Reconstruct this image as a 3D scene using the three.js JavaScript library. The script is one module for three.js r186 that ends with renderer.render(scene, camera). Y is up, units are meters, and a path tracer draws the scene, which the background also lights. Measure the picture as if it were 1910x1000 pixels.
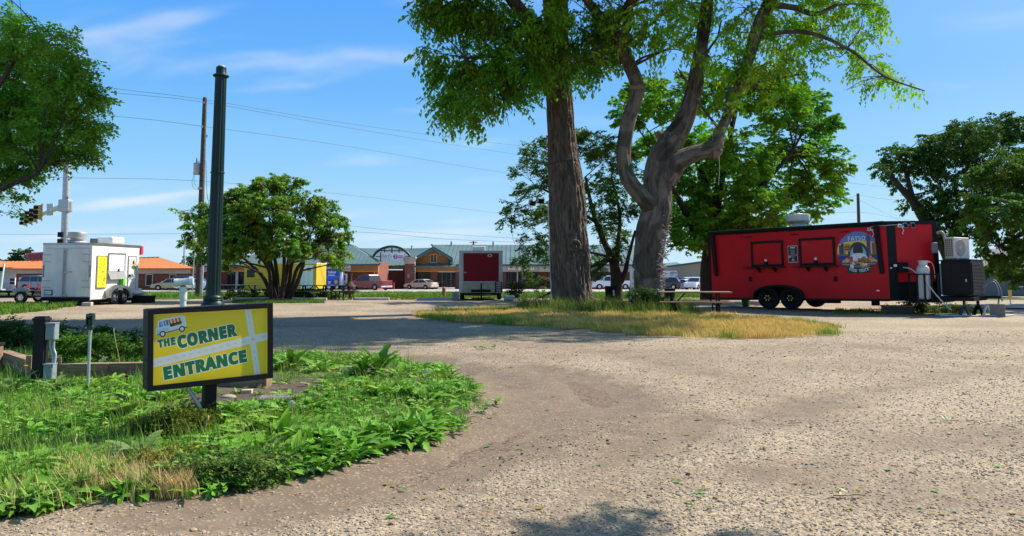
import * as THREE from 'three';
import { mergeGeometries } from 'three/addons/utils/BufferGeometryUtils.js';
import { RoundedBoxGeometry } from 'three/addons/geometries/RoundedBoxGeometry.js';
import { ImprovedNoise } from 'three/addons/math/ImprovedNoise.js';

// ---------- camera, sky, sun, exposure ----------
const F = 1390, EYE = 1.45, PITCH = 4.3 * Math.PI / 180, PPX = 955, PPY = 401.5;
const scene = new THREE.Scene();
const camera = new THREE.PerspectiveCamera(2 * Math.atan(716 / F) * 180 / Math.PI, 1910 / 1432, 0.1, 3000);
camera.setViewOffset(1910, 1432, 0, 314.5, 1910, 1000);
camera.position.set(0, EYE, 0);
camera.rotation.set(PITCH, 0, 0);
const renderer = new THREE.WebGLRenderer({ antialias: true });
renderer.toneMapping = THREE.LinearToneMapping;
renderer.toneMappingExposure = 1.62;
renderer.shadowMap.enabled = true;
const ELEV = 46 * Math.PI / 180;
const SUN = new THREE.Vector3(0.87 * Math.cos(ELEV), Math.sin(ELEV), -0.49 * Math.cos(ELEV)).normalize();
const sun = new THREE.DirectionalLight(new THREE.Color(1, 0.945, 0.85), 5);
sun.position.copy(SUN).multiplyScalar(120);
sun.castShadow = true;
sun.shadow.mapSize.set(4096, 4096);
Object.assign(sun.shadow.camera, { left: -90, right: 90, top: 90, bottom: -90, near: 1, far: 400 });
sun.target.position.set(0, 0, -30);
sun.position.add(sun.target.position);
scene.add(sun, sun.target);

function rng(seed) { let a = seed >>> 0; return () => { a = (a + 0x6D2B79F5) >>> 0; let t = Math.imul(a ^ (a >>> 15), 1 | a); t = (t + Math.imul(t ^ (t >>> 7), 61 | t)) ^ t; return ((t ^ (t >>> 14)) >>> 0) / 4294967296; }; }
const PN = new ImprovedNoise();
const n3 = (x, y, z) => PN.noise(x, y, z);
function fbm(x, y, z, o = 4) { let s = 0, a = 1, t = 0; for (let i = 0; i < o; i++) { s += a * n3(x, y, z); t += a; a *= 0.5; x = x * 2.03 + 7.1; y = y * 2.03 + 3.7; z = z * 2.03 + 1.9; } return s / t; }
const clamp = (x, a = 0, b = 1) => Math.min(b, Math.max(a, x));
const sst = (a, b, x) => { const t = clamp((x - a) / (b - a)); return t * t * (3 - 2 * t); };
const lerp = (a, b, t) => a + (b - a) * t;
const D2R = Math.PI / 180;
const V = (x, y, z) => new THREE.Vector3(x, y, z);

{ // sky: clear blue paling to the horizon, with thin streaked cirrus
  const w = 2048, h = 1024, data = new Float32Array(w * h * 4);
  const stops = [[0, 0.62, 0.82, 0.97], [4, 0.43, 0.73, 0.98], [9, 0.265, 0.60, 0.98], [14, 0.15, 0.47, 0.97], [21, 0.09, 0.375, 0.95], [40, 0.10, 0.31, 0.72], [90, 0.09, 0.24, 0.54]];
  const E = 1.62;
  for (let r = 0; r < h; r++) {
    const el = ((r + 0.5) / h - 0.5) * 180, e = Math.max(0, el);
    let k = 0; while (k < stops.length - 2 && stops[k + 1][0] < e) k++;
    const s0 = stops[k], s1 = stops[k + 1], t = clamp((e - s0[0]) / (s1[0] - s0[0]));
    const tt = t * t * (3 - 2 * t) * 0.4 + t * 0.6;
    for (let c = 0; c < w; c++) {
      const az = ((c + 0.5) / w - 0.5) * 2 * Math.PI;
      let col = [0, 1, 2].map((i) => lerp(s0[i + 1], s1[i + 1], tt));
      if (el > 0) {
        const x = Math.cos(az) * Math.cos(el * D2R), z = Math.sin(az) * Math.cos(el * D2R), y = Math.sin(el * D2R);
        const kx = x / (y + 0.16), kz = z / (y + 0.16);
        const u = kx * 0.985 + kz * 0.17, v = -kx * 0.17 + kz * 0.985;
        const warp = fbm(u * 0.8, v * 0.8, 3.3, 3) * 0.9;
        const st = fbm(u * 1.1 + warp * 0.5, v * 3.6 + warp * 1.1, 9.1, 5);
        const big = fbm(u * 0.33 + 4.2, v * 0.4 - 2.2, 5.5, 3);
        // west of the view there is more of it
        const left = sst(-0.25, 0.75, -x);
        let a = sst(0.02, 0.5, st + 0.28 * big - 0.1 + 0.18 * left) * (0.3 + 0.4 * left) + 0.13 * left * sst(-.2, .5, big + st * .5);
        a *= sst(0, 3, el) * (1 - 0.45 * sst(25, 60, el));
        a = Math.min(a, 0.72);
        // whitish glare round the sun
        const gl = Math.max(0, x * SUN.x + y * SUN.y + z * SUN.z), ang = Math.acos(Math.min(1, gl)) / D2R, au = 0.75 * Math.exp(-((ang / 24) ** 2)) + 0.16 * Math.exp(-((ang / 45) ** 2));
        col = col.map((q, i) => q + au * [1, 0.97, 0.92][i]);
        const white = [0.86, 0.92, 1.0];
        col = col.map((q, i) => lerp(q, white[i], a));
      }
      const o = (r * w + c) * 4;
      for (let i = 0; i < 3; i++) data[o + i] = col[i] / E;
      data[o + 3] = 1;
    }
  }
  const sky = new THREE.DataTexture(data, w, h, THREE.RGBAFormat, THREE.FloatType);
  sky.mapping = THREE.EquirectangularReflectionMapping; sky.magFilter = THREE.LinearFilter; sky.needsUpdate = true;
  scene.background = sky; scene.environment = sky;
}

// ---------- helpers ----------
const cP = Math.cos(PITCH), sP = Math.sin(PITCH);
function ray(px, py) { const x = (px - PPX) / F, y = (PPY - py) / F; return [x, y * cP + sP, y * sP - cP]; }
// a point of the place, seen in the photograph at (px, py), at distance d along the view's ground axis
function at(px, py, d) { const r = ray(px, py), t = d / -r[2]; return V(r[0] * t, EYE + r[1] * t, -d); }
const slope = (d) => d < 36 ? 0 : -(Math.min(d, 150) - 36) * 0.0163;
function gnd(px, py) { const r = ray(px, py); let h = 0, t = 1; for (let i = 0; i < 12; i++) { t = (EYE - h) / -r[1]; h = slope(-r[2] * t); } return V(r[0] * t, h, r[2] * t); }
const ppm = (d) => F / d;

const taken = {};
function numbered(n) { const k = taken[n] = (taken[n] ?? -1) + 1; return k ? n + '_' + String(k).padStart(3, '0') : n; }
function tag(o, label, category, group, kind) { if (label) o.userData.label = label; if (category) o.userData.category = category; if (group) o.userData.group = group; if (kind) o.userData.kind = kind; return o; }
function thing(name, label, category, pos = V(0, 0, 0), turn = 0, group) { const g = new THREE.Group(); g.name = numbered(name); g.position.copy(pos); g.rotation.order = 'YXZ'; g.rotation.y = turn; scene.add(g); return tag(g, label, category, group); }
function copyOf(src, label, pos, turn) { const c = src.clone(); c.name = numbered(src.name.replace(/_\d{3}$/, '')); c.userData = { ...src.userData, label }; if (pos) c.position.copy(pos); if (turn !== undefined) c.rotation.y = turn; scene.add(c); return c; }
function clean(g) { const o = g.index ? g.toNonIndexed() : g; for (const k of Object.keys(o.attributes)) if (!['position', 'normal', 'uv'].includes(k)) o.deleteAttribute(k); if (!o.attributes.uv) o.setAttribute('uv', new THREE.BufferAttribute(new Float32Array(o.attributes.position.count * 2), 2)); if (!o.attributes.normal) o.computeVertexNormals(); return o; }
function merged(gs) { const l = (Array.isArray(gs) ? gs : [gs]).flat(); return l.length === 1 ? l[0] : mergeGeometries(l.map(clean)); }
function part(name, geo, mat, parent, extra) { const m = new THREE.Mesh(merged(geo), mat); m.name = name; m.castShadow = m.receiveShadow = true; parent.add(m); if (extra) Object.assign(m.userData, extra); return m; }
function solo(name, geo, mat, label, category, group, kind) { const m = part(numbered(name), geo, mat, scene); return tag(m, label, category, group, kind); }
function sub(name, parent, pos) { const g = new THREE.Group(); g.name = name; if (pos) g.position.copy(pos); parent.add(g); return g; }
const mv = (g, x = 0, y = 0, z = 0, rx = 0, ry = 0, rz = 0) => { if (rx) g.rotateX(rx); if (rz) g.rotateZ(rz); if (ry) g.rotateY(ry); return g.translate(x, y, z); };
// box by size and centre, its uv in metres
function box(w, h, d, x = 0, y = 0, z = 0, rx = 0, ry = 0, rz = 0) {
  const g = new THREE.BoxGeometry(w, h, d), uv = g.attributes.uv, dims = [[d, h], [d, h], [w, d], [w, d], [w, h], [w, h]];
  for (let f = 0; f < 6; f++) for (let i = 0; i < 4; i++) { const k = f * 4 + i; uv.setXY(k, uv.getX(k) * dims[f][0], uv.getY(k) * dims[f][1]); }
  return mv(g, x, y, z, rx, ry, rz);
}
const rbox = (w, h, d, r, x = 0, y = 0, z = 0, rx = 0, ry = 0, rz = 0, s = 2) => mv(new RoundedBoxGeometry(w, h, d, s, Math.min(r, w / 2.01, h / 2.01, d / 2.01)), x, y, z, rx, ry, rz);
// box between corners
const bb = (x0, x1, y0, y1, z0, z1) => box(x1 - x0, y1 - y0, z1 - z0, (x0 + x1) / 2, (y0 + y1) / 2, (z0 + z1) / 2);
const cyl = (r0, r1, h, x = 0, y = 0, z = 0, seg = 16, rx = 0, ry = 0, rz = 0) => mv(new THREE.CylinderGeometry(r1, r0, h, seg), x, y, z, rx, ry, rz);
const lathe = (pts, seg = 24, x = 0, y = 0, z = 0) => mv(new THREE.LatheGeometry(pts.map((p) => new THREE.Vector2(p[0], p[1])), seg), x, y, z);
function pipe(pts, r, seg = 24, rad = 6, closed = false) { return new THREE.TubeGeometry(new THREE.CatmullRomCurve3(pts.map((p) => p.isVector3 ? p : V(...p)), closed, 'catmullrom', 0.5), seg, r, rad, closed); }
function bar(a, b, w, h = w) { // square bar from a to b
  const A = a.isVector3 ? a : V(...a), B = b.isVector3 ? b : V(...b), d = B.clone().sub(A), L = d.length(), g = new THREE.BoxGeometry(w, h, L);
  const m = new THREE.Matrix4().lookAt(V(0, 0, 0), d.clone().negate(), Math.abs(d.y) > 0.98 * L ? V(0, 0, 1) : V(0, 1, 0)); g.applyMatrix4(m); const c = A.clone().add(B).multiplyScalar(0.5); return g.translate(c.x, c.y, c.z);
}
function rod(a, b, r, seg = 8) { const A = a.isVector3 ? a : V(...a), B = b.isVector3 ? b : V(...b), d = B.clone().sub(A), g = new THREE.CylinderGeometry(r, r, d.length(), seg); g.applyQuaternion(new THREE.Quaternion().setFromUnitVectors(V(0, 1, 0), d.clone().normalize())); const c = A.clone().add(B).multiplyScalar(0.5); return g.translate(c.x, c.y, c.z); }
// polygon [x, y] extruded along z from z0 by d
function ext(poly, d, z0 = 0, bevel = 0) { const s = new THREE.Shape(poly.map((p) => new THREE.Vector2(p[0], p[1]))); const g = new THREE.ExtrudeGeometry(s, bevel ? { depth: d - 2 * bevel, bevelEnabled: true, bevelSize: bevel, bevelThickness: bevel, bevelSegments: 2, bevelOffset: -bevel } : { depth: d, bevelEnabled: false }); return g.translate(0, 0, z0 + (bevel || 0)); }
// sheet from loose quads, each of four points in order
function quads(list) { const pos = [], uv = []; for (const q of list) { const [a, b, c, d] = q, w = a.distanceTo(b), h = a.distanceTo(d); for (const [p, u, v] of [[a, 0, 0], [b, w, 0], [c, w, h], [a, 0, 0], [c, w, h], [d, 0, h]]) { pos.push(p.x, p.y, p.z); uv.push(u, v); } } const g = new THREE.BufferGeometry(); g.setAttribute('position', new THREE.Float32BufferAttribute(pos, 3)); g.setAttribute('uv', new THREE.Float32BufferAttribute(uv, 2)); g.computeVertexNormals(); return g; }
// slab: quad given thickness along its normal (backwards)
function slab(a, b, c, d, t) { const n = b.clone().sub(a).cross(d.clone().sub(a)).normalize().multiplyScalar(-t), [e, f, g, h] = [a, b, c, d].map((p) => p.clone().add(n)); return quads([[a, b, c, d], [f, e, h, g], [e, a, d, h], [b, f, g, c], [d, c, g, h], [e, f, b, a]]); }

// ---------- textures ----------
function perm(seed) { const r = rng(seed), a = new Float32Array(65536); for (let i = 0; i < 65536; i++) a[i] = r(); return a; }
const LAT = perm(77);
function tnoise(x, y, per, pery = per) { const x0 = Math.floor(x), y0 = Math.floor(y), fx = x - x0, fy = y - y0, w = (t) => t * t * (3 - 2 * t), g = (i, j) => LAT[((((i % per) + per) % per) * 131 + (((j % pery) + pery) % pery) * 719 + per * 37) & 65535]; return lerp(lerp(g(x0, y0), g(x0 + 1, y0), w(fx)), lerp(g(x0, y0 + 1), g(x0 + 1, y0 + 1), w(fx)), w(fy)); }
function tfbm(u, v, per, oct = 4, sx = 1, sy = 1) { let s = 0, a = 1, t = 0, p = per; for (let i = 0; i < oct; i++) { s += a * tnoise(u * p * sx, v * p * sy, p * sx, p * sy); t += a; a *= 0.55; p *= 2; } return s / t; }
function tex(n, fn, srgb = true, rep) { const d = new Uint8Array(n * n * 4); for (let j = 0; j < n; j++) for (let i = 0; i < n; i++) { const c = fn(i / n, j / n, i, j), o = (j * n + i) * 4; for (let k = 0; k < 3; k++) d[o + k] = clamp(Array.isArray(c) ? c[k] : c) * 255; d[o + 3] = 255; } const t = new THREE.DataTexture(d, n, n); t.wrapS = t.wrapT = THREE.RepeatWrapping; t.magFilter = THREE.LinearFilter; if (srgb) t.colorSpace = THREE.SRGBColorSpace; if (rep) t.repeat.set(rep, rep); t.needsUpdate = true; return t; }
const again = (t, rx, ry = rx) => { const c = t.clone(); c.repeat.set(rx, ry); c.needsUpdate = true; return c; };
function drawn(w, h, fn) { const c = document.createElement('canvas'); c.width = w; c.height = h; fn(c.getContext('2d'), w, h); const t = new THREE.CanvasTexture(c); t.colorSpace = THREE.SRGBColorSpace; return t; }
const mottle = tex(256, (u, v) => { const a = tfbm(u, v, 4, 5); return 0.87 + 0.16 * a; });               // wear on paint and concrete
const grainBump = tex(256, (u, v, i, j) => 0.5 * tfbm(u, v, 24, 3) + 0.5 * LAT[(i * 131 + j * 719) & 65535], false);
const woodMap = tex(512, (u, v) => { const r = tfbm(u, v, 3, 4, 1, 12), f = tfbm(u, v, 8, 3, 1, 16), c = 0.62 + 0.42 * r - 0.25 * sst(0.55, 0.7, f); return [c, c * 0.93, c * 0.86]; });
const barkMap = tex(512, (u, v) => { const r = tfbm(u, v, 8, 4, 4, 4), f = tfbm(u, v, 5, 4, 1, 4), c = 0.42 + 0.6 * r; return [c * (0.98 + 0.1 * f), c * 0.95, c * (0.9 - 0.05 * f)]; });
const barkSmooth = tex(512, (u, v) => { const f = tfbm(u, v, 5, 5, 1, 4), s = tfbm(u, v, 5, 3, 3, 4), l = sst(0.55, 0.7, s) * 0.2, b = sst(0.5, 0.62, tfbm(u + .3, v, 3, 4, 1, 4)), c = 0.62 + 0.42 * f - l; return [lerp(c, c * 0.72, b), lerp(c * 0.96, c * 0.68, b), lerp(c * 0.9, c * 0.62, b)]; });
const barkBump = tex(512, (u, v) => { const w = tfbm(u, v, 4, 3, 1, 4) * 0.06, r = tfbm(u + w, v, 10, 3, 4, 4); return 1 - Math.abs(r - 0.5) * 2.6 + 0.35 * tfbm(u, v, 40, 2, 1, 4); }, false);
const brickMap = tex(512, (u, v) => { const row = Math.floor(v * 14), off = (row & 1) * 0.5, col = Math.floor(u * 7 + off), fu = (u * 7 + off) % 1, fv = (v * 14) % 1, k = LAT[(row * 97 + (col % 7) * 31) & 65535], m = fv < 0.1 || fu < 0.05 ? 1 : 0, g = tfbm(u, v, 40, 2) * 0.2; return m ? [0.62, 0.55, 0.5] : [0.55 + 0.2 * k + g, 0.35 + 0.13 * k + g, 0.29 + 0.1 * k + g]; });

const std = (color, rough = 0.7, metal = 0, o = {}) => { const m = new THREE.MeshStandardMaterial({ roughness: rough, metalness: metal, side: THREE.DoubleSide, ...o }); if (Array.isArray(color)) m.color.setRGB(...color); else m.color.set(color); return m; };
const phys = (color, rough, o = {}) => { const m = new THREE.MeshPhysicalMaterial({ roughness: rough, side: THREE.DoubleSide, ...o }); if (Array.isArray(color)) m.color.setRGB(...color); else m.color.set(color); return m; };
const M = {
  black: phys([0.011, 0.011, 0.012], 0.5, { specularIntensity: 0.3, bumpMap: again(grainBump, 2), bumpScale: 0.0006 }), blackMatt: phys([0.015, 0.015, 0.015], 0.8, { specularIntensity: 0.3 }),
  steel: std([0.42, 0.43, 0.44], 0.4, 0.8, { map: again(mottle, 1) }), galv: std([0.5, 0.52, 0.53], 0.5, 0.55, { map: again(mottle, 3) }),
  alu: std([0.42, 0.42, 0.41], 0.42, 0.85, { map: again(mottle, 1.3) }),
  white: std([0.8, 0.8, 0.78], 0.5, 0, { map: again(mottle, 0.7) }), pvc: std([0.72, 0.72, 0.66], 0.45, 0, { map: again(mottle, 2) }),
  concrete: std([0.46, 0.44, 0.4], 0.95, 0, { map: again(mottle, 1), bumpMap: again(grainBump, 2), bumpScale: 0.003 }),
  wood: std([0.36, 0.26, 0.17], 0.9, 0, { map: again(woodMap, 1.2, 1.2), bumpMap: again(woodMap, 1.2), bumpScale: 0.004 }),
  tyre: phys([0.013, 0.013, 0.014], 0.85, { specularIntensity: 0.35 }), glassDark: phys([0.012, 0.014, 0.016], 0.1, { specularIntensity: 0.6 }), glassBlue: phys([0.03, 0.04, 0.05], 0.05),
  rim: std([0.55, 0.56, 0.58], 0.3, 0.9), greyBox: std([0.24, 0.28, 0.29], 0.55, 0, { map: again(mottle, 3) }),
  chrome: std([0.7, 0.7, 0.7], 0.12, 1), red: std([0.45, 0.02, 0.02], 0.4), lampRed: std([0.4, 0.01, 0.01], 0.2), lampWhite: std([0.75, 0.75, 0.72], 0.15),
  brick: std([0.62, 0.5, 0.46], 0.9, 0, { map: again(brickMap, 0.7), bumpMap: again(brickMap, 0.7), bumpScale: 0.005 }),
};
function wheel(parent, r, w, x, y, z, rimMat = M.rim, side = 1) { // axle along z
  const g = sub('wheel', parent, V(x, y, z));
  part('tyre', lathe([[r * 0.55, -w / 2], [r * 0.9, -w / 2], [r * 0.98, -w * 0.38], [r, -w * 0.2], [r, w * 0.2], [r * 0.98, w * 0.38], [r * 0.9, w / 2], [r * 0.55, w / 2], [r * 0.55, -w / 2]], 28).rotateX(Math.PI / 2), M.tyre, g);
  const sp = [cyl(r * 0.56, r * 0.56, w * 0.5, 0, 0, -side * w * 0.12, 20, Math.PI / 2), cyl(r * 0.16, r * 0.14, w * 0.3, 0, 0, side * w * 0.32, 10, Math.PI / 2)];
  for (let k = 0; k < 6; k++) { const a = k * Math.PI / 3; sp.push(box(r * 0.42, r * 0.15, w * 0.2, Math.cos(a) * r * 0.33, Math.sin(a) * r * 0.33, side * w * 0.25, 0, 0, a)); }
  sp.push(mv(new THREE.TorusGeometry(r * 0.55, r * 0.04, 6, 24), 0, 0, side * w * 0.42));
  part('rim', sp, rimMat, g); return g;
}
// ---------- the ground ----------
const G2 = (list) => list.map(([x, y]) => { const p = gnd(x, y); return [p.x, p.z]; });
function inside(poly, x, z) { let c = false; for (let i = 0, j = poly.length - 1; i < poly.length; j = i++) { const [xi, zi] = poly[i], [xj, zj] = poly[j]; if ((zi > z) !== (zj > z) && x < ((xj - xi) * (z - zi)) / (zj - zi) + xi) c = !c; } return c; }
function lineDist(line, x, z) { let m = 1e9; for (let i = 0; i + 1 < line.length; i++) { const [ax, az] = line[i], [bx, bz] = line[i + 1], dx = bx - ax, dz = bz - az, t = clamp(((x - ax) * dx + (z - az) * dz) / (dx * dx + dz * dz)); m = Math.min(m, Math.hypot(ax + dx * t - x, az + dz * t - z)); } return m; }
const edgePx = [[-120, 1015], [0, 985], [130, 962], [300, 945], [400, 938], [480, 922], [560, 905], [640, 885], [720, 862], [785, 838], [848, 816], [888, 788], [903, 762], [890, 740], [860, 717], [822, 698], [770, 684], [700, 668], [600, 664], [520, 668]];
const gardenEdge = G2(edgePx);
const garden = [...gardenEdge.flatMap((p, i) => { const q = gardenEdge[i + 1]; if (!q) return [p]; return [0, 1, 2, 3, 4].map((k) => { const x = lerp(p[0], q[0], k / 5), z = lerp(p[1], q[1], k / 5); return [x + 0.16 * n3(x * 3, z * 3, 3), z + 0.16 * n3(x * 3.3, z * 3.3, 7)]; }); }), ...G2([[400, 655], [260, 648], [200, 640], [100, 622], [40, 606], [-60, 600], [-500, 602]]), [-16, -6], [-5, -2.5]];
const islandRaw = G2([[778, 590], [830, 581], [900, 577], [980, 573], [1040, 571], [1110, 571], [1180, 573], [1240, 581], [1330, 591], [1430, 598], [1520, 607], [1562, 618], [1545, 628], [1480, 632], [1400, 634], [1300, 634], [1230, 630], [1150, 622], [1080, 616], [1000, 612], [920, 605], [850, 601], [790, 597]]);
const island = []; islandRaw.forEach((p, i) => { const q = islandRaw[(i + 1) % islandRaw.length]; for (let k = 0; k < 4; k++) { const t = k / 4, x = lerp(p[0], q[0], t), z = lerp(p[1], q[1], t); island.push([x + 0.3 * n3(x * 1.9, z * 1.9, 3) + .2 * n3(x * 5, z * 5, 3), z + 0.55 * n3(x * 1.6, z * 1.6, 6) + .3 * n3(x * 4, z * 4, 6)]); } });
const tracks = [
  [G2([[300, 985], [560, 940], [760, 890], [900, 835], [985, 775], [960, 730], [880, 695], [760, 672]]), 0.34, 0.95],
  [G2([[480, 1000], [700, 945], [900, 880], [1040, 800], [1100, 750], [1080, 712], [990, 690]]), 0.36, 0.7],
  [G2([[1080, 875], [1260, 822], [1480, 768], [1700, 716], [1900, 690]]), 0.34, 0.45],
  [G2([[900, 980], [1300, 900], [1640, 850], [1910, 815]]), 0.4, 0.4],
  [G2([[1500, 905], [1620, 930], [1760, 925]]), 0.5, 0.6],
  [G2([[820, 690], [1000, 700], [1150, 740], [1180, 790]]), 0.55, 0.35],
  [G2([[940, 690], [1070, 740], [1130, 800], [1000, 862], [860, 905]]), 0.9, 0.42],
  [G2([[1000, 720], [1180, 760], [1290, 800], [1200, 850]]), 0.5, 0.42],
  [G2([[1130, 660], [1350, 705], [1500, 760], [1480, 800]]), 0.4, 0.35],
  [G2([[1560, 640], [1750, 668], [1910, 672]]), 0.35, 0.4],
  [G2([[560, 690], [900, 650], [1300, 660], [1700, 640], [1900, 636]]), 0.9, 0.3],
];
// raised bed behind the timber wall, and low swells of the soil
const raised = G2([[-260, 655], [10, 690], [70, 702], [110, 722], [262, 716], [505, 738], [500, 712]]).concat(G2([[520, 690], [420, 664], [260, 652], [100, 628], [-200, 612]]));
function bedHeight(x, z) { return 0; }
function gravelness(x, z) {
  let g = 0.72 + 0.95 * fbm(x * 0.42, z * 0.42, 1.7, 4) + 0.45 * fbm(x * 1.6, z * 1.6, 6.7, 3);
  for (const [l, w, k] of tracks) { const d = lineDist(l, x, z) / (w * (1 + 0.5 * n3(x * 1.7, z * 1.7, 4))); const rib = 0.75 + 0.5 * n3(x * 5, z * 5, 7); g -= 1.35 * k * rib * Math.exp(-d * d); g += 0.22 * k * Math.exp(-((d - 1.9) ** 2) * 2.2); }
  const e = lineDist(gardenEdge, x, z); g -= 0.7 * Math.exp(-((e / (0.42 + 0.25 * n3(x * 1.2, z * 1.2, 3))) ** 2));
  return g;
}
const PAL = [[0.46, 0.42, 0.36], [0.40, 0.335, 0.25], [0.50, 0.43, 0.32], [0.33, 0.29, 0.25], [0.38, 0.31, 0.23], [0.54, 0.48, 0.38], [0.22, 0.185, 0.155], [0.43, 0.345, 0.24]].map((c) => [c[0] * 0.82, c[1] * 0.735, c[2] * 0.61]);
let rutF; const GRAVEL = [0.31, 0.24, 0.152], DIRT = [0.135, 0.09, 0.055];
{
  const tile = tex(1024, (() => { // crushed limestone seen from above: 3 m of it
    const C = 128, cells = new Float32Array(C * C * 4), r = rng(5);
    for (let i = 0; i < C * C; i++) { cells[i * 4] = r(); cells[i * 4 + 1] = r(); cells[i * 4 + 2] = r(); cells[i * 4 + 3] = 0.5 + r() * 0.8; }
    return (u, v) => {
      const x = u * C, y = v * C, X = Math.floor(x), Y = Math.floor(y); let best = 9, id = 0, second = 9;
      for (let j = -1; j < 2; j++) for (let i = -1; i < 2; i++) { const k = ((((Y + j) + C) % C) * C + (((X + i) + C) % C)) * 4, d = Math.hypot(X + i + cells[k] - x, Y + j + cells[k + 1] - y) / cells[k + 3]; if (d < best) { second = best; best = d; id = k; } else if (d < second) second = d; }
      const t = cells[id + 2], gap = sst(0.02, 0.16, second - best), c = t < 0.12 ? 0.5 : t < 0.3 ? 0.7 : t < 0.85 ? 0.82 : 0.95;
      return lerp(0.62, c, gap * (best < 0.75 ? 1 : 0.5)) + 0.06 * (LAT[(id * 7) & 65535] - 0.5);
    };
  })());
  const rows = [], cols = [];
  for (let z = 30; z > -1200;) { rows.push(z); const d = Math.abs(z); z -= z > -1 ? 6 : Math.max(0.14, Math.min(80, d * 0.022)); }
  for (let x = 0; x < 900;) { cols.push(x); if (x) cols.unshift(-x); x += Math.max(0.2, x * 0.05); }
  const pos = [], col = [], uv = [], idx = [];
  for (const z of rows) for (const x of cols) {
    const near = Math.abs(x) < 40 && z > -60;
    pos.push(x, slope(-z) + (near ? 0.02 * fbm(x * 0.3, z * 0.3, 0, 3) * sst(50, 30, -z) : 0), z); uv.push(x / 3, z / 3);
    const g = near ? clamp(gravelness(x, z)) : 0.6;
    for (let i = 0; i < 3; i++) col.push(lerp(DIRT[i], GRAVEL[i], g) / 0.5);
  }
  const n = cols.length;
  for (let j = 0; j + 1 < rows.length; j++) for (let i = 0; i + 1 < n; i++) { const a = j * n + i; idx.push(a, a + 1, a + n, a + 1, a + n + 1, a + n); }
  const g = new THREE.BufferGeometry(); g.setAttribute('position', new THREE.Float32BufferAttribute(pos, 3)); g.setAttribute('uv', new THREE.Float32BufferAttribute(uv, 2)); g.setAttribute('color', new THREE.Float32BufferAttribute(col, 3)); g.setIndex(idx); g.computeVertexNormals();
  const m = new THREE.Mesh(g, std([1, 1, 1], 0.95, 0, { map: tile, vertexColors: true, bumpMap: tile, bumpScale: 0.007 })); m.name = 'ground'; m.receiveShadow = true; m.userData.kind = 'structure'; scene.add(m);

  // the near part of the yard, stone by stone: 24 m x 20 m at 1.2 cm
  const S = 2048, x0 = -5.5, x1 = 10.9, z0 = -2.2, z1 = -18.6, Q = 200, coarse = new Float32Array((Q + 1) * (Q + 1));
  for (let j = 0; j <= Q; j++) for (let i = 0; i <= Q; i++) coarse[j * (Q + 1) + i] = gravelness(lerp(x0, x1, i / Q), lerp(z0, z1, j / Q));
  const rr = rng(12), C = 910, cell = new Float32Array(C * C * 4); for (let i = 0; i < C * C; i++) { cell[i * 4] = rr(); cell[i * 4 + 1] = rr(); cell[i * 4 + 2] = rr(); cell[i * 4 + 3] = 0.35 + rr() * 0.75; }
  const pal = PAL;
  const srgb = (c) => c <= 0.0031308 ? c * 12.92 : 1.055 * Math.pow(c, 1 / 2.4) - 0.055;
  const hgt = new Float32Array(S * S);
  const near = tex(S, (u, v, pi, pj) => {
    const qx = u * Q, qy = v * Q, X = Math.floor(qx), Y = Math.floor(qy), fx = qx - X, fy = qy - Y, k = Y * (Q + 1) + X;
    const g = clamp(lerp(lerp(coarse[k], coarse[k + 1], fx), lerp(coarse[k + Q + 1], coarse[k + Q + 2], fx), fy));
    const x = u * C, y = v * C, cx = Math.floor(x), cy = Math.floor(y); let best = 9, id = 0;
    for (let j = -1; j < 2; j++) for (let i = -1; i < 2; i++) { const a = cx + i, b = cy + j; if (a < 0 || b < 0 || a >= C || b >= C) continue; const q = (b * C + a) * 4, d = Math.hypot(a + cell[q] - x, (b + cell[q + 1] - y)) / cell[q + 3]; if (d < best) { best = d; id = q; } }
    const r1 = cell[id + 2], have = r1 < g * 0.75 + 0.22, stone = have ? sst(0.78, 0.6, best) : 0;
    const p = pal[Math.floor(LAT[(id * 3) & 65535] * 7.99)], f = tfbm(u, v, 160, 3), f2 = tfbm(u, v, 30, 3), soil = 0.72 + 0.4 * f + 0.3 * (f2 - 0.5);
    hgt[pj * S + pi] = stone * (1 - best * 0.7) * 0.8 + 0.2 * f;
    return [0, 1, 2].map((i) => srgb(lerp(lerp(DIRT[i], GRAVEL[i] * 0.92, 0.25 + g * 0.7) * soil, lerp(DIRT[i] * 1.5, p[i], .3 + .7 * g) * (0.9 + 0.25 * f), stone)));
  });
  near.wrapS = near.wrapT = THREE.ClampToEdgeWrapping;
  const bump = tex(S, (u, v, i, j) => hgt[j * S + i], false); bump.wrapS = bump.wrapT = THREE.ClampToEdgeWrapping;
  const R = 240, ps = [], us = [], ix = [];
  rutF = (x, z) => { let q = 0; for (const [l, w, k] of tracks) { const d = lineDist(l, x, z) / w; q += k * (-0.028 * Math.exp(-d * d) + 0.014 * Math.exp(-((d - 1.7) ** 2) * 2)); } return q + 0.006 * n3(x * 3, z * 3, 2); };
  const h = (x, z) => slope(-z) + 0.02 * fbm(x * 0.3, z * 0.3, 0, 3) + 0.036 + rutF(x, z) - 0.034 * sst(-14, -18.4, z);
  for (let j = 0; j <= R; j++) for (let i = 0; i <= R; i++) { const u = i / R, v = (j / R) ** 1.4, x = lerp(x0, x1, u), z = lerp(z0, z1, v); ps.push(x, h(x, z), z); us.push(u, v); }
  for (let j = 0; j < R; j++) for (let i = 0; i < R; i++) { const a = j * (R + 1) + i; ix.push(a, a + 1, a + R + 1, a + 1, a + R + 2, a + R + 1); }
  const gg = new THREE.BufferGeometry(); gg.setAttribute('position', new THREE.Float32BufferAttribute(ps, 3)); gg.setAttribute('uv', new THREE.Float32BufferAttribute(us, 2)); gg.setIndex(ix); gg.computeVertexNormals();
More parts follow.
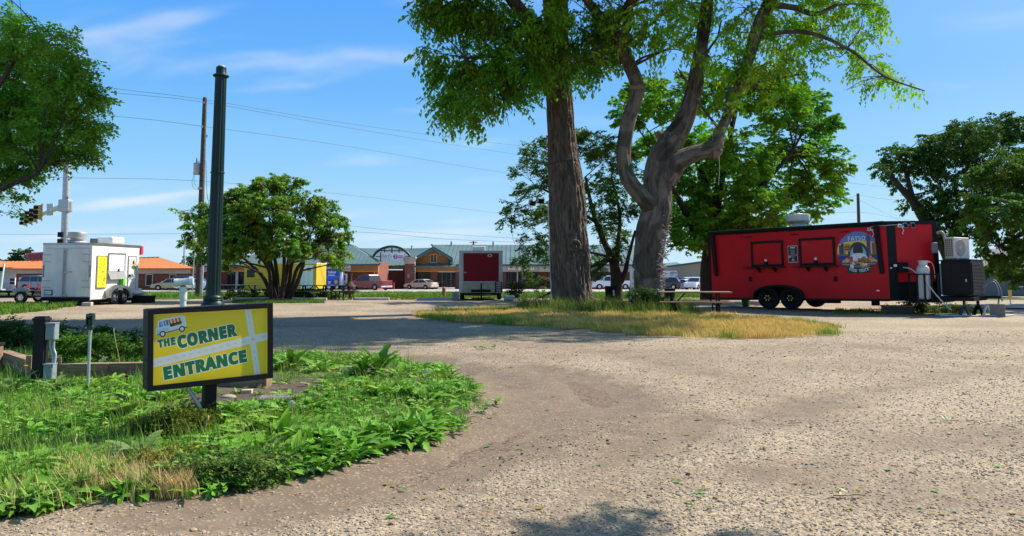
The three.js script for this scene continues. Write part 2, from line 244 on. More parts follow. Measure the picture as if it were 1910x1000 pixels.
  const yard = new THREE.Mesh(gg, std([1, 1, 1], 0.95, 0, { map: near, bumpMap: bump, bumpScale: 0.007 })); yard.name = 'gravel_yard'; yard.receiveShadow = true; yard.userData.kind = 'structure'; scene.add(yard);
}
const gh = (x, z) => slope(-z) + (Math.abs(x) < 40 && z > -60 ? 0.02 * fbm(x * 0.3, z * 0.3, 0, 3) * sst(50, 30, -z) : 0);
const yardH = (x, z) => gh(x, z) + (x > -5.5 && x < 10.9 && z < -2.2 && z > -18.6 ? 0.036 + rutF(x, z) - 0.034 * sst(-14, -18.4, z) : 0);
// a sheet laid over a polygon of the ground, in small cells with an uneven rim
function sheet(name, poly, cell, lift, mat, colour, hf = () => 0, rim = 0.12, solid = 'structure') {
  let a = 1e9, b = -1e9, c = 1e9, d = -1e9; for (const [x, z] of poly) { a = Math.min(a, x); b = Math.max(b, x); c = Math.min(c, z); d = Math.max(d, z); }
  const nx = Math.ceil((b - a) / cell) + 1, nz = Math.ceil((d - c) / cell) + 1, pos = [], col = [], uv = [], idx = [], ok = new Uint8Array(nx * nz);
  for (let j = 0; j < nz; j++) for (let i = 0; i < nx; i++) { const x = a + i * cell, z = c + j * cell; ok[j * nx + i] = inside(poly, x + rim * n3(x * 2.1, z * 2.1, 1), z + rim * n3(x * 2.1, z * 2.1, 8)) ? 1 : 0; pos.push(x, gh(x, z) + lift + hf(x, z), z); uv.push(x, z); const q = colour(x, z); col.push(q[0], q[1], q[2]); }
  for (let j = 0; j + 1 < nz; j++) for (let i = 0; i + 1 < nx; i++) { const k = j * nx + i; if (ok[k] + ok[k + 1] + ok[k + nx] + ok[k + nx + 1] >= 3) idx.push(k, k + nx, k + 1, k + 1, k + nx, k + nx + 1); }
  const g = new THREE.BufferGeometry(); g.setAttribute('position', new THREE.Float32BufferAttribute(pos, 3)); g.setAttribute('uv', new THREE.Float32BufferAttribute(uv, 2)); g.setAttribute('color', new THREE.Float32BufferAttribute(col, 3)); g.setIndex(idx); g.computeVertexNormals();
  const m = new THREE.Mesh(g, mat); m.name = numbered(name); m.receiveShadow = m.castShadow = true; m.userData.kind = solid; scene.add(m); return m;
}
const soilMat = std([1, 1, 1], 1, 0, { vertexColors: true, map: again(mottle, 1.3), bumpMap: again(grainBump, 1.5), bumpScale: 0.02 });
sheet('garden_bed', garden, 0.06, 0, soilMat, (x, z) => { const k = 0.75 + 0.5 * fbm(x * 2, z * 2, 3, 3); return [0.15 * k, 0.104 * k, 0.068 * k]; }, (x, z) => { const e = sst(0.0, 0.4, lineDist(garden, x, z)); return yardH(x, z) - gh(x, z) - 0.022 + (0.075 + 0.02 * fbm(x, z, 2, 3)) * e; }, 0.05);
sheet('grass_island', island, 0.15, 0, soilMat, (x, z) => { const k = 0.8 + 0.5 * fbm(x * 1.5, z * 1.5, 3, 3); return [0.40 * k, 0.29 * k, 0.11 * k]; }, (x, z) => yardH(x, z) - gh(x, z) - 0.02 + 0.06 * sst(0.0, 0.7, lineDist(island, x, z)), 0.05);
// strips between the yard and the shops
const strip = (z0, z1, x0, x1) => [[x0, z0], [x1, z0], [x1, z1], [x0, z1]];
const greenMat = std([1, 1, 1], 1, 0, { vertexColors: true, map: again(mottle, 0.35), bumpMap: again(grainBump, 0.5), bumpScale: 0.06 });
sheet('grass_verge', strip(-44.5, -51, -48, 9), 0.5, 0.02, greenMat, (x, z) => { const k = 0.8 + 0.6 * fbm(x * 0.5, z * 0.5, 3, 3), y = sst(0, .5, fbm(x * .3, z * .4, 8, 3)); return [lerp(0.12, .24, y) * k, lerp(0.26, .26, y) * k, 0.03 * k]; }, undefined, 0.6);
sheet('grass_verge', strip(-53, -74, -70, 70), 0.7, 0.02, greenMat, (x, z) => { const k = 0.85 + 0.4 * fbm(x * 0.3, z * 0.3, 3, 3); return [0.15 * k, 0.32 * k, 0.035 * k]; }, undefined, 0.3);
sheet('grass_verge', strip(-39, -51, 9, 30), 0.5, 0.02, greenMat, (x, z) => { const k = 0.75 + 0.6 * fbm(x * 0.5, z * 0.5, 3, 3); return [0.17 * k, 0.27 * k, 0.045 * k]; }, undefined, 0.6);
sheet('sidewalk', strip(-51, -53, -80, 80), 0.5, 0.05, std([0.5, 0.47, 0.41], 0.95, 0, { map: again(mottle, 0.3) }), () => [1, 1, 1], undefined, 0);
sheet('car_park', strip(-74, -128, -90, 90), 2, 0.024, std([0.42, 0.35, 0.31], 0.95, 0, { map: again(mottle, 0.1) }), () => [1, 1, 1], undefined, 0);
sheet('concrete_slab', G2([[1868, 576], [1940, 578], [1990, 571], [1885, 569]]), 0.2, 0.05, M.concrete, () => [1, 1, 1], undefined, 0);

// ---------- small plants of the ground ----------
function blade(h, w, bend, az, x, z, seg = 2) { const p = [], c = Math.cos(az), s = Math.sin(az); for (let k = 0; k < seg; k++) { const t0 = k / seg, t1 = (k + 1) / seg, q = (t) => [bend * t * t, h * (t - 0.25 * (bend / h) * t * t), w * (1 - t ** 1.5) / 2]; const a = q(t0), b = q(t1), P = (o, sg) => [x + c * o[0] - s * o[2] * sg, o[1], z + s * o[0] + c * o[2] * sg]; const A = P(a, -1), B = P(a, 1), C = P(b, 1), D = P(b, -1); p.push(...A, ...B, ...C); if (k < seg - 1) p.push(...A, ...C, ...D); } return p; }
function bladesGeo(n, hMin, hMax, w, spread, lean, seed) { const r = rng(seed), p = []; for (let i = 0; i < n; i++) { const h = lerp(hMin, hMax, r()), a = r() * 6.283, q = Math.sqrt(r()) * spread, b = r() * 6.283; p.push(...blade(h, w * (0.7 + 0.6 * r()), h * lean * (0.3 + r()), a, Math.cos(b) * q, Math.sin(b) * q)); } const g = new THREE.BufferGeometry(); g.setAttribute('position', new THREE.Float32BufferAttribute(p, 3)); g.computeVertexNormals(); return g; }
// leaf with a fold along its rib; along +x, tip drooping; profile gives half-widths
function leafGeo(L, widths, arch, fold = 0.35) {
  const n = widths.length - 1, p = [], ix = [];
  for (let k = 0; k <= n; k++) { const t = k / n, x = L * (Math.sin(arch * t) / arch || t), y = L * ((1 - Math.cos(arch * t)) / arch) * -1, w = widths[k]; p.push(x, y + w * fold, -w, x, y, 0, x, y + w * fold, w); }
  for (let k = 0; k < n; k++) for (let s = 0; s < 2; s++) { const a = k * 3 + s; ix.push(a, a + 1, a + 3, a + 1, a + 4, a + 3); }
  const g = new THREE.BufferGeometry(); g.setAttribute('position', new THREE.Float32BufferAttribute(p, 3)); g.setIndex(ix); g.computeVertexNormals(); return g;
}
const dockW = [0.005, 0.007, 0.015, 0.024, 0.027, 0.022, 0.013, 0.001], dandW = [0.004, 0.012, 0.008, 0.026, 0.014, 0.036, 0.02, 0.03, 0.002];
function rosette(n, L, widths, up, seed) { const r = rng(seed), out = []; for (let i = 0; i < n; i++) { const l = L * (0.6 + 0.6 * r()), g = leafGeo(l, widths.map((w) => w * l / 0.22), 0.5 + r() * 0.9), e = lerp(up * 0.5, up, r()); g.rotateX((r() - 0.5) * 0.7); g.rotateZ(e); g.rotateY(i * 2.4 + r() * 0.8); g.translate((r() - .5) * .03, 0.01, (r() - .5) * .03); out.push(g); } return out; }
function scatter(name, geo, mat, spots, label, category, parent = scene, kind = 'stuff') { // spots: [x, y, z, scale, turn, r, g, b]
  const m = new THREE.InstancedMesh(geo, mat, spots.length), q = new THREE.Matrix4(), e = new THREE.Euler(), c = new THREE.Color();
  spots.forEach((s, i) => { e.set(s[8] || 0, s[4], s[9] || 0); q.compose(V(s[0], s[1], s[2]), new THREE.Quaternion().setFromEuler(e), typeof s[3] === 'number' ? V(s[3], s[3], s[3]) : s[3]); m.setMatrixAt(i, q); m.setColorAt(i, c.setRGB(s[5], s[6], s[7])); });
  m.name = parent === scene ? numbered(name) : name; m.castShadow = m.receiveShadow = true; parent.add(m); if (kind) m.userData.kind = kind; if (label) { m.userData.label = label; } if (category) m.userData.category = category; return m;
}
const leafMat = phys([1, 1, 1], 0.55, { transmission: 0.42, thickness: 0, ior: 1.4, specularIntensity: 0.5 });
const crownMat = phys([1, 1, 1], 0.7, { transmission: 0.5, thickness: 0, ior: 1.3, specularIntensity: 0.2 });
const grassMat = phys([1, 1, 1], 0.8, { transmission: 0.3, thickness: 0, ior: 1.3, specularIntensity: 0.3 });
// ---------- trees ----------
const barkGrey = std([0.245, 0.215, 0.182], 0.95, 0, { map: again(barkMap, 0.7, 0.087), bumpMap: again(barkBump, 0.7, 0.087), bumpScale: 0.07 });
const barkPale = std([0.26, 0.23, 0.195], 0.92, 0, { map: again(barkSmooth, 0.5, 0.087), bumpMap: again(barkBump, 1, 0.11), bumpScale: 0.03 });
const barkDark = std([0.09, 0.07, 0.055], 0.95, 0, { map: again(barkMap, 0.9, 0.12), bumpMap: again(barkBump, 0.9, 0.12), bumpScale: 0.02 });
// limb through points [Vector3, radius]; rough: depth of its furrows
function limb(pts, seg = 24, rad = 14, rough = 0, seed = 0, open = false) {
  const curve = new THREE.CatmullRomCurve3(pts.map((p) => p[0]), false, 'catmullrom', 0.5), n = pts.length - 1, pos = [], uv = [], ix = [], rc = new THREE.CatmullRomCurve3(pts.map((p, i) => V(p[1], i * .5, 0)), false, 'catmullrom', 0.5);
  const T = V(), N = V(1, 0, 0), B = V(); let len = 0, last = null;
  for (let k = 0; k <= seg; k++) {
    const t = k / seg, p = curve.getPoint(t), r = Math.max(.001, rc.getPoint(t).x);
    curve.getTangent(t, T); if (Math.abs(T.dot(N)) > 0.95) N.set(0, 0, 1); B.crossVectors(T, N).normalize(); N.crossVectors(B, T).normalize();
    if (last) len += p.distanceTo(last); last = p;
    for (let a = 0; a <= rad; a++) {
      const th = (a % rad) / rad * Math.PI * 2, cs = Math.cos(th), sn = Math.sin(th);
      let q = 1;
      if (rough) { const w1 = .35 * n3(cs * 2 + seed, sn * 2, len * 1.4), fur = Math.abs(n3(cs * 5 + seed + w1, sn * 5, len * 0.5)) + 0.7 * Math.abs(n3(cs * 11 + seed, sn * 11, len * 1.5)) + .4 * Math.abs(n3(cs * 20, sn * 20 + seed, len * 3.5)); q += rough * (Math.min(fur, .62) * 1.7 - 0.58) + rough * 1.2 * n3(cs * 1.3 + seed, sn * 1.3, len * 0.5); }
      pos.push(p.x + (N.x * cs + B.x * sn) * r * q, p.y + (N.y * cs + B.y * sn) * r * q, p.z + (N.z * cs + B.z * sn) * r * q); uv.push((a / rad) * Math.max(1, Math.round(r * 6.3)), len);
    }
  }
  const w = rad + 1;
  for (let k = 0; k < seg; k++) for (let a = 0; a < rad; a++) { const i = k * w + a; ix.push(i, i + 1, i + w, i + 1, i + w + 1, i + w); }
  const c0 = pos.length / 3; for (const [k] of [[seg]]) { const p = curve.getPoint(k / seg); pos.push(p.x, p.y, p.z); uv.push(0.5, len); for (let a = 0; a < rad; a++) ix.push(k * w + a, k * w + a + 1, c0); }
  const g = new THREE.BufferGeometry(); g.setAttribute('position', new THREE.Float32BufferAttribute(pos, 3)); g.setAttribute('uv', new THREE.Float32BufferAttribute(uv, 2)); g.setIndex(ix); g.computeVertexNormals();
  { const nn = g.attributes.normal; for (let k = 0; k <= seg; k++) { const a = k * w, b = a + rad, x = nn.getX(a) + nn.getX(b), y = nn.getY(a) + nn.getY(b), z = nn.getZ(a) + nn.getZ(b), l = Math.hypot(x, y, z) || 1; nn.setXYZ(a, x / l, y / l, z / l); nn.setXYZ(b, x / l, y / l, z / l); } }
  return g;
}
const simple = (w, L) => { const g = new THREE.BufferGeometry(); g.setAttribute('position', new THREE.Float32BufferAttribute([0, 0, 0, L * .35, w * .12, -w, L * .4, -w * .25, 0, L * .35, w * .12, w, L, -L * .12, 0], 3)); g.setIndex([0, 2, 1, 1, 2, 4, 0, 3, 2, 2, 3, 4]); g.computeVertexNormals(); return g; };
// a twig with leaves: pinnate ones hang along stalks, others stand round the twig
function spray(seed, n, L, w, size, droop, hang = 0) {
  const r = rng(seed), out = [];
  const axis = []; for (let i = 0; i <= 4; i++) axis.push(V(size * i / 4, -droop * size * (i / 4) ** 2, (r() - .5) * size * .12));
  for (let k = 0; k < 3; k++) out.push(bar(axis[k], axis[k + 1], size * 0.014));
  for (let i = 0; i < n; i++) {
    const t = 0.12 + 0.88 * (i + r() * .6) / n, x = size * t, y = -droop * size * t * t, side = i & 1 ? 1 : -1;
    const g = simple(w * (0.75 + .5 * r()), L * (0.7 + .5 * r()));
    g.rotateX((r() - .5) * 1.4); g.rotateZ((r() - .5) * .9 - hang - .2); g.rotateY(side * (0.5 + r() * 0.9) + (r() - .5) * .4);
    g.translate(x, y + (r() - .5) * size * .25, (r() - .5) * size * .5 + side * size * .05); out.push(g);
  }
  return merged(out);
}
const SPR = {
  hang: spray(3, 20, 0.2, 0.045, 0.7, 0.5, 0.55), elm: spray(4, 20, 0.13, 0.042, 0.55, 0.22, 0.2), broad: spray(5, 16, 0.2, 0.06, 0.5, 0.25, 0.35), fine: spray(6, 30, 0.085, 0.026, 0.45, 0.2, 0.1), tuft: spray(7, 18, 0.23, 0.062, 0.55, 0.05, 0.05),
};
// puffs: [Vector3 centre, radius, (flatness), (density)]; every one gets a bough from the nearest limb point
function foliage(tree, puffs, o) {
  const r = rng(o.seed), spots = [], { per = 60, size = 1, odd = null, col: col0 = [0.085, 0.2, 0.02], vary = 0.35, gap = -0.12, gf = 0.9 } = o;
  for (const [c, R, fl = 0.8, den = 1] of puffs) {
    const n = Math.round(per * den * R * R * 2.6), Re = Math.max(R * .6, R - .2 * size);
    for (let i = 0; i < n; i++) {
      const u = r() * 2 - 1, a = r() * 6.2832, q = Math.cbrt(0.12 + 0.88 * r()) * (1 + 0.16 * (r() - .5)), s = Math.sqrt(1 - u * u);
      const x = c.x + Re * q * s * Math.cos(a), y = c.y + Re * q * u * fl, z = c.z + Re * q * s * Math.sin(a);
      if (n3(x * gf / 1, y * gf, z * gf + o.seed) + .5 * n3(x * 2.3 * gf, y * 2.3 * gf, z * 2.3 * gf) < gap) continue;
      const col = odd && r() < .09 ? odd : col0, k = 1 + vary * (r() - .5) * 2 + 0.5 * vary * n3(x * .5, y * .5, z * .5), ye = 1 + 0.4 * Math.max(-.3, n3(x * .8 + 9, y * .8, z * .8)) + .2 * (r() - .5);
      // sprays point outwards from the puff
      const yaw = Math.atan2(-(z - c.z), x - c.x) + (r() - .5) * 2.2, pit = (r() - .5) * 0.8 + 0.35 * u;
      spots.push([x, y, z, size * (0.7 + 0.6 * r()), yaw, col[0] * k * ye, col[1] * k, col[2] * k, (r() - .5) * 1.2, pit]);
    }
  }
  scatter('crown', o.spray, crownMat, spots, null, null, tree, 'stuff');
  if (o.limbs) {
    const out = [];
    for (const [c, R] of puffs) {
      let best = null, bd = 1e9; for (const [p, pr] of o.limbs) { const d = p.distanceTo(c) - (p.y < c.y ? 0.6 : 0); if (d < bd) { bd = d; best = [p, pr]; } }
      const [p, pr] = best, L = p.distanceTo(c); if (L < 0.3) continue;
      const r0 = Math.min(pr * 0.6, 0.025 + L * 0.022), mid = p.clone().lerp(c, 0.5).add(V((r() - .5) * L * .25, L * 0.1 * (r() - .2), (r() - .5) * L * .25));
      out.push(limb([[p, r0], [mid, r0 * .65], [c, r0 * .3]], 6, 5));
      for (let k = 0; k < (o.twigs ?? 4); k++) { const a = r() * 6.28, u = (r() - .5) * 1.4, e = c.clone().add(V(Math.cos(a) * R * .85, u * R * .7, Math.sin(a) * R * .85)), s = p.clone().lerp(c, 0.55 + .4 * r()); out.push(limb([[s, r0 * .34], [s.clone().lerp(e, .5).add(V(0, R * .08, 0)), r0 * .24], [e, r0 * .1]], 4, 4)); }
    }
    if (out.length) part('bough', out, o.bark, tree, { kind: 'stuff' });
  }
  return spots.length;
}
const px3 = (list, d, jit, seed, k = 1) => { const r = rng(seed); return list.map(([x, y, R, dd]) => { const D = d + (dd ?? (r() - .5) * jit); return [at(x, y, D), R / ppm(D) * k, 0.85]; }); };

// the tall trunk on the grass island, its crown reaching far over the yard
{
  const base = gnd(1070, 579), t = thing('shade_tree', 'tallest straight thick trunk with deeply furrowed bark on the grass island', 'tree', base);
  const L = (p) => p.clone().sub(base), D = -base.z, P = (x, y, dd = 0) => L(at(x, y, D + dd)), W = (w) => w / ppm(D) / 2;
  const ax = [[1071, 586, 92], [1069, 562, 80], [1066, 535, 74], [1062, 480, 74], [1059, 420, 74], [1057, 380, 71], [1053, 330, 64], [1048, 280, 56], [1045, 220, 51], [1041, 150, 49], [1037, 80, 50], [1034, 0, 48], [1030, -130, 42], [1026, -260, 30]];
  const trunkPts = ax.map(([x, y, w]) => [P(x + 1, y), W(w * .93)]);
  part('trunk', limb(trunkPts, 260, 150, 0.13, 3), barkGrey, t);
  const l1 = [[P(1030, 165), 0.34], [P(1012, 118, -.6), 0.3], [P(992, 50, -1.4), 0.26], [P(962, 8, -2.2), 0.24], [P(900, -80, -4), 0.2]], l2 = [[P(1050, 140), 0.24], [P(1072, 126, -.3), 0.2], [P(1092, 116, -.6), 0.16], [P(1130, 70, -1.6), 0.12]], l3 = [[P(1020, 138), 0.16], [P(985, 122, -1), 0.12], [P(930, 105, -2), 0.09], [P(870, 108, -3), 0.05]];
  const l4 = [[P(1030, -120), 0.3], [P(980, -300, -3), 0.25], [P(900, -480, -6), 0.15]], l5 = [[P(1028, -160), 0.3], [P(1100, -400, -2), 0.22], [P(1130, -600, -3), 0.12]];
  for (const l of [l1, l2, l3, l4, l5]) part('limb', limb(l, 16, 12, 0.04, 5), barkGrey, t);
  part('knot', mv(new THREE.TorusGeometry(0.17, 0.07, 7, 16), ...P(1072, 458, -0.72).toArray(), -.1, 0, .2), barkGrey, t); part('knot', mv(new THREE.SphereGeometry(0.11, 10, 8), ...P(1066, 478, -0.7).toArray()), barkGrey, t);
  const vis = [[830, 12, 45], [880, 50, 60], [848, 128, 42], [895, 150, 62], [838, 218, 16], [822, 186, 18], [870, 195, 40], [915, 205, 34], [938, 232, 14], [955, 118, 60], [905, 20, 62], [985, 150, 42], [980, 60, 42], [1078, 55, 58], [1098, 12, 60], [1084, 116, 38], [1108, 148, 20], [1132, 128, 18], [960, 190, 26], [812, 100, 18], [800, 30, 16], [1010, 40, 34], [1120, 90, 34]];
  const up = []; const r = rng(31);
  for (let i = 0; i < 46; i++) { const a = r() * 6.28, q = Math.sqrt(r()) * 7.5, x = 0 + Math.cos(a) * q, d = 24.4 + Math.sin(a) * q * 0.5, h0 = 1.45 + 0.375 * d + 2.4, top = 21.5 - q * 0.6; if (h0 > top) continue; up.push([L(V(x, lerp(h0, top, r()), -d)), 1.7 + r() * 0.8, 0.8]); }
  const puffs = [...px3(vis, 25.6, 3.5, 11).map((p) => [L(p[0]), p[1] * 0.97, p[2]]), ...up];
  const limbs = [...trunkPts.slice(9), ...l1, ...l2, ...l3, ...l4, ...l5];
  foliage(t, puffs, { seed: 21, spray: SPR.hang, per: 62, size: 0.95, col: [0.19, 0.36, 0.026], limbs, bark: barkGrey, gap: -0.16 });
}
// the forked tree beside it
{
  const base = gnd(1204, 583), t = thing('forked_tree', 'forked tree with smooth grey limbs and a sawn stub beside the picnic table', 'tree', base);
  const L = (p) => p.clone().sub(base), D = -base.z, P = (x, y, dd = 0) => L(at(x, y, D + dd)), W = (w) => w / ppm(D) / 2;
  const run = (list) => list.map(([x, y, w, dd = 0]) => [P(x, y, dd), W(w * (y < 400 ? .93 : .99))]);
  const trunk = run([[1204, 590, 68], [1203, 568, 60], [1204, 540, 57], [1210, 480, 55], [1217, 430, 58], [1226, 395, 58], [1228, 365, 54], [1228, 330, 55], [1236, 296, 56], [1250, 268, 48], [1276, 225, 38], [1293, 175, 32], [1303, 118, 29], [1309, 80, 26], [1318, 10, 24], [1325, -120, 20], [1335, -260, 12]]);
  part('trunk', limb(trunk, 240, 120, 0.09, 8), barkPale, t);
  const la = run([[1222, 392, 34, -.1], [1200, 370, 34, -.35], [1178, 345, 31, -.5], [1166, 318, 28, -.5], [1163, 276, 28, -.5], [1173, 221, 29, -.5], [1184, 190, 28, -.5], [1188, 158, 28, -.5], [1176, 125, 26, -.5], [1165, 100, 27, -.6], [1148, 64, 27, -.7], [1128, 38, 22, -.9], [1100, 8, 17, -1.3], [1050, -80, 12, -2.5]]);
  const lb = run([[1160, 90, 20, -.6], [1167, 58, 17, -.6], [1172, 15, 18, -.6], [1190, -40, 15, -.8], [1215, -150, 10, -1]]);
  const lc = run([[1240, 335, 50], [1262, 305, 42, -.2], [1290, 288, 34, -.35], [1316, 281, 32, -.4], [1333, 272, 33, -.4], [1341, 250, 23, -.4], [1358, 214, 20, -.4], [1378, 161, 20, -.5], [1388, 130, 21, -.5], [1397, 106, 22, -.5], [1418, 41, 25, -.7], [1436, 5, 25, -.8], [1464, -80, 20, -1], [1500, -200, 13, -1]]);
  const ld = run([[1436, 8, 14, -.8], [1480, 14, 11, -1.5], [1520, 26, 9, -2], [1560, 10, 7, -2.4]]), le = run([[1410, 66, 10, -.6], [1500, 60, 8, -1.5], [1580, 90, 6, -2], [1650, 142, 4, -2.2], [1725, 170, 2, -2.4]]);
  const lf = run([[1300, 130, 6], [1325, 88, 5], [1338, 70, 4], [1345, 40, 3]]);
  for (const [l, s] of [[la, 48], [lb, 18], [lc, 56], [ld, 14], [le, 20], [lf, 8]]) part('limb', limb(l, s * 3, 52, 0.08, 2), barkPale, t);
  part('limb_stub', limb(run([[1318, 280, 30, -.4], [1334, 284, 26, -.45], [1343, 289, 24, -.5]]), 6, 20, 0.05, 4), barkPale, t); part('limb_stub', limb(run([[1178, 160, 20, -.6], [1196, 162, 16, -.75], [1203, 163, 12, -.8]]), 5, 16, .05, 2), barkPale, t); part('limb_stub', limb(run([[1310, 112, 16], [1318, 108, 13], [1321, 104, 11]]), 4, 12, .03, 2), barkPale, t); part('limb_stub', limb(run([[1238, 262, 20], [1228, 250, 16], [1224, 246, 12]]), 4, 12, .05, 2), barkPale, t);
  { const r = rng(17), out = []; for (let i = 0; i < 170; i++) { const y = 398 + 185 * r(), f = (y - 400) / 180, xr = lerp(1253, 1233, f), x = xr - 17 * r(), z = -0.4 + 0.34 * ((x - xr + 17) / 17); const a = P(x - 3, y, z - .08), k = .5 + .6 * r(); out.push(limb([[a, 0.02], [a.clone().add(V(0.09 * k, 0.1 * (r() - .5), .03)), 0.022], [a.clone().add(V(0.2 * k, -.12 + .24 * r(), -.02)), 0.009]], 4, 5)); } part('vine_stem', out, std([0.36, 0.315, 0.26], 0.9), t, { kind: 'stuff' }); }
  part('hanging_string', pipe([P(1341, 292, -.5), P(1342, 318, -.5), P(1340, 345, -.5)], 0.008, 8, 4), std([0.5, 0.5, 0.42], 0.9), t);
  const vis = [[1178, 6, 46], [1228, 36, 48], [1240, -10, 60], [1290, 5, 60], [1252, 88, 36], [1226, 98, 18], [1330, 56, 52], [1350, 108, 44], [1396, 60, 44], [1388, 14, 60], [1432, 118, 40], [1458, 68, 48], [1476, 16, 60], [1508, 98, 42], [1536, 56, 46], [1566, 108, 34], [1596, 58, 42], [1556, 14, 58], [1606, 20, 40], [1636, 10, 18], [1586, 148, 18], [1618, 120, 28], [1636, 148, 20], [1660, 150, 15], [1688, 164, 15], [1716, 170, 10], [1360, 168, 26], [1354, 208, 18], [1338, 238, 12], [1440, 172, 16], [1298, 120, 26], [1500, 138, 16], [1580, 168, 8], [1372, 132, 24], [1410, 160, 16], [1206, 60, 30], [1265, 128, 14], [1180, 66, 16]];
  const up = []; const r = rng(37);
  for (let i = 0; i < 34; i++) { const a = r() * 6.28, q = Math.sqrt(r()) * 7, x = 6.4 + Math.cos(a) * q, d = 24.6 + Math.sin(a) * q * 0.5, h0 = 1.45 + 0.375 * d + 2.3, top = 20 - q * 0.6; if (h0 > top) continue; up.push([L(V(x, lerp(h0, top, r()), -d)), 1.6 + r() * 0.8, 0.8]); }
  const puffs = [...px3(vis, 25.4, 3, 12).map((p) => [L(p[0]), p[1] * 0.97, p[2]]), ...up];
  foliage(t, puffs, { seed: 22, spray: SPR.hang, per: 33, size: 0.9, col: [0.28, 0.48, 0.03], limbs: [...trunk.slice(11), ...la.slice(8), ...lb, ...lc.slice(7), ...ld, ...le], bark: barkPale, gap: -0.08, twigs: 3 });
}
// the broad tree behind the red truck
{
  const base = gnd(1322, 563), t = thing('broad_tree', 'broad bushy bright green tree rising behind the red food truck', 'tree', base);
  const L = (p) => p.clone().sub(base), D = 37, P = (x, y, dd = 0) => L(at(x, y, D + dd));
  base.z = -D; t.position.copy(base);
  const tr = [[P(1322, 575), 0.42], [P(1320, 500), 0.34], [P(1330, 420), 0.3], [P(1345, 330), 0.22], [P(1365, 240), 0.12], [P(1380, 180), 0.06]];
  part('trunk', limb(tr, 24, 16, 0.06, 6), barkDark, t);
  const l1 = [[P(1322, 470), .2], [P(1280, 400, -1), .15], [P(1240, 320, -2), .08]], l2 = [[P(1328, 440), .22], [P(1400, 370, -1), .15], [P(1480, 280, -1), .09]], l3 = [[P(1335, 400), .2], [P(1300, 300, 1), .13], [P(1260, 220, 1), .07]];
  for (const l of [l1, l2, l3]) part('limb', limb(l, 10, 8), barkDark, t);
  const vis = [[1200, 178, 44], [1176, 214, 34], [1160, 195, 14], [1258, 186, 54], [1326, 166, 56], [1396, 172, 50], [1436, 146, 34], [1458, 196, 52], [1482, 184, 30], [1508, 196, 34], [1534, 228, 28], [1478, 256, 60], [1536, 288, 38], [1562, 310, 26], [1584, 328, 12], [1516, 336, 52], [1556, 368, 24], [1446, 326, 72], [1380, 288, 72], [1300, 296, 72], [1242, 286, 52], [1282, 376, 62], [1350, 386, 70], [1418, 396, 62], [1478, 388, 44], [1526, 392, 28], [1292, 430, 40], [1276, 462, 22], [1336, 436, 40], [1216, 376, 36], [1232, 428, 24], [1180, 270, 26], [1196, 320, 26], [1330, 474, 22], [1400, 430, 34], [1250, 470, 16]];
  const puffs = px3(vis, D, 5, 13, 0.95).map((p) => [L(p[0]), p[1], p[2]]);
  foliage(t, puffs, { seed: 23, spray: SPR.tuft, per: 62, size: 0.9, col: [0.22, 0.44, 0.036], limbs: [...tr.slice(2), ...l1, ...l2, ...l3], bark: barkDark, gap: -0.12, gf: .7 });
}
// thin dark tree behind the tall trunk
{
  const base = gnd(1152, 553), D = 38, t = thing('leaning_tree', 'slender dark leaning tree between the tall trunk and the forked tree', 'tree', base);
  base.z = -D; t.position.copy(base);
  const L = (p) => p.clone().sub(base), P = (x, y, dd = 0) => L(at(x, y, D + dd));
  const tr = [[P(1150, 562), 0.36], [P(1150, 540), 0.3], [P(1148, 505), 0.26], [P(1140, 480), 0.2], [P(1122, 440), 0.15], [P(1106, 395), 0.11], [P(1092, 330, -1), 0.06]], l1 = [[P(1148, 512), .18], [P(1152, 460), .13], [P(1156, 400), .09], [P(1140, 330), .05]], l2 = [[P(1152, 535), .16], [P(1165, 512), .14], [P(1172, 480), .1], [P(1185, 430), .06]], l3 = [[P(1112, 415), .09], [P(1060, 380, 0), .07], [P(1000, 350), .05], [P(965, 380), .03]], l4 = [[P(1098, 360), .08], [P(1050, 300), .06], [P(1005, 270), .03]];
  part('trunk', limb(tr, 24, 14, 0.07, 9), barkDark, t);
  for (const l of [l1, l2, l3, l4]) part('limb', limb(l, 12, 8), barkDark, t);
  const vis = [[1004, 286, 34], [984, 330, 34], [958, 350, 16], [964, 385, 24], [946, 410, 14], [1000, 366, 40], [1012, 420, 40], [990, 455, 32], [972, 486, 16], [1004, 505, 28], [1110, 268, 38], [1128, 298, 36], [1146, 336, 40], [1118, 358, 40], [1158, 388, 32], [1118, 416, 40], [1088, 256, 20], [1146, 440, 30], [1014, 262, 14], [1168, 290, 24], [1136, 476, 26], [1004, 535, 22], [1040, 330, 30], [1036, 400, 36], [1030, 470, 30], [1090, 470, 30], [1165, 460, 18], [1020, 550, 12], [1108, 500, 18]];
  foliage(t, px3(vis, D, 4, 14, 0.95).map((p) => [L(p[0]), p[1], p[2]]), { seed: 24, spray: SPR.elm, per: 70, size: .9, col: [0.11, 0.2, 0.03], limbs: [...tr.slice(3), ...l1.slice(1), ...l2.slice(2), ...l3, ...l4], bark: barkDark, gap: 0.0, twigs: 6 });
}
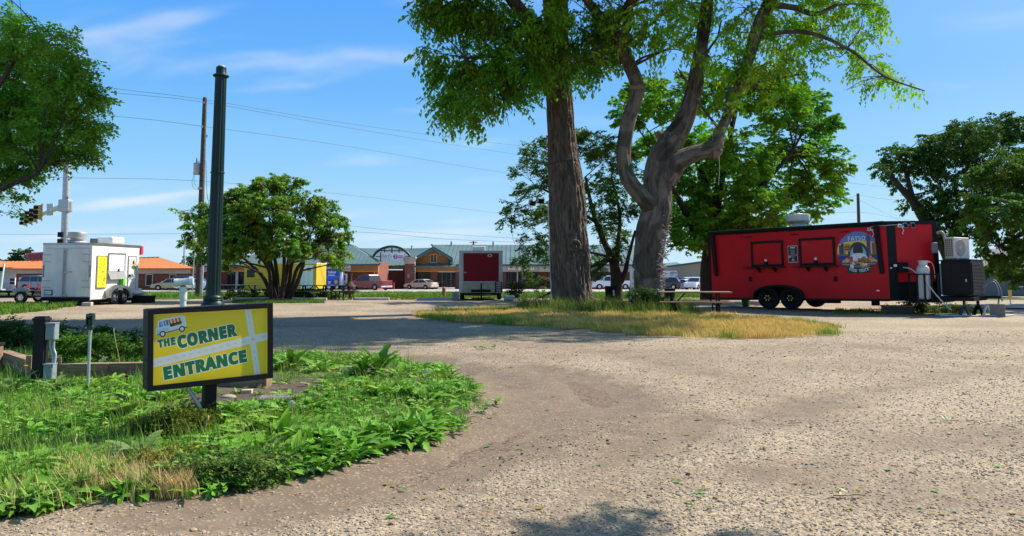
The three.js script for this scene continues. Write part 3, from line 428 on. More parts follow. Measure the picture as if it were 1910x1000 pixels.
function plainTree(name, label, D, bx, by, vis, o) {
  const base = by ? gnd(bx, by) : V(0, 0, 0); if (D) { const p = at(bx, 506, D); base.set(p.x, slope(D), -D); } else D = -base.z;
  const t = thing(name, label, 'tree', base), L = (p) => p.clone().sub(base), top = o.top ?? vis[0], e = at(top[0], top[1], D), r0 = o.r ?? 0.4;
  const le = L(e), tr = [[V(0, -0.1, 0), r0 * 1.2], [V(le.x * .06, le.y * .2, 0), r0], [V(le.x * .35, le.y * .55, 0), r0 * .7], [V(le.x * .8, le.y * .85, 0), r0 * .4], [le, r0 * .15]];
  part('trunk', limb(tr, 20, 12, 0.06, 4), o.bark ?? barkDark, t);
  const puffs = px3(vis, D, o.jit ?? 4, o.seed, o.k ?? 0.95).map((p) => [L(p[0]), p[1], p[2]]);
  for (const e of o.extra ?? []) puffs.push([L(e[0]), e[1], .8]);
  const rr = rng(o.seed); const sub = []; for (let k = 0; k < 5; k++) { const pf = puffs[Math.floor(rr() * puffs.length)][0], st = tr[1][0].clone().lerp(tr[3][0], rr()), l = [[st, r0 * .45], [st.clone().lerp(pf, .5).add(V(0, .3, 0)), r0 * .3], [pf, r0 * .12]]; sub.push(...l); part('limb', limb(l, 8, 7), o.bark ?? barkDark, t); }
  foliage(t, puffs, { bark: barkDark, limbs: [...tr.slice(2), ...sub], ...o });
  return t;
}
plainTree('right_tree', 'large dark green tree beyond the tongue end of the red truck', 50, 1790, 0, [[1650, 312, 24], [1680, 292, 38], [1690, 338, 30], [1720, 302, 46], [1738, 264, 24], [1762, 284, 50], [1800, 262, 50], [1792, 232, 20], [1830, 244, 34], [1866, 240, 38], [1896, 238, 30], [1850, 300, 60], [1756, 350, 46], [1704, 378, 24], [1742, 392, 24], [1792, 380, 42], [1720, 412, 12], [1664, 330, 14], [1920, 270, 50], [1960, 300, 60], [1990, 260, 50], [1930, 360, 50], [1810, 420, 40], [1860, 380, 50], [1770, 420, 26], [1760, 440, 16], [1800, 445, 20], [1640, 308, 8]], { seed: 41, spray: SPR.broad, per: 34, size: 1.1, col: [0.075, 0.16, 0.022], r: .5, jit: 6, gap: -0.16, gf: .6 }).name = 'spreading_tree';
plainTree('yard_tree', 'drooping dark green tree at the right border before the grey house', 32, 1990, 0, [[1842, 330, 34], [1880, 302, 30], [1900, 350, 46], [1832, 378, 34], [1872, 400, 54], [1830, 428, 30], [1862, 460, 40], [1902, 470, 46], [1862, 500, 22], [1892, 518, 18], [1812, 410, 12], [1826, 350, 18], [1940, 330, 60], [1980, 400, 70], [1950, 460, 50], [2020, 320, 60], [2060, 400, 70], [1990, 260, 50], [2050, 250, 60], [2110, 330, 60], [1920, 300, 30], [2000, 200, 50]], { seed: 42, spray: SPR.broad, per: 56, size: .95, col: [0.11, 0.22, 0.026], r: .4, jit: 4, gap: -0.1, top: [1990, 330] });
plainTree('left_tree', 'leafy light green tree hanging in from the left border above the traffic signals', 20, -170, 0, [[6, 40, 34], [30, 108, 52], [86, 84, 44], [60, 62, 30], [116, 130, 50], [72, 168, 62], [146, 112, 18], [146, 178, 48], [176, 188, 22], [168, 238, 30], [118, 228, 54], [58, 258, 62], [0, 120, 60], [20, 260, 60], [60, 200, 50], [-10, 310, 46], [100, 180, 40], [146, 288, 28], [106, 290, 34], [166, 276, 16], [30, 316, 44], [72, 322, 24], [8, 366, 26], [4, 396, 10], [108, 62, 16], [0, 200, 62], [128, 82, 12], [-40, 100, 70], [-60, 220, 80], [-60, 320, 55], [-120, 40, 80], [-140, 180, 90], [-200, 100, 90], [-220, 240, 80], [-100, -60, 80], [-200, -80, 100], [10, -10, 26], [-280, 60, 90], [-290, 200, 80], [-120, 300, 60]], { seed: 43, spray: SPR.fine, per: 105, size: 1.1, col: [0.225, 0.42, 0.038], r: .38, jit: 4.5, gap: -0.14, gf: 1.2, top: [-150, 60], bark: barkGrey, twigs: 3 });
// round tree of many stems in the kerbed bed
{
  const D = 37.7, p0 = at(520, 556, D), base = V(p0.x, slope(D), -D), t = thing('multistem_tree', 'round crowned small tree of many stems standing in a kerbed bed', 'tree', base);
  const L = (p) => p.clone().sub(base), P = (x, y, dd = 0) => L(at(x, y, D + dd)), limbs = [];
  [[505, 556, 500, 500, 450, 430], [512, 556, 505, 490, 470, 400], [518, 556, 512, 480, 500, 390], [524, 556, 530, 480, 520, 380], [530, 556, 545, 490, 590, 420], [534, 556, 555, 500, 610, 440], [540, 556, 562, 505, 580, 440], [508, 556, 485, 510, 400, 430], [526, 556, 540, 470, 555, 380], [515, 556, 490, 470, 440, 390]].forEach(([a, b, c, d, e, f], i) => { const z = ((i * 37) % 10) / 5 - 1, l = [[P(a, b, z * .4), .11], [P((a + c) / 2 + 2, (b + d) / 2, z * .6), .1], [P(c, d, z), .09], [P((c + e) / 2, (d + f) / 2, z * 1.8), .065], [P(e, f, z * 2.4), .03]]; part('stem', limb(l, 14, 8, 0.05, i), barkDark, t); limbs.push(...l.slice(2)); });
  const vis = [[500, 352, 32], [462, 368, 34], [540, 354, 34], [424, 372, 24], [576, 372, 30], [606, 398, 32], [628, 412, 18], [560, 400, 46], [500, 400, 54], [440, 400, 40], [392, 398, 34], [352, 398, 16], [364, 428, 24], [346, 450, 8], [402, 440, 38], [460, 440, 42], [520, 446, 46], [578, 440, 42], [618, 450, 26], [628, 478, 18], [604, 470, 18], [552, 466, 22], [490, 466, 24], [436, 470, 24], [402, 470, 18], [640, 412, 10], [644, 470, 8], [336, 396, 8], [520, 336, 14], [412, 494, 16], [380, 456, 22], [632, 490, 12], [384, 482, 12], [645, 440, 10], [402, 424, 34, -2.3], [432, 446, 34, -2.6], [452, 404, 36, -2.2], [380, 400, 26, -2.4], [420, 470, 24, -2.2]];
  foliage(t, px3(vis, D, 4.4, 15, 0.95).map((p) => [L(p[0]), p[1], p[2]]), { seed: 44, spray: SPR.broad, per: 135, size: .75, col: [0.18, 0.34, 0.042], odd: [0.17, 0.1, 0.045], vary: .5, limbs, bark: barkDark, gap: -0.08, twigs: 5, gf: 1 });
}
// trees far off behind the roofs
const farO = { spray: SPR.tuft, per: 9, size: 2.4, col: [0.05, 0.12, 0.025], gap: -0.2, gf: .3, twigs: 0, jit: 6 };
plainTree('far_tree', 'rounded green tree rising behind the orange roof at the far left', 150, 38, 0, [[38, 478, 13], [30, 488, 13], [46, 486, 12], [40, 470, 8]], { ...farO, seed: 51, r: .3 });
plainTree('far_tree', 'low dark treetop peeping over the left end of the orange roof', 190, 8, 0, [[8, 490, 8], [22, 491, 7], [-6, 490, 8]], { ...farO, seed: 52, r: .3 });
plainTree('far_tree', 'small green tree between the orange roof and the utility pole', 150, 368, 0, [[362, 484, 12], [374, 480, 12], [386, 486, 12], [350, 490, 8], [392, 480, 8]], { ...farO, seed: 53, r: .3 });
plainTree('far_tree', 'distant tree showing low between the warehouse and the red truck', 170, 1322, 0, [[1318, 500, 10], [1332, 497, 12]], { ...farO, seed: 54, r: .3 });
// trees behind the photographer, to the right: their shade lies across the front of the yard
{
  const mk = (x, z, label, list, seed) => { const base = V(x, 0, z), t = thing('roadside_tree', label, 'tree', base); const tr = [[V(0, -.1, 0), .4], [V(.1, 2.5, 0), .32], [V(-.2, 5, .2), .25], [V(0, 8, 0), .1]]; part('trunk', limb(tr, 14, 14, .06, 3), barkGrey, t); foliage(t, list.map(([a, b, c, R]) => [V(a, b, c + 1.15).sub(base), R, .8]), { seed, spray: SPR.elm, per: 46, size: 1, col: [0.07, 0.17, 0.02], limbs: tr.slice(1), bark: barkGrey, gap: -0.1 }); };
  mk(8.6, -3.9, 'roadside tree off the right border shading the near gravel', [[10.7, 8.5, -7.4, .6], [9.5, 7.9, -7.5, .5], [6.6, 7.6, -8.1, 0.75], [8.2, 7.3, -7.6, 0.6], [5.0, 7.4, -7.0, .6], [7.2, 8.8, -6.4, 1.1], [9, 9.6, -6, 1.2], [6.2, 6.6, -6.4, 0.7], [11, 7.6, -6.6, .8], [8.2, 10.6, -4.4, 1.4], [6, 9.4, -4, 1.2], [10.6, 10, -4, 1.3], [8.6, 7.8, -3.4, 1.2]], 61);
}
// ---------- buildings across the road ----------
const X = (px, d) => (px - PPX) / F * d * 1.0, Y = (py, d) => at(PPX, py, d).y;
const roofGreen = std([0.125, 0.19, 0.168], 0.5, 0.1, { map: again(mottle, 0.1) }), roofTrim = std([0.035, 0.09, 0.085], 0.5), sidingOrange = std([0.78, 0.39, 0.12], 0.75, 0, { map: again(woodMap, 0.5) });
const creamBand = std([0.5, 0.46, 0.37], 0.85, 0, { map: again(mottle, 0.2) }), tanMetal = std([0.42, 0.38, 0.29], 0.6, 0, { map: again(mottle, 0.15) }), roofOrange = std([0.62, 0.22, 0.06], 0.5, 0, { map: again(mottle, 0.12) }), maroon = std([0.3, 0.06, 0.075], 0.6, 0, { map: again(mottle, 0.2) });
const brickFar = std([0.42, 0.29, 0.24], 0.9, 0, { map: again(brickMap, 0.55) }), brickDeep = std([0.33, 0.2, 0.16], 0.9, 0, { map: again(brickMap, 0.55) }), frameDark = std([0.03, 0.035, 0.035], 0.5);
function building(name, label, D, pxc) { const base = V(X(pxc, D), slope(D), -D), g = thing(name, label, 'building', base);
  const o = { g, D, L: (px, py, d = D) => at(px, py, d).sub(base), // front box from photograph spans at depth D + z
    b: (px0, px1, py0, py1, z = 0, t = 0.3) => { const d = D + z, x0 = X(px0, d), x1 = X(px1, d), y0 = Y(py1, d), y1 = Y(py0, d); return box(x1 - x0, y1 - y0, t, (x0 + x1) / 2 - base.x, (y0 + y1) / 2 - base.y, -z - t / 2); },
    // ground-standing box
    w: (px0, px1, py0, z = 0, t = 0.3) => { const d = D + z, x0 = X(px0, d), x1 = X(px1, d), y1 = Y(py0, d) - base.y; return box(x1 - x0, y1 + 0.5, t, (x0 + x1) / 2 - base.x, y1 / 2 - 0.25, -z - t / 2); },
    add: (n, geo, m, ex) => part(n, geo, m, g, ex) };
  o.roof = (name, a, b, c, d, m, step = 0.6, parent = g) => { // eave a-b, ridge c (above b) - d (above a), with standing seams
    const s = part(name, slab(a, b, c, d, 0.16), m, parent), ab = a.distanceTo(b), n = Math.floor(ab / step), out = [], nn = b.clone().sub(a).cross(d.clone().sub(a)).normalize().multiplyScalar(0.035), dir = b.clone().sub(a).divideScalar(ab);
    for (let k = 1; k < n; k++) { const e = a.clone().lerp(b, k / n), x = k / n * ab, da = d.clone().sub(a).dot(dir), cb = c.clone().sub(a).dot(dir); let up; if (x < da) up = a.clone().lerp(d, x / da); else if (x > cb) up = b.clone().lerp(c, (ab - x) / Math.max(1e-3, ab - cb)); else up = d.clone().lerp(c, (x - da) / Math.max(1e-3, cb - da)); if (up.distanceTo(e) > 0.4) out.push(bar(e.clone().add(nn), up.clone().add(nn), 0.05, 0.06)); }
    if (out.length) part('roof_seam', out, m, s, { kind: 'stuff' }); return s; };
  o.win = (px0, px1, py0, py1, z, panes = 1, fm = frameDark, gm = M.glassDark, parent = g, mull = 0) => { const wn = sub('window', parent), d = D + z, x0 = X(px0, d) - base.x, x1 = X(px1, d) - base.x, y0 = Y(py1, d) - base.y, y1 = Y(py0, d) - base.y, f = 0.09; part('frame', [bb(x0, x1, y1 - f, y1, -z - .1, -z + .05), bb(x0, x1, y0, y0 + f, -z - .1, -z + .05), bb(x0, x0 + f, y0 + f, y1 - f, -z - .1, -z + .05), bb(x1 - f, x1, y0 + f, y1 - f, -z - .1, -z + .05), ...Array.from({ length: panes - 1 }, (_, k) => { const x = lerp(x0, x1, (k + 1) / panes); return bb(x - .04, x + .04, y0 + f, y1 - f, -z - .1, -z + .045); }), ...(mull ? [bb(x0 + f, x1 - f, lerp(y0, y1, mull) - .035, lerp(y0, y1, mull) + .035, -z - .1, -z + .04)] : [])], fm, wn); for (let k = 0; k < panes; k++) part('pane', bb(lerp(x0, x1, k / panes) + .05, lerp(x0, x1, (k + 1) / panes) - .05, y0 + .05, y1 - .05, -z - .06, -z - .03), gm, wn); return wn; };
  return o; }
function print(w, h, tex, x, y, z, parent, name, ry = 0) { const g = new THREE.BoxGeometry(w, h, 0.02), m = std([1, 1, 1], 0.55, 0, { map: tex }); const uv = g.attributes.uv; for (let i = 0; i < 24; i++) if (i < 16 || i >= 20) uv.setXY(i, 0.01, 0.99); mv(g, x, y, z, 0, ry); return part(name, g, m, parent); }

{ // left wing with the hipped green roof
  const o = building('shop_wing', 'hip roofed brick shop wing with orange fascia and a white lettered banner', 100, 530), { L, b, w, add } = o;
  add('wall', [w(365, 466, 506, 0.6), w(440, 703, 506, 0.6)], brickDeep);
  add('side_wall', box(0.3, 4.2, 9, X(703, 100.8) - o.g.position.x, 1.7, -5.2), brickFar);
  add('fascia', [b(356, 706, 494, 506.5, 0, 0.5)], sidingOrange); add('fascia_trim', b(355.5, 706.5, 506, 507.2, -0.05, 0.6), std([.6, .33, .14], .7));
  { const out = []; for (let p = 658; p < 705; p += 2.2) out.push(b(p, p + .5, 495, 506, -0.03, 0.06)); for (let p = 396; p < 596; p += 2.4) out.push(b(p, p + .5, 498, 506, -0.03, 0.06)); add('siding_batten', out, sidingOrange, { kind: 'stuff' }); }
  o.roof('roof', L(362, 496.5, 99.3), L(708, 492.5, 99.3), L(655, 457, 106), L(560, 457, 106), roofGreen);
  o.roof('roof', L(708, 492.5, 99.3), L(716, 492, 112), L(659, 457, 107), L(655, 457, 106), roofGreen);
  add('gutter', bar(L(362, 497.4, 99.15), L(708, 493.4, 99.15), .18, .2), roofTrim); add('ridge_cap', bar(L(560, 456.6, 106), L(655, 456.6, 106), .3, .14), roofGreen);
  add('vent_pipe', [cyl(.14, .14, .8, ...L(650, 455, 106).toArray(), 8)], frameDark);
  const ban = drawn(1024, 180, (c, W, H) => { c.fillStyle = '#f6f4f0'; c.fillRect(0, 0, W, H); c.fillStyle = '#2a2d3a'; c.font = 'bold 74px sans-serif'; c.fillText('FOR COFFEE', 30, 80); c.fillText('DONUT DAYS', 500, 80); c.fillText('FRESH START', 14, 158); c.fillText('& COLD DRINKS', 500, 158); });
  const x0 = X(585, 99.9), x1 = X(654.5, 99.9); print(x1 - x0, 0.82, ban, (x0 + x1) / 2 - o.g.position.x, Y(499.2, 99.9) - o.g.position.y, 0.06, o.g, 'banner');
  const sg = drawn(256, 160, (c, W, H) => { c.fillStyle = '#e8e2dc'; c.fillRect(0, 0, W, H); c.fillStyle = '#333'; c.font = 'bold 50px sans-serif'; c.fillText('DONUTS', 12, 70); c.fillText('& DELI', 40, 130); c.fillStyle = '#c55'; c.fillRect(226, 20, 20, 110); });
  print(1.2, 0.66, sg, X(386, 99.9) - o.g.position.x, Y(502, 99.9) - o.g.position.y, 0.06, o.g, 'sign_panel');
  o.win(425, 442, 509, 536, 0.5, 2); o.win(446, 456, 509, 536, 0.5, 1); o.win(396, 412, 508, 537, .5, 2);
  add('post', [b(441, 445, 507, 540, 0.1, .3)], M.concrete); add('downpipe', b(698, 700, 507, 540, .4, .15), creamBand); add('pier', b(696, 702, 505, 540, .45, .25), brickFar);
}
{ // recessed middle with the arched sign, gabled wing and long right wing
  const o = building('shop_row', 'long green roofed shop row with orange gable and arched sign', 112, 860), { L, b, w, add } = o, P = o.g.position;
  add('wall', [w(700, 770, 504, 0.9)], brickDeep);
  add('fascia', [b(703, 758, 496.5, 502.5, 0.2, 0.5)], sidingOrange);
  o.roof('roof', L(700, 496, 111.6), L(760, 496, 111.6), L(792, 463, 121), L(650, 463, 121), roofGreen);
  add('gutter', bar(L(703, 496.6, 111.4), L(757, 496.6, 111.4), .16, .2), roofTrim);
  add('roof_flank', slab(L(757, 496, 111.6), L(782, 486, 114), L(806, 462, 118), L(760, 464, 121), .15), roofGreen);
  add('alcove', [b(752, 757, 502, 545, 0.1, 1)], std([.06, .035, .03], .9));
  // service items by the wall
  add('white_gate', [b(700, 716, 508, 509, 0.3, .1), b(715.3, 716.5, 509, 541, .3, .1), b(700, 701, 509, 541, .3, .1)], M.white);
  // arched sign frame
  const arc = []; for (let k = 0; k <= 20; k++) { const t = k / 20, a = Math.PI * (0.06 + 0.88 * t); arc.push(L(730.5 - 37.5 * Math.cos(a), 490 - 31 * Math.sin(a) + 1, 112.4)); }
  const sf = add('sign_frame', [pipe(arc, 0.19, 40, 8), bar(L(717.5, 463, 112.5), L(717.5, 473, 112.5), .16), bar(L(731, 459, 112.5), L(731, 473, 112.5), .2), bar(L(744.5, 463, 112.5), L(744.5, 473, 112.5), .16), bar(L(708, 467.6, 112.5), L(752, 467.6, 112.5), .14), bar(L(701, 478.5, 112.5), L(711, 478.5, 112.5), .12), bar(L(755, 478.5, 112.5), L(763, 478.5, 112.5), .12), bar(L(710.3, 471, 112.5), L(710.3, 487, 112.5), .2)], frameDark);
  const s1 = drawn(512, 320, (c, W, H) => { c.fillStyle = '#f6f4f0'; c.fillRect(0, 0, W, H); c.fillStyle = '#56555a'; c.font = '190px sans-serif'; c.fillText('Dara’s', 20, 200, 470); c.font = '54px sans-serif'; c.fillStyle = '#a9a9b0'; c.fillText('CORNER MARKET', 50, 278, 400); c.fillStyle = '#2f9a48'; c.beginPath(); c.ellipse(385, 70, 44, 16, -0.9, 0, 7); c.fill(); });
  const s2 = drawn(512, 320, (c, W, H) => { c.fillStyle = '#f6f4f0'; c.fillRect(0, 0, W, H); c.fillStyle = '#c22a86'; c.beginPath(); c.arc(130, 165, 96, 0, 7); c.fill(); c.strokeStyle = '#6a3a8a'; c.lineWidth = 10; c.stroke(); c.fillStyle = '#f3dcea'; c.beginPath(); c.arc(140, 120, 34, 0, 7); c.fill(); c.fillRect(110, 165, 26, 70); c.fillRect(146, 165, 22, 70); c.fillStyle = '#c8417e'; c.fillRect(240, 118, 236, 42); c.fillRect(240, 188, 192, 36); c.fillStyle = '#dc7fae'; for (let k = 0; k < 9; k++) c.fillRect(252 + k * 25, 126, 6, 26); });
  for (const [a, e, t, n] of [[711.5, 732, s1], [732.6, 754, s2]]) { const x0 = X(a, 112.2), x1 = X(e, 112.2), y0 = Y(485.5, 112.2), y1 = Y(471.5, 112.2); print(x1 - x0, y1 - y0, t, (x0 + x1) / 2 - P.x, (y0 + y1) / 2 - P.y, -0.1, o.g, 'sign_panel'); }
  // brick pillar with a stone capital
  const pc = X(765, 111), pil = sub('pillar', o.g, V(pc - P.x, 0, 1));
  part('shaft', box(1.35, 4.1, 1.2, 0, 1.75, 0), brickFar, pil); part('capital', [box(1.6, .3, 1.45, 0, 3.93, 0), mv(new THREE.CylinderGeometry(1.3, 1.05, .55, 4), 0, 4.35, 0, 0, Math.PI / 4), box(1.85, .2, 1.7, 0, 4.73, 0)], creamBand, pil); part('plinth', box(1.6, .35, 1.4, 0, .0, 0), M.concrete, pil); part('meter_box', box(.32, .6, .14, -.1, 2.0, .66), M.greyBox, pil); part('red_pipe', cyl(.09, .09, 1.1, -.5, 1.0, .68), M.red, pil);
  // gabled wing
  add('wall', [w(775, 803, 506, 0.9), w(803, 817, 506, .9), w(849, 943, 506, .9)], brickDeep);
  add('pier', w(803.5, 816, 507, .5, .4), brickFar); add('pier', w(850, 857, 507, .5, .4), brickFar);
  add('fascia', b(775, 856, 497, 506.5, 0.1, .6), sidingOrange); add('fascia_trim', b(774.5, 856, 506, 507.2, .05, .7), std([.6, .33, .14], .7));
  o.roof('roof', L(774, 496.6, 111.3), L(856, 496.6, 111.3), L(848, 491, 113.2), L(776, 491, 113.2), roofGreen);
  add('gable_wall', ext([[X(776.5, 112.8) - P.x, Y(493, 112.8) - P.y], [X(841, 112.8) - P.x, Y(493, 112.8) - P.y], [X(841, 112.8) - P.x, Y(482, 112.8) - P.y], [X(808.5, 112.8) - P.x, Y(464, 112.8) - P.y], [X(776.5, 112.8) - P.x, Y(481.5, 112.8) - P.y]], 0.3, -1.1), sidingOrange);
  { const out = []; for (let p = 778.5; p < 841; p += 2.3) { const top = 464.5 + Math.abs(p - 808.5) * 0.545; out.push(b(p, p + .5, top, 492, 0.72, .08)); } add('siding_batten', out, sidingOrange, { kind: 'stuff' }); }
  add('barge_board', [bar(L(773.5, 483.6, 112.2), L(808.5, 463, 112.2), .35, .5), bar(L(808.5, 463, 112.2), L(843.5, 483.6, 112.2), .35, .5), bar(L(774.3, 482, 112.2), L(774.3, 493, 112.2), .3, .4), bar(L(842.6, 482, 112.2), L(842.6, 493, 112.2), .3, .4)], roofTrim);
  add('gable_roof', [slab(L(773, 483.4, 112), L(808.5, 462.6, 112), L(808.5, 462.6, 122), L(773, 483.4, 122), .15), slab(L(808.5, 462.6, 112), L(844, 483.4, 112), L(844, 483.4, 122), L(808.5, 462.6, 122), .15)], roofGreen);
  o.win(803, 815, 474.5, 490.5, .75, 2, std([.55, .42, .25], .7));
  o.win(775, 788, 507.5, 538, .7, 1); o.win(788, 803, 507.5, 530, .7, 2, undefined, undefined, undefined, .35); o.win(817, 833, 507.5, 536, .7, 2); o.win(833, 850, 507.5, 536, .7, 2, undefined, undefined, undefined, .5);
  // long right wing
  o.roof('roof', L(802, 494, 112), L(1192, 494, 112), L(1192, 457.5, 124), L(806, 456.5, 124), roofGreen, .7);
  add('hip_edge', bar(L(842, 492, 111.6), L(805, 456.4, 123.8), .3, .2), roofTrim); add('gutter', bar(L(850, 494.6, 111.5), L(1192, 494.6, 111.5), .22, .26), roofTrim);
  add('wall', [w(935, 1190, 506, 1.2)], std([.24, .16, .12], .9, 0, { map: again(brickMap, .55) }));
  add('fascia', b(857, 1190, 495.4, 507, .1, .6), creamBand);
  for (const q of [cyl(.16, .16, .9, ...L(842, 455.6, 123.5).toArray(), 8), cyl(.16, .16, .9, ...L(920, 456, 123).toArray(), 8), cyl(.12, .12, .7, ...L(768, 462, 120).toArray(), 8)]) add('roof_vent', q, creamBand);
  o.win(944, 953, 509, 536, 1.1, 2, undefined, undefined, undefined, .52); o.win(954, 963, 509, 536, 1.1, 1); o.win(966, 975, 509, 536, 1.0, 1, undefined, undefined, undefined, .4); o.win(976, 985, 509, 536, 1.0, 1); o.win(988, 1004, 509, 536, 1.1, 2);
  o.win(1110, 1126, 509, 537, 1.1, 2); o.win(1130, 1148, 509, 537, 1.1, 2); o.win(1152, 1164, 509, 537, 1.1, 1);
  for (const q of [b(939.5, 943.5, 507, 542, .8, .35), b(985.5, 988, 507, 542, .8, .35), b(1104.5, 1108.5, 507, 542, .8, .35), b(1164, 1168, 507, 542, .8, .35)]) add('pier', q, brickFar); add('column', b(964.3, 965.6, 507, 542, .5, .14), M.white);
  const rd = drawn(256, 256, (c) => { c.fillStyle = '#16161a'; c.fillRect(0, 0, 256, 256); c.strokeStyle = '#b9b9bb'; c.lineWidth = 26; c.beginPath(); c.arc(128, 128, 100, 0, 7); c.stroke(); c.beginPath(); c.moveTo(40, 110); c.lineTo(216, 110); c.moveTo(128, 110); c.lineTo(128, 220); c.lineWidth = 18; c.stroke(); });
  print(.78, .78, rd, X(978.5, 113) - P.x, Y(516.5, 113) - P.y, -.9, o.g, 'window_decal');
  const ws = drawn(1024, 160, (c, W, H) => { c.fillStyle = '#a99a78'; c.fillRect(0, 0, W, H); c.font = 'bold 130px sans-serif'; c.fillStyle = '#4a4436'; c.fillText('Wine & Spirits', 26, 124, 980); c.fillStyle = '#f2f0ee'; c.fillText('Wine & Spirits', 18, 118, 980); });
  const xa = X(946, 112), xb = X(1004, 112); print(xb - xa, .72, ws, (xa + xb) / 2 - P.x, Y(501.8, 112) - P.y, 0.0, o.g, 'sign_letters');
  add('walkway', b(772, 1190, 540.2, 542.5, -2.2, 3), M.concrete);
}
{ // orange roofed building at the left
  const o = building('bank_building', 'low brick building with ribbed orange metal roof and cream band', 96, 215), { L, b, w, add } = o, P = o.g.position;
  add('wall', [w(33, 368, 508, .8)], brickFar); add('wall_end', w(-60, 34, 500, 2.5), std([.6, .6, .56], .8, 0, { map: again(mottle, .3) }));
  add('fascia', [b(23, 92, 500.5, 510.5, 0, .8), b(80, 355, 501.5, 510.5, .1, .8), b(-60, 24, 498.5, 508.5, 1.6, .5)], creamBand);
  add('end_panel', b(354.5, 372, 497.5, 510.5, .4, .4), sidingOrange);
  o.roof('roof', L(19, 501.5, 95.6), L(366, 500.8, 95.6), L(297, 480, 101), L(57, 487, 99), roofOrange, .55);
  o.roof('roof', L(-70, 498.8, 97), L(26, 498.8, 97), L(57, 487.2, 101), L(-70, 488.5, 101), roofOrange, .55);
  add('ridge_cap', bar(L(57, 486.8, 99), L(297, 479.7, 101), .3, .12), roofOrange); add('gutter', bar(L(19, 502, 95.5), L(366, 501.4, 95.5), .14, .16), std([.45, .12, .03], .5));
  for (const [a, e] of [[274, 287.5], [318, 330.5], [221, 234]]) o.win(a, e, 511.5, 533.5, .7, 1, std([.6, .5, .42], .7));
  o.win(20, 32, 518, 532, 2.3, 1, M.white, M.glassDark, undefined, .5);
  const sg = drawn(256, 256, (c) => { c.fillStyle = '#e6e6ea'; c.fillRect(0, 0, 256, 90); c.fillStyle = '#555'; c.fillRect(40, 34, 60, 24); c.fillRect(108, 34, 90, 24); c.fillStyle = '#3a3450'; c.fillRect(0, 90, 256, 166); c.fillStyle = '#cfc9e0'; c.fillRect(20, 120, 120, 16); c.fillRect(20, 160, 90, 16); c.fillRect(20, 200, 110, 16); c.fillStyle = '#e55'; c.fillRect(190, 112, 30, 30); });
  print(.7, .74, sg, X(42, 96.6) - P.x, Y(523, 96.6) - P.y, -.74, o.g, 'wall_sign');
}
{ const o = building('maroon_building', 'maroon panelled flat building behind the orange roof', 120, 150), { w, b, add, L } = o;
  add('wall', w(50, 258, 482, .6, 6), creamBand); const q = [L(49, 473.5, 120), L(84, 468, 120), L(264, 460, 120)];
  add('parapet', [slab(L(49, 487, 120), L(264, 475, 120), q[2], q[0], .5)], maroon); add('cap', [bar(q[0], q[2], .3, .25)], std([.4, .1, .12], .5));
  const out = []; for (let k = 1; k < 34; k++) { const t = k / 34; out.push(bar(L(49, 487, 119.8).lerp(L(264, 475, 119.8), t), q[0].clone().lerp(q[2], t).add(V(0, 0, .2)), .08)); } add('panel_rib', out, maroon, { kind: 'stuff' });
  add('corner_tower', b(259, 264.5, 459.5, 474, -.6, .6), std([.62, .03, .05], .5)); }
{ // metal warehouse
  const o = building('warehouse', 'tan ribbed metal warehouse with sloped dark eave behind parked cars', 135, 1290), { L, b, w, add } = o, P = o.g.position, D = 135;
  const y = (p) => Y(p, D) - P.y, x = (p) => X(p, D) - P.x;
  add('wall', ext([[x(1226), -.5], [x(1345), -.5], [x(1345), y(486)], [x(1303), y(490)], [x(1238), y(499)], [x(1226), y(499)]], .4, -.4), tanMetal);
  const out = []; for (let p = 1262; p < 1344; p += 2) out.push(bb(x(p), x(p) + .08, .3, y(498 - (p - 1238) * .135), 0, .07)); add('wall_rib', out, tanMetal, { kind: 'stuff' });
  add('eave', [bar(L(1236, 498.6, 134.6), L(1345, 484, 134.6), .5, .35)], roofTrim);
  add('roof', slab(L(1222, 499, 136), L(1275, 494, 136), L(1262, 489, 150), L(1228, 491.5, 150), .2), roofGreen); add('far_wall', b(1215, 1240, 499.5, 520, 2, .4), tanMetal);
  add('white_wing', b(1216, 1262, 505, 540, -1, 1), M.white); const ds = drawn(256, 256, (c) => { c.fillStyle = '#8496a8'; c.fillRect(0, 0, 256, 256); c.fillStyle = '#c9ced6'; c.fillRect(0, 80, 150, 26); c.fillRect(120, 60, 120, 60); c.fillRect(10, 130, 170, 90); c.fillStyle = '#b05060'; c.fillRect(60, 70, 80, 14); });
  print(1.4, 1.3, ds, x(1254), y(514), 1.05, o.g, 'painted_door'); const rs = drawn(256, 128, (c) => { c.fillStyle = '#e8e6e2'; c.fillRect(0, 0, 256, 128); c.fillStyle = '#c2545a'; c.beginPath(); c.ellipse(140, 64, 100, 30, -.1, 0, 7); c.fill(); }); print(1, .5, rs, x(1233), y(514.5), 1.05, o.g, 'wall_logo');
}
{ // grey house at the right border
  const o = building('grey_house', 'grey sided house with shingled roof at the right border', 52, 1890), { L, b, w, add } = o;
  const sd = std([0.2, 0.235, 0.26], .8, 0, { map: again(mottle, .4) });
  add('wall', w(1826, 2030, 499, .4), sd); { const out = []; for (let p = 502; p < 556; p += 3.4) out.push(b(1826, 2030, p, p + .5, .37, .05)); add('siding_lap', out, sd, { kind: 'stuff' }); }
  add('side_wall', box(.3, 2.6, 8, X(1826, 52.4) - o.g.position.x, 1.0, -4.4), sd);
  o.roof('roof', L(1815, 500.5, 51.6), L(2040, 500.5, 51.6), L(2000, 462, 56), L(1851, 464, 56), std([.17, .17, .175], .9, 0, { map: again(mottle, 1), bumpMap: again(grainBump, .6), bumpScale: .02 }), 50);
  add('fascia', bar(L(1815, 501, 51.5), L(2040, 501, 51.5), .14, .2), creamBand);
  o.win(1891, 1925, 516, 536, .3, 2, M.white);
}
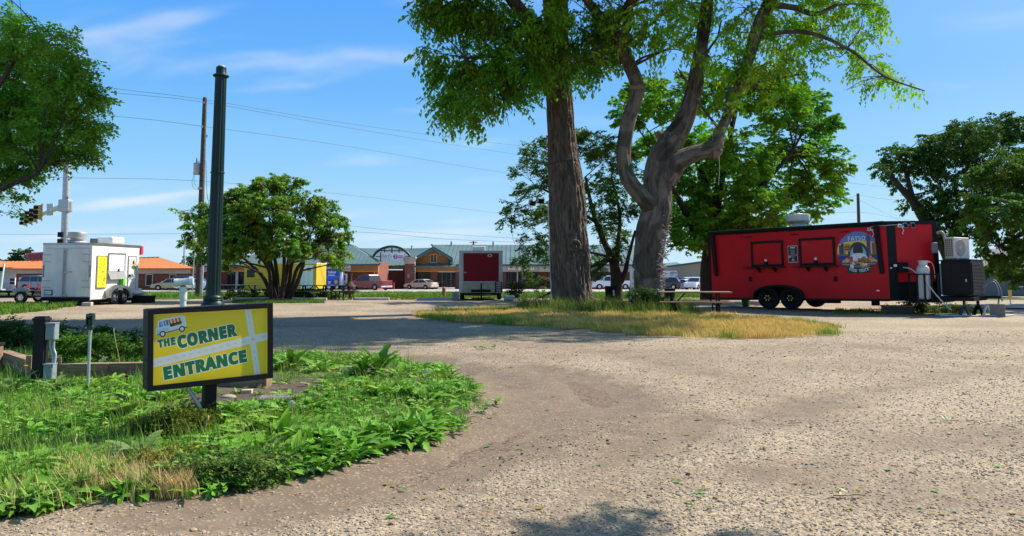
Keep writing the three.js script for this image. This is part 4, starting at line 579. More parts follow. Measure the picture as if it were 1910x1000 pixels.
// ---------- trailers of the yard ----------
const truckRed = phys([0.6, 0.008, 0.016], 0.42, { clearcoat: .08, clearcoatRoughness: .15, specularIntensity: .35, map: again(mottle, .4), bumpMap: again(mottle, .25), bumpScale: .02 });
{ // red food truck, its long side running towards us to the V nose
  const p0 = at(1326.5, 557, 29.93), base = V(p0.x, 0, p0.z), t = thing('food_truck', 'long red food trailer with V nose, black trim and round printed picture', 'food trailer', base, -44.7 * D2R);
  t.rotation.z = 1.0 * D2R; const y0 = .35, y1 = 2.96, L = 6.72, Wd = 2.4, P = (n, g, m, par = t, e) => part(n, g, m, par, e);
  // body with the wheel opening cut into the near side
  const arch = []; for (let k = 0; k <= 12; k++) { const a = Math.PI * k / 12; arch.push([2.82 - (k <= 6 ? .95 : .95) * Math.cos(a) * 1, y0 + .02 + .5 * Math.sin(a) ** .6]); }
  const nearSide = ext([[0, y0], ...arch, [L, y0], [L, y1], [0, y1]], .05, -.05); P('side_wall', nearSide, truckRed);
  P('far_wall', bb(0, L, y0, y1, -Wd, -Wd + .05), truckRed); P('rear_wall', bb(0, .05, y0, y1, -Wd + .05, -.05), truckRed); P('floor', bb(0, L, y0, y0 + .1, -Wd + .05, -.5), M.blackMatt); P('wheel_well', [bb(1.7, 3.95, y0 + .1, y0 + .62, -.52, -.47)], M.blackMatt);
  const roof = ext([[-.02, 0], [L, 0], [L + 1.2, 1.2], [L, Wd], [-.02, Wd]].map(([a, b]) => [a, b]), .07); roof.rotateX(-Math.PI / 2); P('roof', roof.translate(0, y1, 0), M.black);
  P('roof_trim', [bb(-.03, L, y1 - .09, y1 + .06, .0, .03), bb(-.03, L, y0 - .03, y0 + .05, .0, .02), bb(-.04, .05, y0, y1, .001, .02)], M.black);
  // V nose
  const nose = sub('nose', t, V(L, 0, 0)); nose.rotation.y = 45 * D2R; const nw = 1.697;
  part('nose_panel', bb(0, nw, y0, y1, -.05, 0), truckRed, nose); part('stone_guard', [bb(0, nw, y0 - .02, y0 + .62, 0, .015)], M.black, nose); part('corner_trim', [bb(0, .3, y0 + .62, y1, 0, .018), bb(nw - .14, nw + .02, y0, y1, 0, .02), bb(.3, nw - .14, y1 - .06, y1 + .05, 0, .02)], M.black, nose);
  part('outlet_box', [bb(.3, .62, 1.28, 1.62, .016, .1)], M.black, nose); part('outlet_plug', [rbox(.1, .09, .08, .02, .18, 1.52, .1), rbox(.05, .05, .06, .01, .06, 1.44, .05)], M.white, nose); part('meter_box', rbox(.18, .36, .12, .02, 1.55, 2.1, .08), M.greyBox, nose);
  part('power_cable', pipe([[.45, 1.45, .1], [.56, 1.38, .4], [.75, .98, .85], [.98, .55, 1.0], [1.25, .22, 1.05], [1.4, .05, 1.1]], .022, 30, 6), std([.5, .5, .5], .6), nose);
  { const n2 = sub('far_nose', t, V(L + 1.2, 0, -1.2)); n2.rotation.y = 135 * D2R; part('nose_panel', bb(0, nw, y0, y1, -.05, 0), truckRed, n2); }
  // string lights and lamps under the roof edge
  const lamp = (x, y, par) => { const g = sub('flood_light', par, V(x, y, .06)); part('housing', [rbox(.13, .11, .07, .015), rbox(.05, .05, .1, .01, .1, -.03, 0), pipe([[.08, -.05, 0], [.13, -.16, .01], [.08, -.24, 0], [.12, -.28, .02]], .012, 10, 5)], M.white, g); part('lens', box(.07, .07, .02, 0, 0, .04), M.greyBox, g); };
  lamp(6.2, 2.78, t); lamp(.42, 2.86, nose); for (const x of [.62, .88]) { const g = sub('solar_lamp', nose, V(x, 2.87, .06)); part('housing', rbox(.15, .18, .04, .01, 0, 0, 0, -.3, 0, .12), M.greyBox, g); part('lens', box(.11, .13, .02, 0, 0, .03, -.3, 0, .12), M.black, g); }
  P('light_cable', pipe([[6.2, 2.86, .03], [6.5, 2.89, .04], [6.72, 2.88, .06], [7.0, 2.9, -.22], [7.3, 2.88, -.5]], .008, 16, 4), M.white);
  P('marker_light', [bb(1.55, 1.85, 2.72, 2.75, 0, .03), bb(3.4, 3.7, 2.72, 2.75, 0, .03), bb(5.2, 5.5, 2.72, 2.75, 0, .03)], M.black, t, { kind: 'stuff' });
  // awning: roll along the roof edge and two folded arms
  P('awning_roll', [rod([.02, y1 + .02, .07], [L - .05, y1 + .02, .07], .06, 12)], M.black);
  for (const [x, lo] of [[.2, 1.25], [6.42, 1.25]]) P('awning_arm', [bar([x, y1 - .02, .1], [x + .1, lo + .1, .07], .13, .09), rbox(.12, .12, .1, .02, x + .1, lo + .06, .07), bar([x + .05, y1 - .1, .05], [x + .12, lo, .03], .06, .05)], M.black);
  for (const [a, b, lo, hi] of [[1.80, 3.08, 1.58, 2.55], [3.69, 4.98, 1.58, 2.58]]) { const w = sub('serving_hatch', t); part('hatch_frame', [bb(a, b, hi - .09, hi, 0, .045), bb(a, b, lo, lo + .09, 0, .045), bb(a, a + .08, lo + .09, hi - .09, 0, .04), bb(b - .08, b, lo + .09, hi - .09, 0, .04)], M.black, w); part('hatch_panel', bb(a + .08, b - .08, lo + .09, hi - .09, 0, .02), truckRed, w); part('latch', [rbox(.08, .09, .05, .01, (a + b) / 2 - .05, lo + .24, .04)], M.white, w); part('latch_hasp', [rbox(.14, .14, .05, .01, (a + b) / 2 - .04, lo + .12, .05)], M.black, w); part('shelf', [bb(a - .22, b + .1, lo - .05, lo - .02, .0, .3)], M.black, w); for (const q of [a + .35, b - .3]) part('shelf_bracket', ext([[0, 0], [.26, 0], [.05, -.17], [0, -.17]], .05).rotateY(-Math.PI / 2).translate(q, lo - .05, .0), M.black, w); }
  const menu = drawn(256, 340, (c) => { c.fillStyle = '#b9b3b0'; c.fillRect(0, 0, 256, 340); c.fillStyle = '#26242a'; c.fillRect(10, 14, 236, 312); c.fillStyle = '#d8d8de'; c.fillRect(64, 28, 26, 26); c.fillRect(104, 24, 44, 30); c.fillRect(160, 28, 30, 26); c.fillStyle = '#9c9aa2'; for (let k = 0; k < 9; k++) c.fillRect(60 + (k % 3) * 8, 84 + k * 18, 130 - (k % 3) * 16, 8); c.beginPath(); c.moveTo(128, 240); c.lineTo(176, 312); c.lineTo(80, 312); c.fill(); c.fillStyle = '#d9b45a'; c.beginPath(); c.arc(40, 222, 28, 0, 7); c.fill(); c.fillStyle = '#d68a8a'; c.beginPath(); c.moveTo(186, 196); c.lineTo(236, 160); c.lineTo(230, 206); c.fill(); });
  print(.36, .62, menu, 3.44, 2.02, .012, t, 'menu_board');
  // round printed picture: a city skyline, dishes of food, the name and FOOD TRUCK
  const logo = drawn(1024, 1100, (c) => {
    c.fillStyle = '#5a0a10'; c.fillRect(0, 0, 1024, 1100); c.save(); c.beginPath(); c.arc(512, 512, 500, 0, 7); c.clip();
    c.fillStyle = '#6878b4'; c.fillRect(0, 0, 1024, 1100); c.fillStyle = '#e9c95c'; c.beginPath(); c.moveTo(0, 330); c.bezierCurveTo(300, 200, 700, 200, 1024, 330); c.lineTo(1024, 640); c.lineTo(0, 640); c.fill();
    const bld = (x, y, w, h, f) => { c.fillStyle = f; c.fillRect(x, y, w, h); c.fillStyle = 'rgba(255,220,140,.35)'; for (let i = x + 8; i < x + w - 8; i += 16) for (let j = y + 12; j < y + h - 10; j += 26) c.fillRect(i, j, 6, 12); };
    bld(60, 330, 60, 260, '#3a3f66'); bld(110, 290, 70, 300, '#2b2f55'); bld(170, 380, 60, 210, '#c58a4a'); bld(720, 150, 90, 440, '#3b3a6b'); bld(742, 60, 40, 100, '#46447a'); c.fillRect(756, -10, 6, 80); c.fillRect(770, 0, 5, 70); bld(840, 300, 60, 290, '#8c4a4a'); bld(890, 240, 80, 350, '#a35a48'); bld(950, 380, 80, 220, '#c06a45');
    c.fillStyle = '#5c7a3a'; c.fillRect(0, 560, 1024, 50); c.fillStyle = '#2c3a8c'; c.fillRect(0, 596, 1024, 260); c.fillStyle = '#24424e'; c.beginPath(); c.ellipse(512, 560, 240, 290, 0, 0, 7); c.fill(); c.fillStyle = '#8fb6c4'; c.beginPath(); c.ellipse(512, 580, 190, 230, 0, 0, 7); c.fill(); c.fillStyle = '#2f2a30'; c.beginPath(); c.ellipse(512, 470, 120, 150, 0, 0, 7); c.fill();
    c.fillStyle = '#dfe3e8'; c.beginPath(); c.ellipse(512, 660, 210, 120, 0, 0, 7); c.fill();
    for (const [y, h, f] of [[310, 44, '#c27a32'], [352, 20, '#6aa03a'], [370, 34, '#4a2a1a'], [402, 16, '#e8c23c'], [416, 36, '#5a3220'], [450, 40, '#c8843c']]) { c.fillStyle = f; c.beginPath(); c.roundRect(190, y, 140, h, 14); c.fill(); }
    c.fillStyle = '#3c2a26'; c.beginPath(); c.ellipse(512, 900, 480, 150, 0, 0, 7); c.fill();
    const R = rng(9); const heap = (x, y, w, h, cols, n) => { for (let i = 0; i < n; i++) { c.fillStyle = cols[Math.floor(R() * cols.length)]; const u = R() * 2 - 1; c.beginPath(); c.ellipse(x + u * w, y - R() * h * (1 - Math.abs(u)), 26 + R() * 16, 18 + R() * 12, R() * 3, 0, 7); c.fill(); } };
    heap(250, 760, 110, 110, ['#d9903c', '#e8aa50', '#b86a28', '#f0bd6a'], 26); heap(800, 740, 120, 110, ['#d9903c', '#e8aa50', '#b86a28', '#f0c070'], 28); heap(500, 800, 120, 140, ['#8a3f24', '#b5613a', '#d98f5c', '#6b2f1c', '#e8c9a0'], 40); heap(640, 740, 130, 110, ['#6b4a24', '#8a5e30', '#a9753a'], 34); heap(660, 850, 100, 70, ['#e8d9a0', '#c9a050', '#b06a38'], 24);
    for (const [x, y, w] of [[250, 800, 130], [490, 845, 110], [670, 890, 120], [820, 790, 120]]) { c.fillStyle = '#5a6670'; c.beginPath(); c.ellipse(x, y, w, 46, 0, 0, Math.PI); c.fill(); c.strokeStyle = '#a8b2b8'; c.lineWidth = 8; c.beginPath(); c.ellipse(x, y, w, 16, 0, 0, Math.PI); c.stroke(); }
    c.fillStyle = '#c23b44'; c.fillRect(300, 620, 80, 130); c.fillStyle = '#e9e4e0'; c.fillRect(310, 820, 80, 90); c.restore();
    c.textAlign = 'center'; c.font = 'bold 150px sans-serif'; c.lineWidth = 22; c.lineWidth = 12; c.strokeStyle = '#1d3f78'; c.strokeText('FATSO', 490, 232, 460); c.fillStyle = '#b4e0ff'; c.fillText('FATSO', 490, 232, 440);
    c.fillStyle = '#1c1c22'; c.beginPath(); c.moveTo(270, 990); c.quadraticCurveTo(512, 1090, 760, 980); c.lineTo(760, 910); c.quadraticCurveTo(512, 1010, 270, 920); c.fill();
    c.font = 'bold 104px sans-serif'; 'FOOD TRUCK'.split('').forEach((ch, i) => { const u = i - 4.5, x = 512 + u * 47; c.save(); c.translate(x, 1010 - u * u * 2.2); c.rotate(-u * .03); c.lineWidth = 14; c.strokeStyle = '#15151c'; c.strokeText(ch, 0, 0, 52); c.fillStyle = '#cfe3ea'; c.fillText(ch, 0, 0, 52); c.restore(); });
  });
  { const g = new THREE.CircleGeometry(.71, 48); const u = g.attributes.uv; for (let i = 0; i < u.count; i++) u.setXY(i, .5 + (u.getX(i) - .5) * .977, 1 - (512 - (u.getY(i) - .5) * 1000) / 1100); mv(g, 5.76, 2.02, .006); P('round_picture', g, std([1, 1, 1], .4, 0, { map: logo })); const f = new THREE.PlaneGeometry(.78, .2, 12, 1); const fu = f.attributes.uv, fp = f.attributes.position; for (let i = 0; i < fu.count; i++) fu.setXY(i, .5 + fp.getX(i) / 1.452, 1 - (512 + (.64 - fp.getY(i)) / .00142) / 1100); mv(f, 5.76, 2.02 - .64, .009); P('picture_caption', f, std([1, 1, 1], .4, 0, { map: logo })); }
  P('outlet_cover', [rbox(.12, .18, .05, .02, 1.72, 1.12, .03)], M.black); P('outlet_cover', [rbox(.12, .18, .05, .02, 4.95, 1.1, .03)], M.black); P('side_marker', [rbox(.1, .05, .03, .01, 6.35, .68, .015)], M.lampWhite);
  // fender arch
  { const o = [], i = []; for (let k = 0; k <= 16; k++) { const a = Math.PI * k / 16, cx = 2.82; o.push([cx - .99 * Math.cos(a), .33 + .57 * Math.sin(a) ** .62]); i.push([cx - .92 * Math.cos(a), .33 + .5 * Math.sin(a) ** .62]); } P('fender', ext([...o, ...i.reverse()], .24, -.12), M.black); }
  for (const x of [2.38, 3.26]) { const w = wheel(t, .41, .24, x, .405 - Math.tan(D2R) * 0, -.12, M.blackMatt, 1); part('lug_nut', Array.from({ length: 6 }, (_, k) => cyl(.022, .022, .03, .09 * Math.cos(k * 1.047), .09 * Math.sin(k * 1.047), .13, 6, Math.PI / 2)), M.chrome, w, { kind: 'stuff' }); wheel(t, .41, .24, x, .405, -Wd + .12, M.blackMatt, -1); }
  P('axle', [rod([2.38, .4, -.2], [2.38, .4, -2.2], .05), rod([3.26, .4, -.2], [3.26, .4, -2.2], .05), bb(4.2, 4.9, .22, .35, -.5, -.35), bb(6.0, 6.25, .16, .35, -.4, -.3)], M.blackMatt);
  // tongue, coupler
  P('tongue', [bar([L - .3, .4, -.25], [L + 2.5, .42, -1.15], .12, .14), bar([L - .3, .4, -2.15], [L + 2.5, .42, -1.25], .12, .14), bb(L + 1.0, L + 2.4, .34, .46, -2.0, -.3), bb(L + 2.4, L + 2.95, .4, .5, -1.25, -1.15), rod([L + 1.4, .3, -.4], [L + 1.4, .3, -2], .03)], M.black);
  P('exhaust_fan', lathe([[.0, .0], [.3, .0], [.3, .12], [.2, .14], [.24, .16], [.4, .24], [.43, .28], [.45, .52], [.42, .53], [.4, .5], [.2, .5], [.18, .56], [0, .57]], 28, 3.25, y1 + .06, -1.0), std([.62, .62, .58], .45, .3, { map: again(mottle, 1) }));
  // generator box on the tongue
  const gb = sub('generator_box', t, V(8.17, 0, -.5)); part('box_panel', rbox(.86, 1.12, 1.62, .02, .43, 1.08, -.81), M.black, gb); part('box_door', [rbox(.5, 1.0, .03, .01, .55, 1.07, .012)], M.black, gb); part('box_latch', [rbox(.05, .1, .04, .01, .72, 1.0, .04), rbox(.03, .05, .03, .01, -.0, 1.1, .03)], M.steel, gb); part('lid', rbox(.92, .04, 1.68, .01, .43, 1.66, -.81), M.black, gb);
  for (let k = 0; k < 22; k++) part('slat', box(.035, .028, 1.5, .875, .58 + k * .046, -.81, 0, 0, .5), M.black, gb);
  part('hose', [pipe([[.9, .75, -1.1], [1.15, .95, -1.2], [1.3, .8, -1.15], [1.35, .4, -1.1], [1.3, .05, -1.0]], .025, 24, 6), pipe([[.9, .8, -1.35], [1.2, 1.0, -1.3], [1.38, .7, -1.25], [1.42, .3, -1.2]], .02, 24, 6)], std([.2, .21, .22], .5), gb);
  P('line_set', pipe([[L + 1.22, 2.6, -1.2], [L + 1.4, 2.6, -1.15], [L + 1.5, 2.2, -1.1], [L + 1.55, 1.75, -1.1]], .05, 20, 8), std([.35, .27, .26], .6));
  t.updateMatrixWorld(true);
  const W3 = (x, y, z) => t.localToWorld(V(x, y, z));
  { // air conditioner on the box
    const p = W3(8.55, 1.69, -1.0), a = thing('air_conditioner', 'cream air conditioner unit with round fan grille on top of the black box', 'air conditioner', V(p.x, p.y, p.z), 29 * D2R); const cr = std([.62, .58, .5], .5, 0, { map: again(mottle, 1) });
    part('case', [rbox(.86, .7, .33, .03, 0, .37, 0)], cr, a); part('foot', [box(.08, .05, .4, -.28, .012, 0), box(.08, .05, .4, .28, .012, 0)], M.greyBox, a);
    part('coil', box(.02, .58, .27, -.432, .38, 0), std([.1, .09, .07], .6), a); { const o = []; for (let k = 0; k < 5; k++) o.push(box(.02, .6, .01, -.445, .38, -.13 + k * .065)); for (let k = 0; k < 9; k++) o.push(box(.02, .01, .28, -.445, .1 + k * .07, 0)); part('coil_guard', o, cr, a, { kind: 'stuff' }); }
    part('fan_grille', [...[.27, .22, .17, .12, .07].map((r) => mv(new THREE.TorusGeometry(r, .008, 5, 36), -.1, .38, .175)), ...Array.from({ length: 8 }, (_, k) => box(.54, .008, .01, -.1, .38, .172, 0, 0, k * Math.PI / 8))], cr, a, { kind: 'stuff' }); part('fan_well', mv(new THREE.CircleGeometry(.28, 32), -.1, .38, .168), std([.3, .28, .25], .6), a); part('side_rib', Array.from({ length: 8 }, (_, k) => box(.14, .02, .015, .34, .12 + k * .07, .167)), cr, a, { kind: 'stuff' }); }
  { // gas cylinder in its rack
    const p = W3(7.72, 0, -.12), g = thing('gas_cylinder', 'tall white propane cylinder held in a black rack by the red nose', 'gas cylinder', V(p.x, .5, p.z), 0), wm = std([.62, .61, .56], .45, 0, { map: again(mottle, 1.5) });
    part('tank', lathe([[0, .02], [.17, .02], [.19, .08], [.195, .14], [.195, 1.0], [.18, 1.08], [.13, 1.14], [.06, 1.17], [0, 1.17]], 28), wm, g); part('collar', [lathe([[.13, 1.12], [.14, 1.3], [.125, 1.3], [.12, 1.12]], 20)], wm, g); part('valve', [cyl(.03, .03, .12, 0, 1.22, 0), rod([0, 1.25, 0], [.2, 1.26, 0], .02), cyl(.05, .05, .05, .2, 1.26, .0, 10), pipe([[.2, 1.24, 0], [.3, 1.22, 0], [.4, 1.0, -.05], [.44, .7, -.1]], .012, 16, 5)], M.galv, g);
    const k = thing('cylinder_rack', 'black bar rack around the white gas cylinder', 'rack', V(p.x, .42, p.z), 0); part('rack_rail', [box(.72, .04, .05, 0, .93, .25), box(.72, .04, .05, 0, .93, -.25), box(.05, .04, .46, -.34, .932, 0), box(.05, .04, .46, .34, .932, 0)], M.black, k); part('rack_floor', box(.72, .05, .55, 0, .04, 0), M.black, k); for (const [x, z] of [[-.34, .25], [-.1, .25], [.13, .25], [.34, .25], [-.34, -.25], [.34, -.25]]) part('rack_bar', box(.05, .95, .04, x, .48, z), M.black, k); }
  const stand = (x, z, lb, m) => { const p = W3(x, 0, z), s = thing('jack_stand', lb, 'jack stand', V(p.x, 0, p.z), .4); for (const q of [0, 1.57, 3.14, 4.71]) { const c = Math.cos(q) * .2, w = Math.sin(q) * .2; part('leg', bar([c, .02, w], [c * .25, .34, w * .25], .09, .02), m, s); } part('column', [cyl(.045, .045, .3, 0, .36, 0, 10), box(.12, .03, .06, 0, .51, 0)], m, s); part('foot_plate', box(.4, .015, .4, 0, .01, 0), m, s); };
  stand(8.75, -.62, 'dark grey steel jack stand nearer us under the black box', std([.07, .085, .11], .5)); stand(9.05, -1.0, 'black jack stand half hidden behind the grey one', M.black);
  { const p = W3(9.3, 0, -.9), s = thing('wheel_chock', 'pale triangular metal prop beside the jack stands', 'chock', V(p.x, .01, p.z), .2); part('triangle', [bar([-.14, .02, 0], [.02, .36, 0], .05, .05), bar([.02, .36, 0], [.2, .02, 0], .05, .05), bar([-.14, .02, 0], [.2, .02, 0], .05, .05)], std([.55, .56, .58], .5), s); }
  { const p = W3(9.55, 0, -1.2), s = thing('concrete_block', 'grey concrete block standing under the trailer coupler', 'block', V(p.x, 0, p.z), -.6); part('block_shell', [box(.2, .4, .4, -.1, .2, 0), box(.2, .4, .1, .1, .2, .15), box(.2, .4, .1, .1, .2, -.15), box(.2, .4, .06, .1, .2, 0)], std([.2, .19, .17], .95, 0, { bumpMap: again(grainBump, 3), bumpScale: .004 }), s); part('yellow_tag', box(.1, .26, .05, .35, .72, .1), std([.6, .42, .08], .6), s); part('steel_shank', bar([.35, .4, .1], [.35, .62, .1], .04), M.steel, s); }
  { const p = W3(8.0, 0, .1); solo('garden_hose', [pipe([[p.x + .1, .04, p.z], [p.x + .7, .05, p.z - .1], [p.x + 1.1, .03, p.z + .12], [p.x + .6, .03, p.z + .3], [p.x + .1, .03, p.z + .25], [p.x + 1.4, .03, p.z + .32], [p.x + 2.2, .03, p.z + .25], [p.x + 2.7, .05, p.z + .0], [p.x + 3.2, .03, p.z + .1]], .022, 80, 6)], std([.42, .43, .44], .6), 'grey hose looped on the ground below the gas cylinder', 'hose'); }
  { const p = W3(6.75, 0, -.55), s = thing('wooden_step', 'dark low wooden step box under the red nose', 'step', V(p.x, 0, p.z), -.15); part('top_board', box(.95, .04, .45, 0, .27, 0), M.wood, s); part('front_board', box(.9, .25, .03, 0, .13, .2), std([.07, .05, .035], .9), s); part('side_board', [box(.03, .25, .4, .44, .13, 0)], M.wood, s); part('back_board', [box(.03, .25, .4, -.44, .13, 0)], M.wood, s); }
}
{ // white food trailer
  const p = at(171, 506, 31.5), t = thing('food_trailer', 'white food trailer with twin rear doors and yellow menu panel', 'food trailer', V(p.x, 0, -31.5), -5.7 * D2R), y0 = .24, y1 = 2.62, P = (n, g, m, e) => part(n, g, m, t, e);
  P('body', [rbox(2.22, y1 - y0, 3.34, .04, -1.11, (y0 + y1) / 2, -1.67)], M.white); P('roof_edge', [bb(-2.24, .02, y1 - .06, y1 + .03, -3.36, -3.3), bb(-2.24, .02, y1 - .06, y1 + .03, .0, .03), bb(-2.25, -2.2, y1 - .06, y1 + .03, -3.3, 0), bb(-.02, .03, y1 - .06, y1 + .03, -3.3, 0)], M.alu);
  P('rear_frame', [bb(-2.22, -2.1, y0, y1 - .06, 0, .03), bb(-.1, 0, y0, y1 - .06, 0, .03), bb(-2.1, -.1, y1 - .2, y1 - .06, 0, .03)], M.white); P('bumper', bb(-2.2, -.02, y0 - .04, y0 + .12, -.1, .06), M.blackMatt);
  for (const [a, b, s] of [[-2.09, -1.2, 1], [-1.17, -.11, -1]]) { const d = sub('rear_door', t); part('door_panel', rbox(b - a, 2.02, .05, .01, (a + b) / 2, 1.4, .04), std([.74, .74, .7], .5, 0, { map: again(mottle, .8) }), d); for (const y of [.78, 1.05, 1.85, 2.15]) part('hinge', [box(.34, .03, .03, s > 0 ? a + .1 : b - .1, y, .08)], M.steel, d); part('lock_bar', [rod([s > 0 ? b - .03 : a + .05, .4, .1], [s > 0 ? b - .03 : a + .05, 2.4, .1], .018), ...[.45, 1.4, 2.35].map((y) => box(.09, .07, .07, s > 0 ? b - .03 : a + .05, y, .09))], M.galv, d); if (s < 0) part('handle', [box(.3, .035, .03, a + .2, 1.42, .13)], M.steel, d); }
  P('plate_holder', [bb(-2.06, -1.68, .44, .66, .065, .08)], M.black); const pl = drawn(128, 64, (c) => { c.fillStyle = '#dfe3e0'; c.fillRect(0, 0, 128, 64); c.fillStyle = '#3a4a6a'; c.font = 'bold 34px sans-serif'; c.fillText('84L71', 12, 44); }); print(.3, .15, pl, -1.87, .55, .09, t, 'number_plate');
  for (const x of [-2.16, -.04]) P('tail_lamp', box(.06, .5, .03, x, 1.45, .035), M.greyBox);
  // side with menu, hatch and door: local +x faces right
  const S = (n, z0, z1, a, b, m, x0 = 0, x1 = .02, par = t) => part(n, bb(x0, x1, a, b, -z1, -z0), m, par);
  const mn = drawn(256, 1024, (c) => { c.fillStyle = '#f2df24'; c.fillRect(0, 0, 256, 1024); const r = rng(4), f = ['#c8402a', '#8a5a20', '#3a7a2a', '#d9902c', '#5a2a1a']; for (let k = 0; k < 90; k++) { c.fillStyle = f[Math.floor(r() * 5)]; const y = 40 + r() * 940; if (r() < .35) { c.beginPath(); c.ellipse(30 + r() * 196, y, 8 + r() * 20, 8 + r() * 12, 0, 0, 7); c.fill(); } else c.fillRect(20 + r() * 120, y, 30 + r() * 70, 5); } c.fillStyle = '#e8a020'; for (let k = 0; k < 4; k++) c.fillRect(20, 250 + k * 190, 216, 8); });
  print(.58, 1.32, mn, .035, 1.42, -.61, t, 'menu_panel', Math.PI / 2); S('menu_frame', .28, .31, .72, 2.12, M.alu, 0, .045); S('menu_frame', .91, .94, .72, 2.12, M.alu, 0, .045); S('menu_frame', .31, .91, 2.09, 2.12, M.alu, 0, .045); S('menu_frame', .31, .91, .72, .75, M.alu, 0, .045);
  const h = sub('serving_hatch', t); S('hatch_panel', 1.06, 2.2, 1.45, 2.22, M.white, 0, .03, h); S('hatch_rail', 1.04, 2.22, 2.22, 2.25, M.alu, 0, .06, h); S('hatch_rail', 1.04, 1.06, 1.45, 2.22, M.alu, 0, .05, h); S('hatch_rail', 2.2, 2.22, 1.45, 2.22, M.alu, 0, .05, h); part('counter', bar([.02, 1.43, -1.62], [.3, 1.12, -1.62], .02, 1.0) && slab(V(.03, 1.43, -2.2), V(.03, 1.43, -1.04), V(.16, 1.1, -1.04), V(.16, 1.1, -2.2), .02), M.alu, h); part('hatch_latch', box(.05, .1, .06, .05, 1.5, -1.75), M.black, h);
  const dr = sub('side_door', t); S('door_panel', 2.5, 3.05, .42, 2.12, M.white, 0, .028, dr); S('door_trim', 2.47, 2.5, .4, 2.15, M.alu, 0, .035, dr); S('door_trim', 3.05, 3.08, .4, 2.15, M.alu, 0, .035, dr); S('door_trim', 2.5, 3.05, 2.12, 2.15, M.alu, 0, .035, dr); part('door_latch', box(.06, .12, .08, .04, 1.25, -2.56), M.black, dr);
  const lg = drawn(256, 256, (c) => { c.fillStyle = '#e9e9e6'; c.fillRect(0, 0, 256, 256); c.fillStyle = '#e6a050'; c.beginPath(); c.ellipse(140, 90, 80, 84, 0, 0, 7); c.fill(); c.fillStyle = '#2a1c14'; c.beginPath(); c.ellipse(110, 70, 40, 50, 0, 0, 7); c.fill(); c.fillStyle = '#2f6a30'; c.beginPath(); c.ellipse(130, 196, 100, 50, 0, 0, 7); c.fill(); c.fillStyle = '#d9762c'; c.fillRect(150, 110, 70, 30); }); { const g = new THREE.CircleGeometry(.22, 28); mv(g, .034, 1.75, -2.86, 0, Math.PI / 2); part('door_logo', g, std([1, 1, 1], .5, 0, { map: lg }), dr); }
  P('green_jug', rbox(.18, .34, .2, .05, .12, .98, -1.95), std([.12, .62, .03], .4)); // hung under the counter
  { const o = [], q = []; for (let k = 0; k <= 18; k++) { const a = Math.PI * k / 18; o.push([(1.68 - .78 * Math.cos(a)), .3 + .55 * Math.sin(a) ** .7]); q.push([(1.68 - .66 * Math.cos(a)), .3 + .43 * Math.sin(a) ** .7]); } const g = ext([...o, ...q.reverse()], .22); g.rotateY(Math.PI / 2); const sk = ext([[-.92, .3], [-.95, .55], [-1.1, .78], [-1.05, .45], [-1.0, .3]], .2); sk.rotateY(Math.PI / 2); P('fender', [g.translate(.0, 0, 0).scale(1, 1, 1)], M.alu); P('fender_skirt', [bb(.0, .215, .3, .62, -1.06, -.9), bb(.19, .215, .62, .82, -1.85, -1.5)], M.alu); }
  for (const z of [1.36, 2.0]) { const w = wheel(t, .32, .2, .1, .32, -z, M.rim, 1); w.rotation.y = Math.PI / 2; const w2 = wheel(t, .32, .2, -2.3, .32, -z, M.rim, 1); w2.rotation.y = -Math.PI / 2; }
  P('chassis', [bb(-2.0, -.2, .1, .24, -3.3, -.15), bb(-1.9, -1.7, 0, .1, -.6, -.4), bb(-.4, -.2, 0, .1, -.6, -.4)], M.blackMatt); P('stabiliser', [bar([-2.02, 0, -.2], [-1.95, .25, -.25], .08), bar([-.05, 0, -.2], [-.1, .25, -.25], .06)], M.black);
  P('roof_fan', [lathe([[0, 0], [.3, 0], [.36, .04], [.36, .08], [.22, .1], [.24, .16], [.36, .24], [.37, .46], [.3, .48], [.2, .46], [0, .47]], 26, -1.0, y1 + .03, -.4), rbox(.18, .12, .2, .02, -1.35, y1 + .3, -.4), rbox(.16, .14, .16, .02, -1.35, y1 + .12, -.4)], M.galv);
  { const a = sub('roof_air_conditioner', t, V(-.55, y1 + .02, -1.8)); part('cover', [rbox(.7, .32, .9, .08, .16, .17, 0, 0, 0, 0, 4)], std([.75, .76, .74], .5), a); part('grille', [rbox(.42, .26, .9, .04, -.36, .14, 0)], std([.5, .5, .48], .6), a); part('slot', Array.from({ length: 8 }, (_, k) => box(.34, .015, .02, -.36, .04 + k * .028, .45)), M.black, a, { kind: 'stuff' }); }
  P('tongue', [bar([-1.1, .3, -3.3], [-1.1, .3, -4.6], .1)], M.black);
  const s = thing('step_block', 'dark step box on the ground behind the trailer side door', 'step', V(p.x + .7, 0, -34.6), -.1); part('tread', rbox(.95, .07, .5, .01, 0, .3, 0), M.black, s); part('riser', [box(.9, .27, .04, 0, .13, .22), box(.04, .27, .4, .43, .13, 0), box(.04, .27, .4, -.43, .13, 0)], M.blackMatt, s); const bg = solo('sand_bag', [mv(new THREE.SphereGeometry(.3, 14, 8).scale(1.2, .4, .7), p.x + .45, .46, -34.55), mv(new THREE.SphereGeometry(.12, 8, 6).scale(1, .6, .8), p.x + .5, .6, -34.6)], std([.6, .58, .54], .9), 'crumpled white bag lying on the dark step beside the white trailer', 'bag'); void bg;
  const bl = thing('paver_block', 'small pale block under the near corner of the white trailer', 'block', V(p.x + .05, 0, -31.2), .2); part('block_face', rbox(.35, .16, .3, .02, 0, .08, 0), M.concrete, bl);
}
